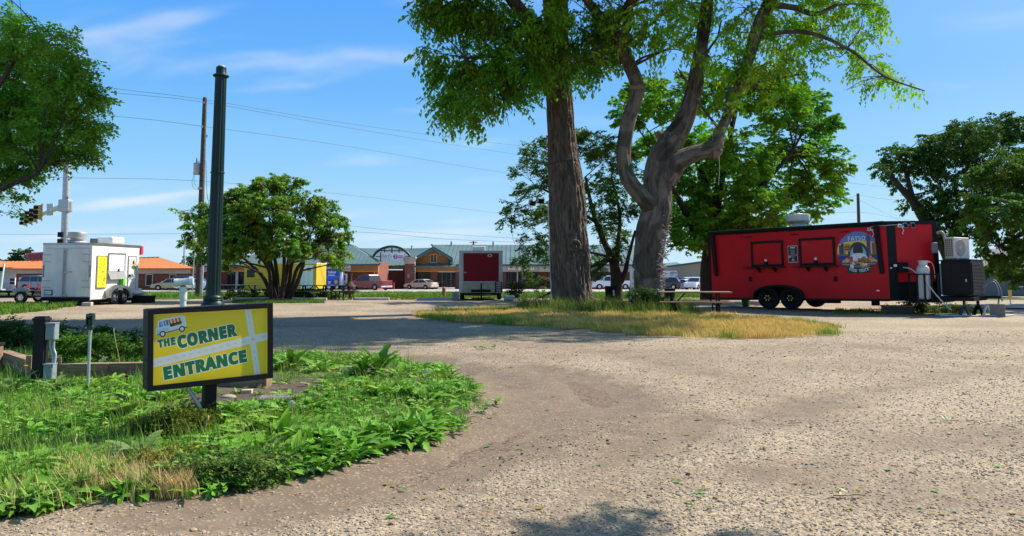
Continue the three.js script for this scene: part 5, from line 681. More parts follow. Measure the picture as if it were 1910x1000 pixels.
{ // low open trailer at the left border
  const t = thing('utility_trailer', 'small open dark utility trailer in the grass at the left border', 'trailer', V(X(36, 34.5), 0, -34.5), .05), P = (n, g, m) => part(n, g, m, t); P('frame', [box(2.9, .08, .08, -.3, .52, .6), box(2.9, .08, .08, -.3, .52, -.6), box(.08, .08, 1.2, 1.1, .52, 0), box(.08, .08, 1.2, -1.7, .52, 0)], M.blackMatt); P('bed', box(2.7, .04, 1.2, -.3, .38, 0), std([.07, .06, .05], .9)); P('lower_rail', [box(2.9, .06, .06, -.3, .28, .6), box(2.9, .06, .06, -.3, .28, -.6)], M.blackMatt); for (const x of [-1.6, -.8, .0, 1.05]) P('upright', box(.07, .3, .07, x, .4, .6), M.blackMatt); P('mud_guard', [bar([.25, .5, .7], [.4, .62, .7], .02, .2), bar([.4, .62, .7], [.8, .62, .7], .02, .2), bar([.8, .62, .7], [.95, .5, .7], .02, .2)], M.greyBox); wheel(t, .27, .18, .6, .27, .7, M.rim, 1); wheel(t, .27, .18, .6, .27, -.7, M.rim, -1);
}
{ // bare metal trailer with the red end panel
  const p = at(897, 506, 38.5), t = thing('cargo_trailer', 'silver cargo trailer end with dark red panel and diamond plate', 'trailer', V(p.x, slope(38.5), -38.5), .05), y0 = .38, y1 = 2.52, w = 1.12, P = (n, g, m, e) => part(n, g, m, t, e);
  P('shell', rbox(w * 2, y1 - y0, 4.6, .05, 0, (y0 + y1) / 2, -2.3), M.alu); P('end_panel', bb(-.9, .92, y0 + .58, y1 - .1, 0, .02), phys([.2, .003, .01], .5, { specularIntensity: .4 })); P('corner_post', [bb(-w, -.93, y0, y1, .0, .03), bb(.95, w, y0, y1, 0, .03), bb(-.93, .95, y1 - .09, y1, 0, .025)], M.alu);
  const dp = tex(128, (u, v) => { const a = (u * 8) % 1, b = (v * 8) % 1, o = (Math.floor(u * 8) + Math.floor(v * 8)) & 1, x = a - .5, y = b - .5, d = o ? Math.abs(x + y) * 3 + Math.abs(x - y) * .9 : Math.abs(x - y) * 3 + Math.abs(x + y) * .9; return sst(.75, .5, d); }, false);
  P('diamond_plate', bb(-.93, .95, y0, y0 + .56, .0, .025), std([.36, .31, .25], .36, .9, { bumpMap: again(dp, 1.6), bumpScale: .012, map: again(mottle, 2) })); P('plate_trim', [bb(-.93, .95, y0 + .54, y0 + .59, .02, .035)], M.alu); P('rivet', Array.from({ length: 30 }, (_, k) => mv(new THREE.SphereGeometry(.012, 5, 4), k < 15 ? -.98 : 1.0, y0 + .1 + (k % 15) * .14, .035)), M.steel, { kind: 'stuff' });
  P('panel_latch', [box(.1, .05, .03, -.8, 1.42, .035)], M.steel); { const g = new THREE.CircleGeometry(.12, 24); g.scale(1, .62, 1); mv(g, .46, 2.3, .024); P('oval_badge', g, std([.6, .6, .6], .4)); const g2 = new THREE.CircleGeometry(.07, 16); g2.scale(1, .6, 1); mv(g2, .46, 2.3, .028); P('badge_mark', g2, M.black); }
  P('step_ladder', [bb(.72, .78, .4, .95, .04, .07), bb(1.02, 1.08, .4, .95, .04, .07), ...[.45, .57, .69, .81, .93].map((y) => bb(.78, 1.02, y, y + .03, .04, .06))], M.blackMatt); P('dark_lamp_strip', [bb(-.5, .5, .42, .55, .03, .06)], M.black); P('roof_vent', [rbox(.66, .28, .6, .05, -.1, y1 + .14, -.9)], M.white); P('roof_edge', bb(-w - .01, w + .01, y1 - .01, y1 + .03, -4.5, .03), M.alu);
  P('tongue', [bar([-.8, .3, -.1], [0, .3, .9], .09), bar([.8, .3, -.1], [0, .3, .9], .09), rod([.02, .02, .7], [.02, .9, .7], .035), box(.2, .02, .2, .02, .02, .7)], M.black); P('chassis', bb(-1, 1, .28, .38, -4.5, -.05), M.blackMatt);
  for (const s of [-1, 1]) for (const z of [-1.1, -1.85]) { const wl = wheel(t, .31, .2, s * .98, .31, z, M.rim, 1); wl.rotation.y = s * Math.PI / 2; }
  P('wheel_box', [bb(-1.45, -1.15, .0, .42, -.5, .1)], M.greyBox);
}
{ // yellow food trailer behind the round tree
  const D = 57, p = at(590, 506, D), t = thing('food_trailer', 'yellow food trailer with wrinkled white menu banner behind the round tree', 'food trailer', V(p.x, slope(D), -D), -.1), ye = std([.72, .44, .01], .45, 0, { map: again(mottle, .5) }), P = (n, g, m, e) => part(n, g, m, t, e), L = 5.75, y0 = .42, y1 = 2.38;
  P('body', rbox(L, y1 - y0, 2.2, .05, -L / 2, (y0 + y1) / 2, -1.1), ye); P('roof_edge', [bb(-L - .02, .02, y1 - .02, y1 + .06, -2.2, .02)], M.white); P('seam', bb(-L + .9, -1.2, 1.15, 1.17, 0, .015), std([.2, .12, .005], .6)); P('dark_window', rbox(.62, .6, .03, .01, -5.2, 1.62, .01), M.glassDark); P('corner_post', bb(-.2, .012, y0, y1, -.1, .015), ye); P('fender', [rbox(1.1, .22, .1, .08, -2.6, .5, .02)], M.black);
  // banner hanging in folds
  { const n = 24, m = 20, pos = [], uv = [], ix = []; for (let j = 0; j <= m; j++) for (let i = 0; i <= n; i++) { const u = i / n, v = j / m; pos.push(-1.2 + u * .98, 2.26 - v * 1.8, .05 + .035 * Math.sin(u * 14 + v * 3) * v + .03 * fbm(u * 5, v * 4, 2, 3)); uv.push(u, 1 - v); } for (let j = 0; j < m; j++) for (let i = 0; i < n; i++) { const a = j * (n + 1) + i; ix.push(a, a + n + 1, a + 1, a + 1, a + n + 1, a + n + 2); } const g = new THREE.BufferGeometry(); g.setAttribute('position', new THREE.Float32BufferAttribute(pos, 3)); g.setAttribute('uv', new THREE.Float32BufferAttribute(uv, 2)); g.setIndex(ix); g.computeVertexNormals(); const bt = drawn(256, 480, (c) => { c.fillStyle = '#ececec'; c.fillRect(0, 0, 256, 480); c.fillStyle = '#c89070'; c.beginPath(); c.ellipse(170, 90, 46, 34, 0, 0, 7); c.fill(); c.fillStyle = '#6a4a40'; c.beginPath(); c.ellipse(170, 76, 46, 22, 0, Math.PI, 0); c.fill(); c.fillStyle = '#777'; for (let k = 0; k < 26; k++) c.fillRect(k & 1 ? 130 : 30, 120 + k * 13, 50 + (k * 29) % 40, 4); c.fillStyle = '#333'; c.fillRect(70, 14, 14, 18); c.fillRect(60, 110, 22, 8); }); P('menu_banner', g, std([1, 1, 1], .8, 0, { map: bt })); }
  for (const x of [-2.3, -3.0]) wheel(t, .33, .22, x, .33, -.1, M.rim, 1); P('chassis', bb(-L + .2, -.2, .28, .42, -2.1, -.1), M.blackMatt); P('tongue', bar([-L, .4, -1.1], [-L - 1.1, .4, -1.1], .1), M.black);
}
// ---------- cars ----------
function arcs(list, cx, r, y0) { for (let k = 0; k <= 8; k++) { const a = Math.PI * k / 8; list.push([cx - r * Math.cos(a), y0 + r * Math.sin(a)]); } }
const CARS = {
  sedan: { L: 4.75, H: 1.43, belt: .92, wr: .33, wx: [-1.38, 1.42], hood: [[2.34, .45], [2.36, .62], [2.2, .74], [1.1, .93]], deck: [[-1.5, 1.0], [-2.28, .98], [-2.38, .8], [-2.36, .45]], cab: [[1.15, .9], [.35, 1.38], [-.2, 1.43], [-.9, 1.38], [-1.75, .98]], pil: [[1.1, .92, .38, 1.36], [-.2, .94, -.2, 1.4], [-1.62, 1.0, -.95, 1.36]] },
  suv: { L: 4.6, H: 1.7, belt: 1.05, wr: .37, wx: [-1.35, 1.36], hood: [[2.26, .5], [2.28, .8], [2.1, .98], [1.05, 1.08]], deck: [[-1.9, 1.1], [-2.24, 1.05], [-2.3, .8], [-2.28, .5]], cab: [[1.15, 1.03], [.45, 1.62], [-.2, 1.7], [-1.75, 1.64], [-2.2, 1.08]], pil: [[1.1, 1.06, .5, 1.6], [-.1, 1.06, -.1, 1.66], [-1.15, 1.06, -1.15, 1.65], [-2.12, 1.08, -1.78, 1.6]] },
  pickup: { L: 5.8, H: 1.92, belt: 1.2, wr: .41, wx: [-1.75, 1.85], hood: [[2.86, .6], [2.88, .98], [2.75, 1.14], [1.5, 1.22]], deck: [[-.75, 1.2], [-2.8, 1.2], [-2.86, .95], [-2.84, .62]], cab: [[1.55, 1.18], [.95, 1.82], [.3, 1.92], [-.55, 1.88], [-.85, 1.2]], pil: [[1.5, 1.2, 1, 1.8], [.3, 1.2, .3, 1.88], [-.78, 1.22, -.6, 1.84]] },
  van: { L: 5.1, H: 1.8, belt: 1.08, wr: .36, wx: [-1.5, 1.55], hood: [[2.5, .5], [2.52, .8], [2.3, .95], [1.65, 1.08]], deck: [[-2.2, 1.1], [-2.46, 1.05], [-2.52, .8], [-2.5, .5]], cab: [[1.75, 1.06], [.85, 1.7], [.1, 1.8], [-2.0, 1.75], [-2.4, 1.1]], pil: [[1.7, 1.08, .9, 1.68], [.35, 1.08, .3, 1.76], [-.8, 1.08, -.8, 1.76], [-2.32, 1.1, -2.05, 1.72]] },
};
function car(kind, name, label, category, colour, px, d, turn, group, opts = {}) {
  const S = CARS[kind], x = X(px, d), t = thing(name, label, category, V(x, slope(d) + .03, -d), turn, group), W = opts.W ?? (kind === 'pickup' ? 2 : 1.82), paint = phys(colour, .32, { clearcoat: .8, clearcoatRoughness: .1, metalness: opts.metal ?? .15 });
  const y0 = .3, poly = [...[...S.hood].map((p) => p)]; // outline: front, over the top, back, along the sill with wheel arches
  const out = [...S.hood, ...S.deck]; const bot = []; arcs(bot, S.wx[0], S.wr + .07, y0); const b2 = []; arcs(b2, S.wx[1], S.wr + .07, y0);
  const outline = [...out, [S.deck.at(-1)[0] + .08, y0], ...bot, ...b2, [S.hood[0][0] - .08, y0]];
  part('body', ext(outline, W, -W / 2, .05), paint, t);
  const taper = (g) => { const p = g.attributes.position; for (let i = 0; i < p.count; i++) { const f = clamp((p.getY(i) - S.belt) / (S.H - S.belt)); p.setZ(i, p.getZ(i) * (1 - .17 * f)); } g.computeVertexNormals(); return g; };
  part('glasshouse', taper(ext(S.cab, W - .1, -(W - .1) / 2)), M.glassBlue, t);
  const c = S.cab, rf = [[c[1][0] - .02, c[1][1] - .02], [c[1][0] - .1, c[1][1] + .03], [c[2][0], c[2][1] + .03], [c[3][0], c[3][1] + .03], [c[3][0] - .04, c[3][1] - .03]];
  const pl = []; for (const [a, b, e, f] of S.pil) for (const s of [-1, 1]) pl.push(bar([a, b, s * (W / 2 - .04)], [e, f, s * (W / 2 - .04) * .84], .07, .09));
  part('roof', [taper(ext(rf, W - .06, -(W - .06) / 2)), ...pl], paint, t);
  for (const wx of S.wx) for (const s of [-1, 1]) wheel(t, S.wr, .22, wx, S.wr, s * (W / 2 - .1), M.rim, s);
  const f = S.hood[1], r = S.deck.at(-2);
  for (const s of [-1, 1]) { part('headlight', rbox(.12, .14, .36, .04, f[0] - .06, f[1] + .02, s * (W / 2 - .26)), M.lampWhite, t); part('tail_light', kind === 'pickup' || kind === 'van' || kind === 'suv' ? rbox(.1, .34, .14, .03, r[0] + .03, r[1] + .12, s * (W / 2 - .1)) : rbox(.1, .15, .4, .04, r[0] + .06, r[1] + .06, s * (W / 2 - .24)), M.lampRed, t); }
  part('bumper', [rbox(.14, .2, W - .06, .06, S.hood[0][0] + .02, .45, 0), rbox(.14, .2, W - .06, .06, S.deck.at(-1)[0] - .02, .47, 0)], kind === 'pickup' ? M.chrome : paint, t);
  part('door_line', [...[S.pil[0][0] - .15, S.pil[1][0], S.pil[2][0] + .25].flatMap((q) => [-1, 1].map((s) => box(.012, S.belt - .42, .012, q, (S.belt + .42) / 2 - .02, s * (W / 2 + .002))))], M.blackMatt, t, { kind: 'stuff' });
  for (const s of [-1, 1]) part('mirror', rbox(.12, .14, .18, .04, S.cab[0][0] - .3, S.belt + .1, s * (W / 2 + .08)), paint, t);
  part('plate', box(.02, .12, .32, r[0] - .03, r[1] - .12, 0), M.white, t);
  if (kind === 'pickup') { part('bed_wall', [box(2.0, .02, W - .2, -1.82, 1.15, 0)], M.blackMatt, t); part('tailgate', rbox(.05, .42, W - .3, .02, r[0] - .03, 1.0, 0), paint, t); }
  return t;
}
const gp = 'cars parked before the shops';
car('sedan', 'gold_sedan', 'gold sedan pointing left before the brick wall, its front beside the white pipe', 'car', [.42, .34, .2], 326, 90, Math.PI - .1, gp);
car('sedan', 'white_sedan', 'white sedan parked behind the wooden utility pole', 'car', [.72, .74, .78], 371, 88, .12, gp);
car('van', 'silver_minivan', 'dark silver minivan seen over the roof of the white sedan', 'car', [.12, .14, .17], 362, 93.5, .1, gp);
car('pickup', 'red_pickup', 'dark red pickup truck with its tailgate towards the yard', 'pickup truck', [.2, .008, .015], 692, 94, Math.PI - .62, gp);
car('sedan', 'tan_sedan', 'pale tan sedan parked by the brick pillar', 'car', [.5, .44, .33], 786, 106, Math.PI - .5, gp);
car('pickup', 'white_pickup', 'white pickup truck seen between the two big trunks', 'pickup truck', [.75, .76, .78], 1140, 104, Math.PI + .05, gp);
car('suv', 'black_suv', 'black sport utility car nearest the forked trunk', 'car', [.02, .024, .035], 1238, 104, Math.PI - .35, gp);
car('suv', 'blue_suv', 'dark blue grey sport utility car right behind the black one', 'car', [.06, .075, .11], 1258, 112, Math.PI - .45, gp);
car('sedan', 'silver_sedan', 'silver white sedan showing its tail beside the blue car', 'car', [.6, .62, .66], 1272, 106, Math.PI - .9, gp);
car('suv', 'white_suv', 'white sport utility car facing the yard before the tan warehouse', 'car', [.75, .75, .74], 1297, 104, -2.2, gp);
car('van', 'white_van', 'white van roof rising behind the white cars', 'van', [.78, .78, .78], 1285, 118, -2.2, gp);
car('sedan', 'black_sedan', 'black car before the pale end of the orange roofed building', 'car', [.012, .013, .018], 24, 103, -1.35, gp);
car('van', 'work_van', 'grey van standing behind the red frames left of the white trailer', 'van', [.2, .22, .24], 80, 92, -.2, gp);
{ // delivery truck with printed blue sides, and the white ice cabinet
  const D = 98, t = thing('delivery_truck', 'blue box truck with a printed cookie picture behind the yellow trailer', 'truck', V(X(614, D), slope(D), -D), 0);
  const pr = drawn(512, 512, (c) => { c.fillStyle = '#123c9a'; c.fillRect(0, 0, 512, 512); c.fillStyle = '#1c63d0'; c.fillRect(0, 210, 512, 90); c.fillStyle = '#1a50b4'; c.fillRect(0, 300, 512, 60); c.fillStyle = '#10296e'; c.fillRect(330, 300, 182, 212); c.fillStyle = '#e8ecf8'; c.font = 'bold 110px sans-serif'; c.fillText('Tuffort', 60, 150, 330); c.fillRect(70, 190, 270, 22); c.fillStyle = '#8a5a2a'; c.beginPath(); c.arc(390, 390, 80, 0, 7); c.fill(); c.fillStyle = '#d9a95a'; c.beginPath(); c.arc(390, 420, 56, 0, 7); c.fill(); c.fillStyle = '#dfe6f5'; c.fillRect(60, 400, 130, 22); c.fillRect(80, 440, 80, 26); });
  part('cargo_box', rbox(2.4, 2.2, 1.2, .05, -.95, 1.65, -.4), std([.02, .04, .14], .4), t); part('printed_box', rbox(1.75, 2.25, 2.6, .05, .62, 1.7, -1.0), std([.03, .1, .4], .4), t);
  print(1.66, 2.1, pr, .62, 1.72, .32, t, 'printed_side'); const p2 = drawn(256, 256, (c) => { c.fillStyle = '#0d1c50'; c.fillRect(0, 0, 256, 256); c.fillStyle = '#9aa6cc'; c.font = 'bold 70px sans-serif'; c.fillText('fort', 70, 110); c.fillRect(40, 170, 180, 14); }); print(2.2, 2, p2, -.95, 1.7, .22, t, 'printed_end');
  for (const x of [-1.3, .1, 1.1]) wheel(t, .42, .25, x, .42, .1, M.rim); part('chassis', box(3.6, .2, 1.6, .1, .5, -.8), M.blackMatt, t); part('roof_cap', [box(1.9, .1, 2.7, .62, 2.88, -1)], M.white, t); part('cab_edge', box(.25, 1.7, 1.4, 1.62, 1.5, -.7), M.white, t);
  const k = thing('ice_cabinet', 'white double door ice cabinet against the brick shop wall', 'cabinet', V(X(641, 99.6), slope(99), -99.6)); part('case', rbox(1.05, 1.5, .7, .03, 0, 1.4, 0), M.white, k); part('base', box(1, .7, .66, 0, .35, 0), M.white, k); for (const s of [-1, 1]) { part('door_pane', box(.36, .75, .03, s * .23, 1.6, .36), M.glassBlue, k); part('vent_grille', box(.36, .35, .03, s * .23, .9, .36), M.greyBox, k); }
}
// ---------- poles, wires, signals ----------
const poleWood = std([0.15, 0.142, 0.135], .95, 0, { map: again(woodMap, .8), bumpMap: again(woodMap, .8), bumpScale: .01 });
const wirePts = (list, n = 14) => { const pts = list.map(([x, y, d]) => at(x, y, d)); return pts; };
function wire(list, label, r = .02) { solo('power_line', pipe(wirePts(list), r * .52, 60, 5), std([.05, .055, .06], .6), label, 'power line', 'overhead wires'); }
const UD = 46, upole = at(369.5, 556, UD);
{
  const b = V(upole.x, slope(UD), -UD), t = thing('utility_pole', 'tall wooden utility pole carrying a grey transformer beside the round tree', 'utility pole', b), top = at(382, 182, UD).sub(b), H = top.y;
  part('pole', limb([[V(0, -.2, 0), .2], [V(top.x * .5, H * .5, 0), .165], [V(top.x, H, 0), .125]], 30, 14, .03, 2), poleWood, t);
  part('conduit', [rod([.27, 0, .2], [.31, 4.0, .15], .075, 10)], M.galv, t); part('ground_wire', pipe([at(388, 470, UD - .2).sub(b), at(390, 390, UD - .2).sub(b), at(386, 360, UD - .2).sub(b), at(384, 300, UD - .1).sub(b)], .02, 20, 5), M.greyBox, t);
  const tr = at(367, 315, UD - .1).sub(b), g = sub('transformer', t, tr); part('tank', lathe([[0, -.36], [.2, -.36], [.2, .3], [.21, .33], [.14, .38], [0, .39]], 18), M.galv, g); part('bushing', [cyl(.05, .03, .3, -.02, .52, 0, 8), cyl(.03, .03, .1, .12, .45, 0, 8)], M.greyBox, g); part('hanger', [box(.2, .06, .06, .26, .15, 0), box(.2, .06, .06, .26, -.15, 0)], M.greyBox, g);
  part('drop_wire', [pipe([at(362, 324, UD - .3).sub(b), at(358, 340, UD - .3).sub(b), at(362, 352, UD - .3).sub(b), at(373, 352, UD - .2).sub(b)], .012, 24, 4), pipe([at(364, 324, UD - .3).sub(b), at(362, 340, UD - .3).sub(b), at(368, 349, UD - .3).sub(b), at(374, 346, UD - .2).sub(b)], .012, 24, 4)], M.steel, t, { kind: 'stuff' });
  part('insulator', [...[[379.5, 191], [385.5, 187], [377, 236], [386, 254]].map(([x, y]) => cyl(.05, .05, .14, ...at(x, y, UD - .16).sub(b).toArray(), 8))], M.greyBox, t, { kind: 'stuff' });
  part('pole_collar', [cyl(.19, .19, .12, ...at(375, 352, UD).sub(b).toArray(), 12)], M.galv, t);
}
wire([[-200, 110, 42], [205, 164, 44], [382, 186, UD], [660, 232, 55], [1010, 277, 72], [1400, 320, 90]], 'topmost thin wire sloping down right from the wooden pole head');
wire([[-200, 125, 42], [205, 172, 44], [382, 191, UD], [660, 240, 55], [1000, 293, 72], [1400, 345, 90]], 'second wire running just below the topmost one');
wire([[-200, 185, 42], [205, 216, 44], [380, 236, UD], [660, 275, 55], [975, 327, 72], [1400, 380, 90]], 'third wire attached one third down the wooden pole');
wire([[-200, 322, 42], [95, 331, 43], [375, 338, UD], [660, 365, 55], [950, 400, 72]], 'wire level with the transformer, passing behind the left tree', .016);
wire([[-250, 436, 80], [0, 437, 80], [345, 436, 80], [660, 433, 80], [830, 446, 80], [1000, 453, 80]], 'faint low wire above the shop roofs', .026);
wire([[640, 420, 90], [760, 432, 90], [1000, 447, 90]], 'faint wire just over the round tree right side', .024);
wire([[1480, 350, 75], [1575, 369, 75], [1601, 364, 75], [1660, 372, 75], [1900, 390, 75]], 'thin wire passing the head of the pole behind the red truck', .02);
wire([[1480, 402, 75], [1600, 396, 75], [1680, 408, 75], [1900, 440, 75]], 'thin lower wire behind the red truck roof', .02);
wire([[1560, 338, 70], [1650, 348, 70], [1900, 366, 70]], 'thin highest wire right of the broad tree', .02);
wire([[1602, 372, 75], [1640, 392, 74], [1680, 412, 73], [1760, 450, 70]], 'slack service wire dropping right from the pole behind the truck', .02);
{ const b = V(X(1602, 75), slope(75), -75), t = thing('utility_pole', 'dark wooden pole head showing over the red truck roof', 'utility pole', b), tp = at(1600.5, 361, 75).sub(b); part('pole', limb([[V(0, -.2, 0), .2], [tp, .14]], 12, 12, .03), poleWood, t); }
{ const b = V(X(1313, 60), slope(60), -60), t = thing('utility_pole', 'pale wooden pole left of the red truck rear corner', 'utility pole', b), tp = at(1311, 380, 60).sub(b); part('pole', limb([[V(0, -.2, 0), .11], [tp, .1]], 12, 12, .03), std([.3, .26, .19], .9, 0, { map: again(woodMap, .8) }), t); part('conduit', rod([.2, 0, .1], [.22, tp.y * .6, .1], .05), M.galv, t); part('meter_box', rbox(.22, .8, .2, .02, -.18, 1.1, .14), std([.25, .12, .1], .6), t); }
{ const b = V(X(883, 170), slope(150), -170), t = thing('utility_pole', 'distant pole with a short cross arm above the silver trailer', 'utility pole', b); const tp = at(883, 449.5, 170).sub(b); part('pole', rod([0, 0, 0], tp, .16), poleWood, t); part('cross_arm', box(1.9, .14, .14, tp.x, tp.y - .3, 0), poleWood, t); part('brace', [bar([tp.x - .6, tp.y - .35, .1], [tp.x, tp.y - 1, .1], .06), bar([tp.x + .6, tp.y - .35, .1], [tp.x, tp.y - 1, .1], .06)], poleWood, t); }
{ const b = V(X(344, 130), slope(130), -130), t = thing('flag_pole', 'thin dark and white pair of poles above the orange roof end', 'pole', b); part('pole', rod([0, 0, 0], at(344, 440, 130).sub(b), .1), M.greyBox, t); part('white_pole', rod([.25, 0, 0], at(346.5, 460, 130).sub(b), .06), M.white, t); }
{ const b = V(X(361, 54), slope(54), -54), t = thing('sign_post', 'thin galvanised post standing left of the wooden pole', 'post', b); part('post', [rod([0, 0, 0], at(363, 460, 54).sub(b), .04)], M.galv, t); part('yellow_band', cyl(.05, .05, .3, .01, .5, 0, 8), std([.2, .25, .12], .6), t); }
{ // street light behind the tall trunk
  const D = 33, b = V(X(1030, D), 0, -D), t = thing('flood_light_pole', 'pale pole with twin floodlights hidden behind the tall trunk', 'light pole', b); const tp = at(1024, 378, D).sub(b); part('pole', [rod([0, 0, 0], [tp.x, tp.y, 0], .07, 10)], M.galv, t); for (const [x, y, r] of [[993, 378, .5], [1009, 374, .2]]) { const p = at(x, y, D).sub(b), g = sub('flood_light', t, p); part('housing', rbox(.3, .26, .22, .04, 0, 0, 0, .5, r), M.greyBox, g); part('lens', box(.24, .2, .02, 0, -.04, .11, .5, r), M.glassDark, g); } part('cross_arm', bar([tp.x - .9, tp.y + .02, 0], [tp.x, tp.y - .05, 0], .06), M.galv, t); part('paper_notice', box(.12, .34, .02, -.1, 2.9, .08), M.white, t); }
{ // traffic signal
  const D = 44, b = V(X(121, D), slope(D), -D), t = thing('traffic_signal', 'galvanised traffic signal mast with four yellow backed heads on its long arm', 'traffic signal', b); const L = (x, y, d) => at(x, y, d).sub(b);
  part('pole', limb([[L(118.5, 600, D), .26], [L(121, 450, D), .225], [L(126, 260, D), .17]], 10, 18), M.galv, t); part('clamp', [rbox(.62, .72, .5, .05, ...L(122, 384, D).toArray()), bar(L(132.5, 376, D - .1), L(132.5, 394, D - .1), .06)], M.galv, t); part('hand_hole', cyl(.08, .08, .04, ...L(125.5, 369, D - .2).toArray(), 12, Math.PI / 2), M.greyBox, t);
  part('arm', limb([[L(120, 384, D), .17], [L(100, 391, 47), .15], [L(78, 400, 52), .12], [L(46, 412, 62), .07]], 14, 12), M.galv, t);
  part('arm_sign', [bar(L(93, 380, 48), L(93.5, 402, 48), .42, .03)], std([.5, .52, .52], .5), t);
  for (const [x, y, d] of [[75, 396, 51.5], [66, 401.5, 54], [57, 405.5, 57], [47.5, 409, 60]]) { const g = sub('signal_head', t, L(x, y, d)); g.rotation.y = -1.15; const yl = std([.62, .36, .02], .5); part('housing', rbox(.34, 1.02, .22, .03, 0, 0, 0), yl, g); part('back_plate', [box(.5, 1.2, .02, 0, 0, -.1)], M.blackMatt, g); for (const q of [.33, 0, -.33]) { part('visor', mv(new THREE.CylinderGeometry(.15, .15, .3, 14, 1, true, .5, 5.2), 0, q, .25, Math.PI / 2), M.blackMatt, g); part('lens', cyl(.13, .13, .02, 0, q, .12, 14, Math.PI / 2), std([.03, .03, .03], .2), g); } part('bracket', [box(.05, 1.2, .05, .22, 0, -.12)], M.galv, g); }
  const w = sub('walk_signal', t, L(113.5, 444, D - .2)); part('housing', [rbox(.3, .3, .26, .03, 0, .2, 0), rbox(.3, .3, .26, .03, 0, -.2, 0)], M.blackMatt, w);
}
{ // fuel station bits at the left border
  const D = 70, t = thing('canopy_post', 'slim white post with a dark red sign at the left border', 'post', V(X(5, D), slope(D), -D)); part('post', rod([0, 0, 0], [.2, 2.7, 0], .1, 8), M.white, t); part('foot', rbox(.6, .35, .6, .05, 0, .17, 0), M.concrete, t); part('sign_box', rbox(1.2, .4, .3, .03, -.4, 2.2, 0), M.blackMatt, t); part('sign_face', box(.5, .16, .02, -.5, 2.2, .16), std([.5, .06, .04], .5), t); part('hose_post', [rod([-.25, 0, .1], [-.25, 2.1, .1], .05)], M.galv, t); part('yellow_box', rbox(.12, .4, .1, .02, -.18, 1.0, .15), std([.5, .36, .06], .6), t);
  for (const [x, l] of [[55.5, 'red tubular guard frame left of the white trailer, the farther left one'], [77.5, 'red tubular guard frame touching the white trailer edge']]) { const k = thing('guard_frame', l, 'guard rail', V(X(x, 80), slope(80), -80)); for (const s of [-.12, .12]) part('upright', rod([s, 0, 0], [s, .75, 0], .05), M.red, k); part('top_rail', rod([-.12, .75, 0], [.12, .75, 0], .05), M.red, k); }
}
// ---------- things about the yard ----------
function picnic(label, pos, turn, frame, top, len, wid = .72, k0 = 1) {
  const t = thing('picnic_table', label, 'picnic table', pos, turn), bw = .26, bo = .64;
  for (let k = 0; k < 3; k++) part('top_plank', rbox(len, .04, wid / 3 - .012, .008, 0, .76, (k - 1) * wid / 3), top, t);
  for (const s of [-1, 1]) part('bench_plank', rbox(len, .04, bw, .008, 0, .45, s * bo), top, t);
  for (const e of [-1, 1]) { const x = e * (len / 2 - .42); part('frame_bar', [rod([x, .73, -wid / 2 + .04], [x, .73, wid / 2 - .04], .022), rod([x, .41, -bo - .1], [x, .41, bo + .1], .022)], frame, t, { kind: 'stuff' }); for (const s of [-1, 1]) { part('leg', pipe([[x, .72, s * (wid / 2 - .08)], [x, .3, s * (wid / 2 - .04)], [x, .05, s * (wid / 2 + .02)], [x, .0, s * (wid / 2 + .1)]], .03 * k0, 14, 7), frame, t); part('bench_leg', pipe([[x - e * .06, .42, s * bo], [x - e * .1, .25, s * (bo + .02)], [x - e * .04, .0, s * (bo + .07)]], .028 * k0, 12, 7), frame, t); } part('brace', rod([x, .25, 0], [x - e * .45, .72, 0], .022 * k0), frame, t); }
  return t;
}
const tableWood = std([.36, .27, .2], .8, 0, { map: again(woodMap, 1, 3) });
{ const p = gnd(1296, 588); picnic('brown plank picnic table between the forked tree and the red truck', V(p.x, 0, p.z), -.14, M.blackMatt, tableWood, 2.35); }
const meshGreen = std([.07, .09, .085], .5, .2);
{ const a = picnic('grey green picnic table under the right edge of the round tree', V(X(588, 39.5), slope(39.5), -39.5), .05, M.blackMatt, meshGreen, 1.9, .72, 1.4); copyOf(a, 'grey green picnic table beside the iron chiminea', V(X(631, 40.5), slope(40.5), -40.5), -.25); copyOf(a, 'picnic table half hidden by shrubs left of the round tree stems', V(X(418, 47), slope(47), -47), .1); copyOf(a, 'picnic table end seen before the dark window of the yellow trailer', V(X(462, 50), slope(50), -50), .3); }
{ const t = thing('chiminea', 'rusty iron chiminea with tall chimney beside the picnic tables', 'chiminea', V(X(654, 38.6), slope(38.6), -38.6)); const ir = std([.1, .055, .035], .85, .4, { map: again(mottle, 2) }); part('fire_bowl', lathe([[0, .28], [.15, .3], [.27, .4], [.3, .5], [.28, .5], [.13, .33], [0, .31]], 22), ir, t); { const o = []; for (let k = 0; k < 14; k++) { const a = k * Math.PI / 7; o.push(rod([.29 * Math.cos(a), .5, .29 * Math.sin(a)], [.27 * Math.cos(a), .72, .27 * Math.sin(a)], .01, 5)); } o.push(mv(new THREE.TorusGeometry(.285, .014, 6, 28), 0, .61, 0, Math.PI / 2)); part('mesh_screen', o, ir, t, { kind: 'stuff' }); } part('hood', lathe([[.3, .7], [.29, .74], [.2, .84], [.12, .92], [.1, .98]], 22), ir, t); part('chimney', lathe([[.1, .96], [.1, 1.3], [.12, 1.31], [.12, 1.36], [.09, 1.36], [.08, .98]], 18), ir, t); for (let k = 0; k < 3; k++) { const a = k * 2.094 + .5; part('leg', pipe([[.2 * Math.cos(a), .34, .2 * Math.sin(a)], [.26 * Math.cos(a), .15, .26 * Math.sin(a)], [.36 * Math.cos(a), 0, .36 * Math.sin(a)]], .018, 10, 6), ir, t); } }
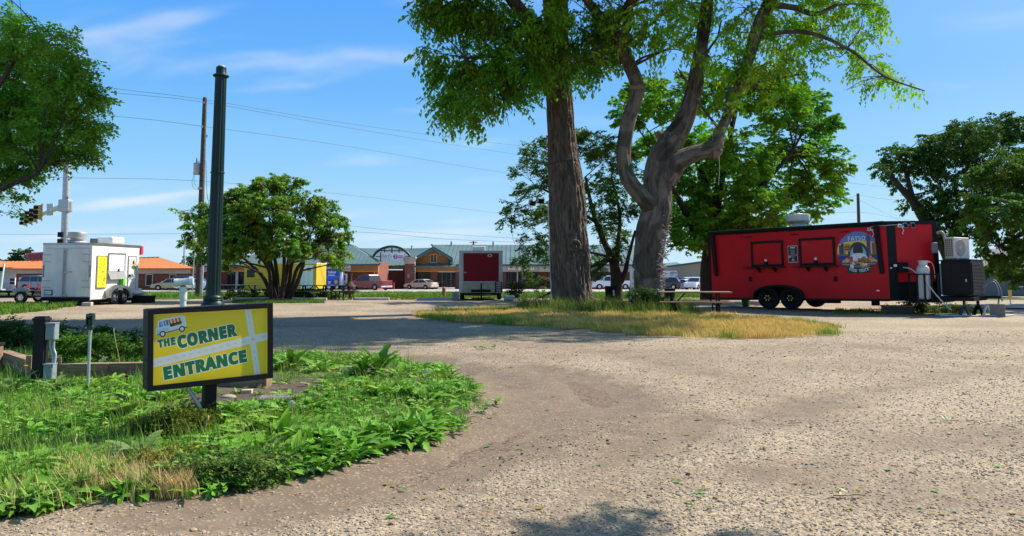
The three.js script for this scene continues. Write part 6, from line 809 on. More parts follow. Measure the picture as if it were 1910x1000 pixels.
{ // concrete wheel stops
  const mk = () => { const s = ext([[-.1, 0], [.1, 0], [.09, .1], [.05, .15], [-.05, .15], [-.09, .1]], 1.8, -.9, .015); s.rotateY(Math.PI / 2); return s; };
  const base = thing('wheel_stop', 'pale concrete wheel stop before the round tree kerb, at the table feet', 'wheel stop', V(X(578, 37.6), slope(37.6), -37.6), .04, 'concrete wheel stops along the gravel'); part('bar', mk(), M.concrete, base); for (const s of [-.6, .6]) part('anchor_pin', cyl(.02, .02, .03, s, .155, 0, 8), M.steel, base);
  copyOf(base, 'pale concrete wheel stop right of the chiminea', V(X(695, 38.6), slope(38.6), -38.6), -.02); copyOf(base, 'pale concrete wheel stop in front of the silver trailer left side', V(X(811, 38.4), slope(38.4), -38.4), -.05); copyOf(base, 'weathered concrete wheel stop at the left front of the round tree bed', V(X(474, 38.5), slope(38.5), -38.5), .15); copyOf(base, 'weathered concrete wheel stop under the round tree, half covered by weeds', V(X(532, 39), slope(39), -39), -.05);
}
{ const post = (px, d, h, col, lb) => { const t = thing('bollard', lb, 'bollard', V(X(px, d), slope(d), -d)); part('post', cyl(.11, .11, h, 0, h / 2, 0, 12), col, t); part('cap', mv(new THREE.SphereGeometry(.11, 10, 5, 0, 6.3, 0, 1.57), 0, h, 0), col, t); }; const rs = std([.35, .1, .05], .7); post(828.5, 46, .55, rs, 'short rust red bollard left of the silver trailer'); post(735.5, 104, .85, M.red, 'red bollard in the dark shop entrance'); }
{ // bins
  const bin = (px, d, w, h, lb) => { const t = thing('trash_bin', lb, 'trash bin', V(X(px, d), slope(d), -d)); const g = new THREE.CylinderGeometry(w * .72, w * .6, h * .86, 4); g.rotateY(Math.PI / 4); part('bin', g.translate(0, h * .5, 0), M.blackMatt, t); part('lid', rbox(w * 1.08, h * .09, w * 1.1, .03, 0, h * .95, 0), M.black, t); part('bin_handle', rod([-w * .4, h * .88, -w * .55], [w * .4, h * .88, -w * .55], .02), M.black, t); for (const s of [-1, 1]) part('wheel', cyl(.1, .1, .05, s * w * .45, .1, -w * .4, 12, 0, 0, Math.PI / 2), M.tyre, t); return t; };
  const t1 = bin(1138, 36.5, .5, .74, 'dark wheeled trash bin beside the leaning tree trunk'); part('paper_label', box(.08, .26, .01, .1, .42, .37), M.white, t1); bin(1247, 38.5, .5, .62, 'dark square bin seen under the picnic table top');
  { const D = 36.5, t = thing('barrel', 'pale plastic barrel lying on its side right of the silver trailer', 'barrel', V(X(950, D), slope(D) + .15, -D), .25); t.scale.setScalar(.6); part('barrel_body', lathe([[0, -.42], [.2, -.42], [.24, -.36], [.235, -.12], [.245, -.1], [.245, .1], [.235, .12], [.24, .36], [.2, .42], [0, .42]], 22).rotateZ(Math.PI / 2), std([.42, .43, .42], .6, 0, { map: again(mottle, 1) }), t); part('bung', cyl(.04, .04, .03, -.43, .1, .05, 8, 0, 0, Math.PI / 2), M.greyBox, t); }
}
{ const p = gnd(1391, 571.5), t = thing('bucket', 'green plastic bucket beside the red truck rear wheel', 'bucket', V(p.x, 0, p.z)); const gr = std([.01, .32, .1], .45); part('bucket_body', lathe([[0, .01], [.14, .01], [.165, .24], [.18, .25], [.18, .28], [.155, .28], [.13, .03], [0, .03]], 22), gr, t); part('handle', mv(new THREE.TorusGeometry(.165, .006, 5, 20, Math.PI), 0, .24, 0, .9), M.steel, t); part('white_lid', cyl(.17, .17, .03, .02, .3, 0, 20), M.white, t); }
{ const p = gnd(1184, 578), t = thing('bowl', 'small green bowl in the grass at the white post foot', 'bowl', V(p.x, .1, p.z + .25)); const gr = std([.02, .34, .13], .4); part('bowl_body', lathe([[0, 0], [.1, .0], [.15, .09], [.17, .1], [.15, .11], [.1, .03], [0, .02]], 22), gr, t); part('rim', mv(new THREE.TorusGeometry(.16, .012, 6, 24), 0, .1, 0, Math.PI / 2), gr, t); }
{ const D = 25.4, b = V(X(1177.5, D), 0, -D), t = thing('white_post', 'white square post with cap against the forked trunk', 'post', b); part('post', rbox(.115, 1.5, .115, .01, 0, .73, 0), M.white, t); part('cap', [rbox(.17, .05, .17, .01, 0, 1.5, 0), mv(new THREE.CylinderGeometry(.03, .11, .06, 4), 0, 1.55, 0, 0, Math.PI / 4)], M.white, t); const r = rng(8), o = []; for (let k = 0; k < 60; k++) { const y = r() * 1.2, a = Math.PI * .2 + r(); o.push(simple(.025, .09).rotateY(a * 3).translate(.05 + .03 * r(), y + .2, .06)); } part('creeper', o, std([.2, .22, .04], .7), t, { kind: 'stuff' }); }
{ const D = 37.2, t = thing('flower_bush', 'small bush with dull red flowers right of the silver trailer', 'shrub', V(X(961, D), slope(D), -D)); const sp = [], fl = [], r = rng(3); for (let k = 0; k < 60; k++) { const a = r() * 6.28, q = r() * .22, y = .1 + r() * .75; sp.push([Math.cos(a) * q, y, Math.sin(a) * q, .5 + .4 * r(), r() * 6.28, .05, .1, .02, 0, .6]); if (y > .45) fl.push([Math.cos(a) * q * 1.1, y + .1, Math.sin(a) * q * 1.1, .25, r() * 6, .28, .07, .05, 0, .4]); } scatter('foliage', SPR.elm, leafMat, sp, null, null, t); scatter('flowers', SPR.elm, leafMat, fl, null, null, t); part('stem', [rod([0, 0, 0], [.05, .7, 0], .015)], barkDark, t); }
{ const D = 37.5; for (const [x, l] of [[968, 'thin bare stake right of the red flowered bush, the left one'], [973, 'thin bare stake right of the red flowered bush, the taller right one']]) { const t = thing('garden_stake', l, 'stake', V(X(x, D), slope(D), -D)); part('stake', rod([0, 0, 0], [.03, x === 968 ? .85 : 1.35, 0], .02), std([.4, .35, .28], .8), t); part('stake_tip', mv(new THREE.SphereGeometry(.05, 8, 6), .03, x === 968 ? .87 : 1.38, 0), std([.45, .4, .32], .8), t); } }
// bushes and weeds about the trunks
function bush(name, label, pos, list, o) { const t = thing(name, label, 'shrub', pos), r = rng(o.seed), st = []; foliage(t, list.map(([x, y, z, R]) => [V(x, y, z), R, .8]), { limbs: null, ...o }); for (const [x, y, z] of list) st.push(limb([[V(x * .2, 0, z * .2), .02], [V(x * .6, y * .5, z * .6), .014], [V(x, y, z), .006]], 5, 5)); part('stem', st, barkDark, t, { kind: 'stuff' }); return t; }
{ const p = gnd(1205, 585); bush('shrub', 'leafy green sucker bush at the forked trunk foot', V(p.x + .05, 0, p.z + .75), [[-.3, .5, 0, .26], [.0, .7, .1, .26], [-.1, .25, .2, .28], [.22, .4, 0, .24], [-.5, .75, -.05, .16]], { seed: 71, spray: SPR.elm, per: 330, size: .5, col: [.06, .14, .02], gap: -.3 }); }
{ const D = 39.6; bush('shrub', 'low dark ground shrubs filling the kerbed bed under the round tree', V(X(520, D), slope(D), -D), [[-2.2, .22, 0, .4], [-1.5, .28, .2, .42], [-.8, .28, 0, .4], [0, .3, .2, .42], [.8, .28, .1, .4], [1.5, .28, .2, .42], [2.2, .24, 0, .38], [2.8, .2, .1, .3], [-2.8, .2, 0, .3]], { seed: 72, spray: SPR.elm, per: 110, size: .7, col: [.035, .085, .015], gap: -.3 }); }
{ const p = gnd(1725, 584); bush('shrub', 'rank weeds growing under the red truck tongue', V(p.x, 0, p.z - .3), [[-.2, .28, 0, .34], [.2, .2, .1, .3], [.9, .14, .1, .3], [1.5, .1, 0, .3], [-1.0, .1, .2, .25], [-1.7, .12, 0, .25]], { seed: 73, spray: SPR.elm, per: 240, size: .5, col: [.09, .16, .02], gap: -.25 }); }
// ---------- the sign and the front garden ----------
{ // corner sign: lettered face in a black box frame on a steel post
  const A = at(276, 727.5, 6.2), B = at(507, 702, 6.81), cx = (A.x + B.x) / 2, cz = (A.z + B.z) / 2, turn = 36 * D2R, t = thing('entrance_sign', 'yellow and green THE CORNER ENTRANCE sign in a black box frame', 'sign', V(cx, 0, cz), turn);
  const w = 1.034, h = .672, yb = .478, bx = sub('sign_box', t, V(0, yb, 0)); bx.rotation.z = 1.5 * D2R; const fr = .044, dp = .2, blk = phys([.011, .011, .012], .45, { specularIntensity: .35, bumpMap: again(grainBump, 6), bumpScale: .0004 }); blk.roughness = .5;
  const miter = (x0, x1, y0, y1, f, side) => { const q = { t: [[x0, y1], [x0 + f, y1 - f], [x1 - f, y1 - f], [x1, y1]], b: [[x0, y0], [x1, y0], [x1 - f, y0 + f], [x0 + f, y0 + f]], l: [[x0, y0], [x0 + f, y0 + f], [x0 + f, y1 - f], [x0, y1]], r: [[x1, y0], [x1, y1], [x1 - f, y1 - f], [x1 - f, y0 + f]] }[side]; return ext(q, .02, -.008, .0012); };
  for (const s of ['t', 'b', 'l', 'r']) part('frame_rail', miter(-w / 2, w / 2, 0, h, fr, s), blk, bx);
  part('side_panel', [rbox(.012, h - .01, dp, .003, -w / 2 + .008, h / 2, -dp / 2 - .01)], blk, bx); part('side_panel', [rbox(.012, h - .01, dp, .003, w / 2 - .008, h / 2, -dp / 2 - .01)], blk, bx); part('top_panel', box(w - .03, .012, dp, 0, h - .008, -dp / 2 - .01), blk, bx); part('bottom_panel', box(w - .03, .012, dp, 0, .008, -dp / 2 - .01), blk, bx); part('back_panel', box(w - .03, h - .03, .012, 0, h / 2, -dp - .004), blk, bx);
  for (const [a, b] of [[-.42, .02], [-.2, .015], [.08, .02], [.3, .02]]) part('rivet', [mv(new THREE.SphereGeometry(.006, 7, 5), a, h + .001, -.03), mv(new THREE.SphereGeometry(.006, 7, 5), -w / 2 - .0, .1 + (a + .42) * .7, -.04)], blk, bx, { kind: 'stuff' });
  const face = drawn(1840, 1100, (c, W, H) => {
    c.fillStyle = '#f0cb00'; c.fillRect(0, 0, W, H); c.fillStyle = '#dcd9cf';
    const road = (pts, wd) => { c.strokeStyle = '#dedbd2'; c.lineWidth = wd; c.beginPath(); pts.forEach((p, i) => i ? c.lineTo(...p) : c.moveTo(...p)); c.stroke(); c.strokeStyle = '#c9a52c'; c.lineWidth = 7; c.setLineDash([56, 62]); c.stroke(); c.setLineDash([]); };
    road([[-20, 761], [1860, 469]], 128); road([[1493, -20], [1577, 497], [1662, 1120]], 100); c.strokeStyle = '#dedbd2'; c.lineWidth = 98; c.beginPath(); c.moveTo(1553, 350); c.lineTo(1598, 640); c.stroke(); c.lineWidth = 126; c.beginPath(); c.moveTo(1440, 530); c.lineTo(1720, 487); c.stroke(); c.strokeStyle = '#c9a52c'; c.lineWidth = 7; c.beginPath(); c.moveTo(1548, 518); c.lineTo(1620, 507); c.moveTo(1572, 470); c.lineTo(1582, 540); c.stroke();
    const word = (s, x, y, size, rot, gap, full) => { c.save(); c.font = '900 ' + size + 'px sans-serif'; let wd = 0; for (const ch of s) wd += c.measureText(ch).width; wd = (full - gap * (s.length - 1)) / wd; c.translate(x, y); c.rotate(rot); let q = 0; for (const ch of s) { c.font = '900 ' + size + 'px sans-serif'; const mw = c.measureText(ch).width * wd; c.save(); c.translate(q, 0); c.scale(wd, 1); c.lineJoin = 'round'; c.strokeStyle = '#f1ead2'; c.lineWidth = size * .17; c.strokeText(ch, 0, 0); c.restore(); q += mw + gap; } q = 0; for (const ch of s) { const mw = c.measureText(ch).width * wd; c.save(); c.translate(q, 0); c.scale(wd, 1); c.lineJoin = 'miter'; c.strokeStyle = c.fillStyle = '#00683c'; c.lineWidth = size * .085; c.strokeText(ch, 0, 0); c.fillText(ch, 0, 0); c.restore(); q += mw + gap; } c.restore(); };
    c.lineJoin = 'round'; word('THE', 92, 524, 150, -.13, 8, 262); word('CORNER', 385, 556, 248, -.147, 8, 930); word('ENTRANCE', 172, 1018, 246, -.124, 8, 1325);
    // the little food truck
    c.save(); c.translate(66, 330); c.rotate(-.2); c.scale(.94, .94); c.fillStyle = '#cfdbe6'; c.strokeStyle = '#eef2f5'; c.lineWidth = 10; c.beginPath(); c.moveTo(0, -20); c.lineTo(8, -90); c.lineTo(40, -110); c.lineTo(62, -210); c.lineTo(130, -222); c.lineTo(450, -205); c.quadraticCurveTo(482, -200, 482, -170); c.lineTo(482, -30); c.lineTo(450, 4); c.lineTo(0, 4); c.closePath(); c.fill(); c.stroke(); c.fillStyle = '#b5cbe0'; c.fillRect(8, -78, 190, 74); c.fillStyle = '#2f6ea0'; c.beginPath(); c.moveTo(62, -115); c.lineTo(80, -195); c.lineTo(122, -195); c.lineTo(122, -112); c.fill(); c.fillRect(142, -198, 72, 88); c.fillStyle = '#9cc4dc'; c.fillRect(92, -190, 20, 70); c.fillRect(160, -190, 24, 76); c.fillStyle = '#2a1f1a'; c.fillRect(232, -140, 190, 72); c.fillStyle = '#f0efe8'; c.fillRect(220, -70, 220, 14); c.fillStyle = '#b98030'; for (let k = 0; k < 7; k++) { c.beginPath(); c.arc(300 + k * 18, -82, 9, 0, 7); c.fill(); } for (let k = 0; k < 8; k++) { c.fillStyle = k & 1 ? '#f2d79a' : '#c8501e'; c.beginPath(); c.moveTo(222 + k * 27, -190); c.lineTo(249 + k * 27, -190); c.lineTo(253 + k * 27, -132); c.arc(238 + k * 27, -134, 14, 0, Math.PI); c.fill(); } c.fillStyle = '#7a3a2a'; c.fillRect(0, -8, 500, 16); for (const x of [92, 408]) { c.fillStyle = '#2c2320'; c.beginPath(); c.arc(x, 8, 50, 0, 7); c.fill(); c.fillStyle = '#e3e6e8'; c.beginPath(); c.arc(x, 8, 30, 0, 7); c.fill(); } c.restore();
  });
  { const fw = w - 2 * fr + .01, fh = h - 2 * fr + .01, g = new THREE.PlaneGeometry(fw, fh, 24, 12), p = g.attributes.position; for (let i = 0; i < p.count; i++) p.setZ(i, .0035 * n3(p.getX(i) * 5, p.getY(i) * 6, 2) * sst(0, .1, fw / 2 - Math.abs(p.getX(i))) * sst(0, .06, fh / 2 - Math.abs(p.getY(i)))); g.computeVertexNormals(); mv(g, 0, h / 2, -.014); part('sign_face', g, phys([1, 1, 1], .42, { map: face, clearcoat: .3, clearcoatRoughness: .25 }), bx); }
  part('post', box(.1, .62, .1, .0, .2, -dp / 2 - .01), phys([.012, .012, .014], .6, { specularIntensity: .4, bumpMap: again(grainBump, 5), bumpScale: .0008 }), t);
  part('conduit', [pipe([[-.17, .5, -.1], [-.17, .44, -.1], [-.15, .4, -.09], [-.09, .3, -.08], [-.075, .24, -.08], [-.075, -.1, -.08]], .017, 40, 8), cyl(.021, .021, .05, -.075, .2, -.08, 10)], M.galv, t);
}
{ // fluted lamp column without its lantern
  const D = 10.4, b = V(X(399.5, D), .12, -D), t = thing('lamp_column', 'tall dark green fluted lamp column without a lantern behind the sign', 'lamp post', b); t.rotation.z = -.006;
  const grn = phys([.006, .022, .019], .42, { clearcoat: .12, clearcoatRoughness: .2, specularIntensity: .5, bumpMap: again(grainBump, 4), bumpScale: .0006 });
  const H = at(419, 123, D).y - b.y, yb = at(403, 552, D).y - b.y; // flutes from the collar up
  { const N = 96, fl = 12, rows = 30, pos = [], ix = []; for (let j = 0; j <= rows; j++) for (let k = 0; k <= N; k++) { const a = k / N * Math.PI * 2, f = Math.abs(Math.cos(a * fl / 2)), v = j / rows, end = sst(0, .012, v) * sst(1, .988, v), r = lerp(.098, .078, v) * (1 - .17 * (1 - f ** .8) * end); pos.push(Math.cos(a) * r, lerp(yb, H - .16, v), Math.sin(a) * r); } for (let j = 0; j < rows; j++) for (let k = 0; k < N; k++) { const i = j * (N + 1) + k; ix.push(i, i + N + 1, i + 1, i + 1, i + N + 1, i + N + 2); } const g = new THREE.BufferGeometry(); g.setAttribute('position', new THREE.Float32BufferAttribute(pos, 3)); g.setIndex(ix); g.computeVertexNormals(); part('fluted_shaft', g, grn, t); }
  part('base', lathe([[.2, 0], [.2, .25], [.185, .3], [.18, .62], [.165, yb - .16], [.15, yb - .1], [.125, yb - .07], [.118, yb - .05], [.128, yb - .04], [.128, yb - .015], [.112, yb], [.09, yb + .02]], 48), grn, t); part('collar_ring', [mv(new THREE.TorusGeometry(.122, .011, 8, 48), 0, yb - .055, 0, Math.PI / 2)], grn, t);
  part('weld_ring', [mv(new THREE.TorusGeometry(.093, .006, 6, 36), 0, lerp(yb, H, .53), 0, Math.PI / 2)], grn, t);
  part('top_tenon', lathe([[.08, H - .17], [.1, H - .16], [.112, H - .145], [.1, H - .13], [.07, H - .125], [.07, H - .03], [.066, H - .02], [.05, H - .012], [0, H - .008]], 32), grn, t); part('cap', lathe([[.05, H - .012], [.045, H + .004], [0, H + .008]], 20), std([.35, .3, .3], .5), t);
}
{ // white vent pipe
  const D = 12.8, b = V(X(347, D), .1, -D), t = thing('vent_pipe', 'white plastic pipe with a tee head standing behind the sign', 'pipe', b); const tp = at(342, 526, D).sub(b); const tilt = tp.x / tp.y;
  part('pipe', rod([0, 0, 0], [tp.x * .82, tp.y * .84, 0], .05, 18), M.pvc, t); part('coupling', [rod([tp.x * .72, tp.y * .74, 0], [tp.x * .98, tp.y * .93, 0], .062, 18)], M.pvc, t);
  const g = sub('tee', t, tp); g.rotation.y = .25; part('tee_body', [rod([-.11, -.012, 0], [.1, .012, 0], .062, 18)], M.pvc, g); part('end_ring', [rod([-.14, -.016, 0], [-.09, -.01, 0], .07, 18)], M.pvc, g); part('end_plug', [mv(new THREE.CylinderGeometry(.075, .075, .06, 20), .13, .018, .02, 0, 0, Math.PI / 2 + .1)], std([.72, .75, .74], .3), g);
}
{ // black post with grey outlet boxes
  const p = gnd(72, 727), t = thing('power_post', 'black square post with two grey outlet boxes on its side', 'post', V(p.x, 0, p.z), .12), q = phys([.016, .016, .017], .6, { specularIntensity: .4 });
  part('post', rbox(.13, .86, .13, .006, 0, .42, 0), q, t); part('cap', [rbox(.16, .035, .16, .008, 0, .86, 0), rbox(.13, .02, .13, .008, 0, .885, 0)], q, t);
  for (const [y, h, z] of [[.71, .2, .02], [.22, .19, .03]]) { const g = sub('outlet_box', t, V(.135, y, z)); part('box_body', rbox(.11, h, .11, .006, 0, 0, 0), M.greyBox, g); part('box_door', rbox(.1, h * .72, .014, .004, .0, -.02, .058), M.greyBox, g); part('box_lid', rbox(.12, .012, .13, .003, 0, h / 2, .004), M.greyBox, g); for (const s of [-.035, .035]) part('screw', mv(new THREE.SphereGeometry(.006, 6, 4), s, h * .4, .06), M.steel, g); }
  part('conduit', pipe([[.11, .62, .0], [.115, .5, 0], [.15, .38, 0], [.155, .3, .02]], .018, 20, 8), M.galv, t); part('conduit', pipe([[.15, .62, .0], [.15, .5, 0], [.175, .42, .0], [.175, .3, .02]], .016, 20, 8), M.galv, t); part('conduit', pipe([[.15, .14, .03], [.16, .05, .03], [.16, -.05, .03]], .018, 10, 8), M.galv, t);
}
{ const p = gnd(163, 740), t = thing('garden_spike', 'galvanised pole with a dark green socket head among the weeds', 'pole', V(p.x, 0, p.z)); part('pole', cyl(.017, .017, .82, 0, .38, 0, 12), M.galv, t); const g = std([.012, .04, .034], .4), h = sub('socket_head', t, V(0, .85, 0)); part('back_plate', rbox(.075, .16, .02, .006, 0, .03, -.02), g, h); part('side_fin', [rbox(.014, .15, .06, .004, -.034, .03, .005)], g, h); part('side_fin', [rbox(.014, .15, .06, .004, .034, .03, .005)], g, h); part('bulb_socket', [mv(new THREE.SphereGeometry(.024, 12, 9), 0, .07, .012), cyl(.02, .02, .08, 0, .0, .012, 12)], g, h); part('knuckle', [rbox(.06, .06, .06, .012, -.03, -.05, .02), rbox(.06, .05, .05, .012, .02, -.055, .02)], g, h); part('clamp_nut', [mv(new THREE.SphereGeometry(.012, 8, 6), -.02, -.055, .055)], M.steel, h); part('coupling', cyl(.021, .021, .05, 0, -.1, 0, 12), M.galv, h); }
// timber edging of the raised bed
const sleeper = [0, 1, 2].map((k) => std([[.5, .38, .26], [.42, .31, .22], [.54, .41, .28]][k], .92, 0, { map: again(woodMap, 1.1 + k * .2), bumpMap: again(woodMap, 1.1 + k * .2), bumpScale: .006 }));
{
  const t = thing('retaining_wall', 'low retaining wall of stacked weathered timbers left of the sign', 'retaining wall', V(-5.2, 0, -9.4));
  const o = t.position, beam = (n, a, b, y, k) => part(n, bar(a.clone().setY(y).sub(o), b.clone().setY(y).sub(o), .14, .092), sleeper[k % 3], t), E = gnd(112, 722), Fp = gnd(380, 717), G = (u) => E.clone().lerp(Fp, u);
  [[0, .34, 0], [.345, .78, 1], [.785, 1.0, 2]].forEach(([a, b, k]) => beam('timber', G(a), G(b), .245, k)); [[0.03, .46, 1], [.465, .92, 2]].forEach(([a, b, k]) => beam('timber', G(a), G(b), .149, k)); [[.05, .6, 2], [.605, 1, 0]].forEach(([a, b, k]) => beam('timber', G(a), G(b), .053, k));
  const A = gnd(5, 692), B = gnd(56, 712); [[0, .5, 1], [.51, 1, 0]].forEach(([a, b, k]) => { beam('timber', A.clone().lerp(B, a), A.clone().lerp(B, b), .25, k); beam('timber', A.clone().lerp(B, a), A.clone().lerp(B, b), .153, k + 1); beam('timber', A.clone().lerp(B, a), A.clone().lerp(B, b), .056, k + 2); });
  part('stake', rbox(.075, .36, .075, .006, ...gnd(57, 714).sub(o).add(V(0.02, .18, .06)).toArray()), sleeper[2], t); part('corner_block', rbox(.12, .36, .12, .008, ...gnd(104, 720).sub(o).add(V(-.02, .18, .02)).toArray()), sleeper[2], t);
  beam('timber', B.clone(), gnd(100, 720), .15, 1); beam('timber', B.clone(), gnd(100, 720), .055, 2);
}
{ const p = gnd(2, 700), t = thing('corner_post', 'brown wooden corner post with a dark cap at the left border', 'post', V(p.x - .1, 0, p.z), .1); part('post', rbox(.14, .42, .14, .006, 0, .2, 0), sleeper[1], t); part('cap', rbox(.17, .04, .17, .008, 0, .43, 0), M.blackMatt, t); }
{ // single sleeper by the sign post, held by a wedge
  const A = gnd(330, 736), B = gnd(497, 737), t = thing('timber_sleeper', 'thick weathered timber lying behind the sign post', 'timber', A.clone().lerp(B, .5)), o = t.position; part('sleeper', bar(A.clone().sub(o).setY(.14), B.clone().sub(o).setY(.14), .19, .17).translate(0, 0, -.09), sleeper[0], t); part('wedge_stake', rbox(.045, .17, .03, .004, .46, .12, .045, -.35, .2, -.25), sleeper[1], t);
}
{ const p = gnd(460, 748), t = thing('brick', 'single cream brick lying on the bare soil by the timber', 'brick', V(p.x, .095, p.z), .1); part('brick_face', rbox(.12, .065, .08, .008, 0, 0, 0), std([.58, .46, .3], .9, 0, { bumpMap: again(grainBump, 6), bumpScale: .002, map: again(mottle, 5) }), t); part('brick_chip', mv(new THREE.DodecahedronGeometry(.02, 0), .06, -.015, .05), std([.5, .38, .25], .9), t); }
{ const p = gnd(426, 756), t = solo('stone', mv(new THREE.DodecahedronGeometry(.07, 1).scale(1.2, .45, .8), p.x, .085, p.z), std([.42, .34, .25], .95, 0, { map: again(mottle, 4) }), 'flat pale stone on the soil between sign post and brick', 'stone'); void t; }
{ // ribbed stepping mats
  const mk = (px, py, w, d, turn, label) => { const p = gnd(px, py), t = thing('stepping_mat', label, 'stepping stone', V(p.x, .085, p.z), turn), g = std([.19, .17, .155], .85, 0, { map: again(mottle, 3) }); part('slab', rbox(w, .035, d, .012, 0, .01, 0), g, t); const n = Math.floor(w / .03); for (let k = 0; k < n; k++) part('rib', box(.012, .01, d * .86, -w / 2 + .03 + k * ((w - .06) / (n - 1)), .031, 0), g, t); };
  mk(520, 760, .42, .26, .15, 'grey ribbed stepping slab on the soil right of the sign post'); mk(415, 781, .36, .2, .05, 'grey stepping slab edge showing in the grass by the sign post');
}
{ const r = rng(61), pts = []; const mk = (a, b, lb) => { const A = gnd(...a).add(V(0, .075, 0)), B = gnd(...b).add(V(0, .08, 0)); solo('stick', limb([[A, .009], [A.clone().lerp(B, .5).add(V(0, .008, .02)), .011], [B, .006]], 8, 6, .1), std([.5, .42, .34], .9), lb, 'stick'); }; mk([562, 903], [598, 893], 'pale bleached stick lying on the dirt edge below the weeds'); mk([608, 888], [664, 868], 'bundle of dry pinkish straw stems lying at the garden edge'); void r; void pts; }

// ---------- weeds and grass of the garden ----------
{
  const r = rng(101), inG = (x, z) => inside(garden, x, z), eD = (x, z) => lineDist(gardenEdge, x, z);
  const bare = G2([[345, 755], [420, 735], [520, 728], [600, 728], [615, 748], [570, 772], [480, 775], [390, 790], [340, 775]]);
  const signShade = gnd(300, 800);
  const tuft = bladesGeo(18, .03, .095, .006, .08, .6, 3), tall = bladesGeo(12, .12, .3, .006, .08, .45, 4), straw = bladesGeo(16, .06, .2, .005, .07, .6, 5);
  const ros = [merged(rosette(9, .17, dockW, 1.0, 7)), merged(rosette(10, .14, dandW, .8, 8)), merged(rosette(11, .09, [.006, .02, .028, .024, .002], .9, 9)), merged(rosette(10, .2, dockW, 1.3, 10))];
  const tufts = [], talls = [], straws = [], R = [[], [], [], []];
  for (let k = 0; k < 70000; k++) {
    const d = 4.2 + 11 * Math.pow(r(), 1.3), x = lerp(-.78 * d - .6, .3, r()), z = -d; if (!inG(x, z) || inside(bare, x, z) && r() > .04) continue;
    const e = eD(x, z), dens = fbm(x * 1.3, z * 1.3, 6, 3), lawn = sst(.0, .3, n3(x * .55 + 2, z * .55, 11) + (x < -2.6 && x > -4.6 && d > 6.4 && d < 8.4 ? .3 : -.05)), front = e < .34 && x < -1.0 && d < 6.2 ? 1 : 0, g = .85 + .5 * r(), yl = .9 + .5 * Math.max(0, n3(x * 1.1, z * 1.1, 2));
    const py = 1;
    if (front && r() < .12 + .5 * dens && x < -1.9) { if (r() < .3) straws.push([x, .06, z, .7 + r() * .5, r() * 6.28, .6 * g, .46 * g, .19 * g]); if (r() < .8) continue; }
    if (dens < -.18 && r() < (x > -2.3 ? .05 : .35)) continue;
    if (e < .12 && r() < .7 || e < .28 && r() < .4) continue;
    if (r() < .04 + .36 * lawn) tufts.push([x, .06, z, (.55 + .7 * r()) * (1.15 - .4 * lawn), r() * 6.28, .165 * g * yl, .33 * g, .03 * g]);
    else if (r() < .03) talls.push([x, .06, z, .7 + .6 * r(), r() * 6.28, .2 * g * yl, .28 * g, .05 * g]);
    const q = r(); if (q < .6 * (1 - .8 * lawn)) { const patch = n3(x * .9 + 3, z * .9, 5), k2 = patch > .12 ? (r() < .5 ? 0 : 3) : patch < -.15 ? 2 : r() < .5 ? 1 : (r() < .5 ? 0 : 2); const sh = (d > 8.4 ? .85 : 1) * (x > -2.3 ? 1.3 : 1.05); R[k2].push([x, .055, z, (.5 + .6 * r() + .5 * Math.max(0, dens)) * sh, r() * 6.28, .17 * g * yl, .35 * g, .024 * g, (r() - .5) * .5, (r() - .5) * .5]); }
  }
  for (let k = 0; k < 300; k++) { const p = gnd(lerp(110, 360, r()), lerp(890, 944, r() ** .8)); if (inG(p.x, p.z)) straws.push([p.x, .055, p.z, .6 + r() * .6, r() * 6.28, .6 * (.8 + .4 * r()), .46, .2]); }
  scatter('grass', tuft, grassMat, tufts, 'short bright green grass filling the front garden', 'grass'); scatter('tall_grass', tall, grassMat, talls, 'scattered taller seeding grass stems among the garden weeds', 'grass'); scatter('dry_grass', straw, grassMat, straws, 'straw coloured dry grass along the front edge of the garden', 'grass');
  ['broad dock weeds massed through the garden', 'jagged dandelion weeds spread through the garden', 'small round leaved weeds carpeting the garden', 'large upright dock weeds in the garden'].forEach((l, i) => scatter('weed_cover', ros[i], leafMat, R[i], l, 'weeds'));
  // dark patch of taller weeds and burdock by the far rim
  const put = (name, label, px, py, n, L, W, up, seed, s, col, cat = 'weed') => { const p = gnd(px, py), t = thing(name, label, cat, V(p.x, .06, p.z), seed), m = phys(col, .6, { transmission: .4, thickness: 0, ior: 1.35, specularIntensity: .5 }); rosette(n, L * s, W, up, seed).forEach((g) => part('leaf', g, m, t)); part('root_crown', mv(new THREE.SphereGeometry(.02, 8, 6), 0, .005, 0), m, t); return t; };
  const G1 = [.17, .36, .025], G2c = [.12, .26, .022], G3 = [.23, .4, .035];
  put('dock_plant', 'big pale leaved dock plant left of the sign post foot, in the open', 262, 872, 14, .28, dockW, 1.1, 3, 1, [.17, .27, .07]);
  put('dock_plant', 'upright dock plant right of the sign post with narrow leaves', 520, 846, 15, .3, dockW, 1.35, 5, 1.05, G1);
  put('dock_plant', 'dock plant with tall leaves at the lower middle of the garden', 545, 880, 13, .24, dockW, 1.2, 6, 1, G3);
  put('dock_plant', 'dock plant just in front of the sign post foot', 395, 862, 12, .2, dockW, 1.1, 7, 1, G3);
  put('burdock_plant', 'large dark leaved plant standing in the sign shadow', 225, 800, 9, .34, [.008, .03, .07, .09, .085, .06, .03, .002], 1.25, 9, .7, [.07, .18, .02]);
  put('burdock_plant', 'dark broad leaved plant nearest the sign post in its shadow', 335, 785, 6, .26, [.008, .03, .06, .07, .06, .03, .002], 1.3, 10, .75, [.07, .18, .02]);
  put('thistle_plant', 'jagged grey green thistle against the timber wall beside the socket pole', 180, 706, 10, .3, dandW, 1.2, 11, 1.1, [.12, .2, .07]);
  put('thistle_plant', 'jagged pale weed left of the black post', 22, 742, 12, .3, dandW, 1.1, 12, 1, [.14, .24, .06]);
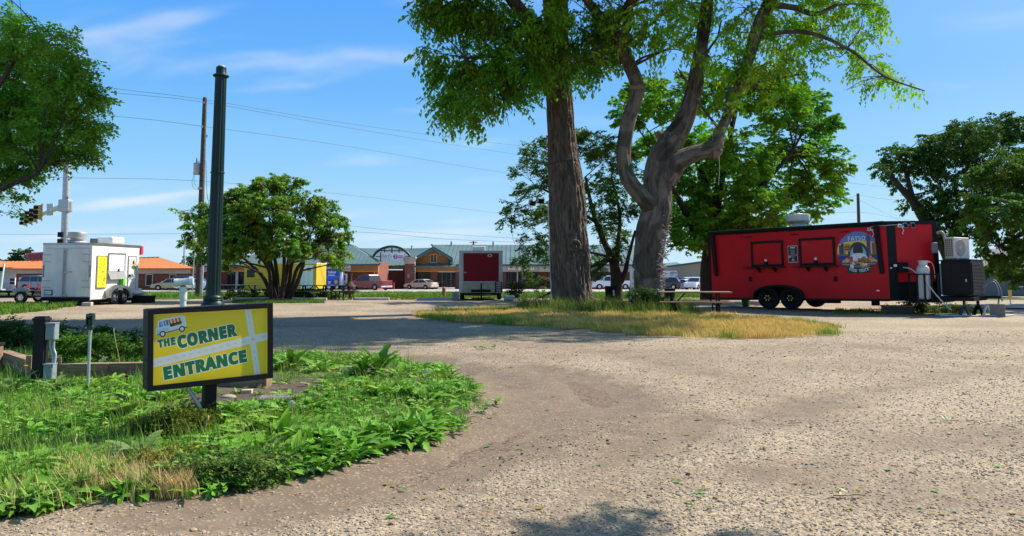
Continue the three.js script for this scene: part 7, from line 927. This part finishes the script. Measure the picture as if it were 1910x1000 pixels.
  put('thistle_plant', 'jagged pale weed right of the black post foot', 105, 742, 12, .28, dandW, 1.1, 13, 1, [.14, .24, .05]);
  put('dandelion_plant', 'dandelion with toothed leaves at the lower left corner', 40, 905, 12, .3, dandW, .9, 14, 1, G1);
  put('dandelion_plant', 'dandelion spreading on the dry grass before the dock plant', 150, 895, 10, .26, dandW, .8, 15, 1, G3);
  put('dandelion_plant', 'dandelion at the right tip of the garden', 800, 790, 12, .26, dandW, 1, 16, 1, G1);
  put('dandelion_plant', 'single leafy weed outside the garden tip on the gravel', 925, 762, 8, .14, dandW, .8, 17, 1, G1);
  put('wild_lettuce', 'tall leafy weed right of the sign on the mound', 545, 700, 16, .36, dandW, 1.3, 18, 1.1, G2c);
  put('wild_lettuce', 'tall leafy weed close to the sign right edge', 515, 702, 14, .34, dandW, 1.3, 19, 1, G1);
  put('wild_lettuce', 'tallest dark weed clump at the far rim of the garden', 705, 712, 18, .42, dandW, 1.45, 20, 1.1, G2c);
  put('wild_lettuce', 'dark weed clump left of the tallest one', 676, 716, 14, .34, dandW, 1.35, 21, 1, G2c);
  put('wild_lettuce', 'leafy weed right of the tallest dark clump', 745, 716, 14, .3, dandW, 1.3, 22, 1, G1);
  put('wild_lettuce', 'broad toothed weed between the mound and the dark clump', 600, 704, 14, .32, dandW, 1.1, 23, 1, G1);
  bush('weed_bush', 'feathery brownish green weed at the sign post left side', gnd(318, 825).setY(0), [[0, .14, 0, .15], [.16, .16, 0, .15], [-.15, .12, .03, .13], [.1, .06, .15, .14]], { seed: 81, spray: SPR.fine, per: 3200, size: .34, col: [.22, .28, .04], gap: -.35 });
  bush('weed_bush', 'feathery yellowish weed by the dry grass at the front', gnd(330, 895).setY(0), [[0, .1, 0, .13], [.14, .1, 0, .12], [-.14, .1, .03, .12], [.3, .08, 0, .1]], { seed: 82, spray: SPR.fine, per: 3000, size: .3, col: [.24, .24, .035], gap: -.35 });
  bush('weed_bush', 'grey leaved little bush at the lower rim of the weeds', gnd(395, 915).setY(0), [[0, .12, 0, .13], [.14, .1, 0, .12], [-.1, .08, .06, .1], [.3, .12, -.05, .13]], { seed: 83, spray: SPR.fine, per: 2600, size: .4, col: [.17, .28, .06], gap: -.35 });
  bush('weed_bush', 'bright bushy weed along the timber wall top', gnd(205, 690).setY(.15), [[-.5, .2, 0, .22], [-.1, .22, 0, .24], [.35, .2, 0, .22], [-.9, .24, -.3, .25], [.6, .12, -.3, .2]], { seed: 84, spray: SPR.elm, per: 620, size: .34, col: [.08, .19, .02], gap: -.35 });
  bush('weed_bush', 'shaded weed bank behind the timber wall at the left', gnd(90, 662).setY(.05), [[-1.2, .3, -.4, .34], [-.6, .3, -.2, .32], [0, .26, 0, .3], [.5, .24, -.2, .3], [-1.9, .36, -.8, .4], [-2.6, .4, -1.2, .45], [1.0, .16, -.5, .28], [1.5, .12, -.7, .24], [-1.2, .26, -1.2, .4]], { seed: 85, spray: SPR.elm, per: 330, size: .42, col: [.06, .15, .02], gap: -.35 });
  // blossoms and clocks
  const flower = (px, py, h, lb, seed) => { const p = gnd(px, py), t = thing('dandelion_flower', lb, 'flower', V(p.x, .02, p.z)); part('stalk', pipe([[0, 0, 0], [.01, h * .5, .005], [0, h, 0]], .0035, 8, 5), std([.2, .28, .1], .7), t); const o = []; for (let k = 0; k < 22; k++) { const a = k * 2.4, q = .006 + .016 * k / 22; o.push(box(.016, .003, .006, Math.cos(a) * q, h + .012 - q * .5, Math.sin(a) * q, 0, -a)); } part('petals', o, std([.75, .48, .01], .7), t, { kind: 'stuff' }); };
  [[46, 718, .22, 'yellow dandelion flower left of the black post'], [228, 730, .18, 'yellow dandelion flower below the timber wall'], [182, 755, .16, 'yellow dandelion flower right of the socket pole'], [194, 826, .14, 'yellow dandelion flower at the sign shadow edge'], [663, 790, .2, 'yellow dandelion flower in the middle of the right weeds'], [543, 712, .2, 'yellow dandelion flower beside the sign right edge'], [620, 718, .18, 'orange yellow flower on the mound right of the sign']].forEach((a, i) => flower(...a, i));
  const clock = (px, py, h, lb) => { const p = gnd(px, py), t = thing('dandelion_clock', lb, 'flower', V(p.x, .02, p.z)); part('stalk', pipe([[0, 0, 0], [.008, h * .5, .005], [0, h, 0]], .0035, 8, 5), std([.3, .32, .16], .7), t); const o = [], r2 = rng(px); for (let k = 0; k < 160; k++) { const u = r2() * 2 - 1, a = r2() * 6.28, s = Math.sqrt(1 - u * u), q = V(s * Math.cos(a), u, s * Math.sin(a)); o.push(bar(q.clone().multiplyScalar(.006).add(V(0, h + .02, 0)), q.clone().multiplyScalar(.024).add(V(0, h + .02, 0)), .0012)); o.push(mv(new THREE.TetrahedronGeometry(.0055), ...q.multiplyScalar(.024).add(V(0, h + .02, 0)).toArray())); } part('seed_head', o, std([.7, .66, .56], .9), t, { kind: 'stuff' }); };
  clock(543, 812, .24, 'white dandelion clock above the weeds near the ribbed slab'); clock(795, 742, .26, 'white dandelion clock at the right of the garden');
  const stalk = (list, lb) => { const t = thing('grass_stalk', lb, 'stalk', gnd(...list[0])), o = t.position; const P = list.map(([x, y], i) => at(x, y, -o.z + .02 * i).sub(o)); part('stem', pipe(P, .004, 24, 5), std([.42, .4, .2], .8), t); part('seed_tip', mv(new THREE.SphereGeometry(.012, 8, 6).scale(.7, 2, .7), ...P.at(-1).toArray()), std([.5, .42, .22], .8), t); };
  stalk([[223, 708], [222, 670], [216, 640], [212, 616]], 'pale grass stalk rising over the timber wall'); stalk([[185, 866], [168, 860], [150, 845], [141, 824], [142, 814]], 'bent pale stalk arching up from the dock plant'); stalk([[60, 938], [68, 915], [73, 902]], 'dry straw stalk at the lower left'); stalk([[375, 835], [380, 810], [388, 780]], 'seeding stalk leaning on the sign post');
}
{ // island grass: yellow stubble, green and taller round the trunks
  const r = rng(131), short = bladesGeo(18, .04, .16, .013, .17, .6, 21), long = bladesGeo(16, .3, .65, .016, .16, .4, 22), sh = [], lo = []; const T1 = gnd(1070, 580), T2 = gnd(1204, 584);
  for (let k = 0; k < 16000; k++) { const x = lerp(-3.2, 9.6, r()), z = lerp(-27.8, -15.5, r()); if (!inside(island, x + .2 * n3(x * 2, z * 2, 1), z + .2 * n3(x * 2, z * 2, 8))) continue; const d = Math.min(Math.hypot(x - T1.x, (z - T1.z) * .8), Math.hypot(x - T2.x, (z - T2.z) * .8)), rim = lineDist(island, x, z), n = fbm(x * .8, z * .8, 3, 3), gr = clamp(sst(3.2, 1.2, d) + (rim < .6 && n3(x * 1.3, z * 1.3, 3) > .1 ? .8 : 0) + n * 1.5 + (x < 0 ? .25 : 0)), g = .8 + .5 * r(); const c = [lerp(.68, .2, gr) * g, lerp(.48, .33, gr) * g, lerp(.15, .04, gr) * g]; if (n3(x * 1.1, z * 1.1, 12) < -.22 && r() < .8) continue; sh.push([x, .045, z, .6 + .8 * r() * (1 + n3(x, z, 9)), r() * 6.28, ...c]); if (d < 2.6 && r() < .5 * sst(2.6, .8, d) + (x < 2 && r() < .12 ? .3 : 0)) lo.push([x, .045, z, .6 + .6 * r(), r() * 6.28, .17 * g, .22 * g, .04 * g]); }
  scatter('island_grass', short, grassMat, sh, 'yellowed short grass of the island under the two trunks', 'grass'); scatter('long_grass', long, grassMat, lo, 'long green seeding grass round the feet of the two trunks', 'grass');
  const vg = bladesGeo(14, .08, .22, .03, .3, .5, 23), v = []; for (let k = 0; k < 9000; k++) { const d = lerp(44, 73, r()), x = lerp(-45, 20, r()); if (d > 50.5 && d < 53.5 || d > 56 && r() < .6) continue; const n = fbm(x * .35, d * .35, 2, 3), g = .8 + .5 * r(); v.push([x, slope(d) + .03, -d, .6 + .8 * r() * (d < 51 ? 1.3 : .7), r() * 6.28, lerp(.11, .22, clamp(n + .3)) * g, .24 * g, .03 * g]); } scatter('verge_grass', vg, grassMat, v, 'rough sunny grass of the verge beyond the yard', 'grass');
  const w = []; for (let k = 0; k < 1500; k++) { const px = lerp(-60, 125, r()), p = gnd(px, lerp(571, 588 - Math.max(0, px) * .1, r() ** 1.7)); if (n3(p.x * 1.2, p.z * .8, 4) < -.25 + (px > 60 ? (px - 60) / 110 : 0)) continue; w.push([p.x, .0, p.z, .6 + .8 * r(), r() * 6.28, .14 * (.8 + .4 * r()), .25, .03]); } for (let k = 0; k < 800; k++) { const px = lerp(440, 600, r()), p = gnd(px, lerp(560, 566, r())); w.push([p.x, p.y, p.z, .3 + .5 * r(), r() * 6.28, .1, .2, .03]); } for (let k = 0; k < 500; k++) { const p = gnd(lerp(1560, 1860, r()), lerp(577, 586, r())); w.push([p.x, 0, p.z, .25 + .4 * r(), r() * 6.28, .16, .22, .03]); } for (let k = 0; k < 2600; k++) { const d = lerp(39.5, 44, r()), x = lerp(-26, 9, r()); if (fbm(x * .4, d * .5, 4, 3) < .02) continue; w.push([x, slope(d), -d, .3 + .6 * r(), r() * 6.28, .14, .22, .03]); } scatter('weed_tufts', vg, grassMat, w, 'weedy grass tufts along the yard rim and under the trailers', 'grass');
}
{ // loose stones over the near gravel
  const r = rng(151), geo = [new THREE.DodecahedronGeometry(.5, 0), new THREE.IcosahedronGeometry(.5, 0)].map((g, i) => g.scale(1, .5, .8)), lists = [[], []], pal = PAL;
  for (let k = 0; k < 150000; k++) { const d = 3.3 + 15 * Math.pow(r(), 1.7), x = lerp(-.74, .72, r()) * d, z = -d; if (inside(garden, x, z) && r() > .03 || inside(island, x, z)) continue; const g = gravelness(x, z); if (r() > .3 + g * .8) continue; const s = (.006 + .015 * r() ** 2.8) * (1 + .02 * d) * (r() < .02 ? 1.9 : 1), c = pal[Math.floor(r() * 8)], q = .85 + .3 * r(); lists[k & 1].push([x, yardH(x, z) + s * .1, z, V(s * (.8 + .5 * r()), s, s * (.8 + .6 * r())), r() * 6.28, c[0] * q, c[1] * q, c[2] * q, (r() - .5) * .8, (r() - .5) * .8]); }
  const m = std([1, 1, 1], .95); lists.forEach((l, i) => scatter('gravel', geo[i], m, l, i ? 'smaller loose limestone chips over the yard' : 'loose crushed limestone strewn over the yard', 'gravel'));
  // dark clods along the turned up track, dry leaves and green leaflets
  const cl = []; for (let k = 0; k < 110; k++) { const t = r(), p = gnd(lerp(880, 1200, t) + (r() - .5) * 120, lerp(885, 815, t) + (r() - .5) * 60); cl.push([p.x, yardH(p.x, p.z) + .004, p.z, .007 + .022 * r() ** 2, r() * 6, .12 * (.7 + .6 * r()), .085, .055, r(), r()]); } scatter('soil_clods', geo[0], m, cl, 'dark soil clods along the wheel track', 'soil');
  const lf = simple(.016, .06), gl = []; for (let k = 0; k < 120; k++) { const p = gnd(lerp(700, 1900, r()), lerp(610, 990, r())); if (inside(island, p.x, p.z)) continue; gl.push([p.x, yardH(p.x, p.z) + .012, p.z, .7 + .8 * r(), r() * 6.28, r() < .5 ? .3 : .1, .25, .04, 0, .1]); } scatter('fallen_leaves', lf, leafMat, gl, 'small fallen leaves scattered over the gravel', 'leaves');
  const twig = (px, py, n, lb, col, sc) => { const p = gnd(px, py), t = thing('leafy_twig', lb, 'twig', V(p.x, yardH(p.x, p.z) + .01, p.z)), rr = rng(px), lm = phys(col, .6, { transmission: .3, thickness: 0 }); part('stem', pipe([[-.12 * sc, .004, 0], [-.03 * sc, .012, .03], [.05 * sc, .006, -.01], [.12 * sc, .014, .03]], .003, 12, 5), barkPale, t); for (let k = 0; k < n; k++) part('leaf', simple(.022 * sc, .09 * sc).rotateZ(.2 + rr() * .5).rotateY(rr() * 6.28).translate(lerp(-.12, .12, k / n) * sc, .02, 0), lm, t); };
  twig(906, 655, 9, 'broken leafy green twig lying on the gravel near the shade', [.09, .2, .03], 1.6); twig(1583, 938, 6, 'pale curled dry leaf cluster on the near gravel', [.42, .38, .16], .8); twig(1772, 796, 5, 'small bright green sprig on the gravel at the right', [.2, .32, .04], .6); twig(1482, 803, 4, 'tiny green sprig on the gravel left of the other sprig', [.14, .26, .04], .5);
}
renderer.render(scene, camera);
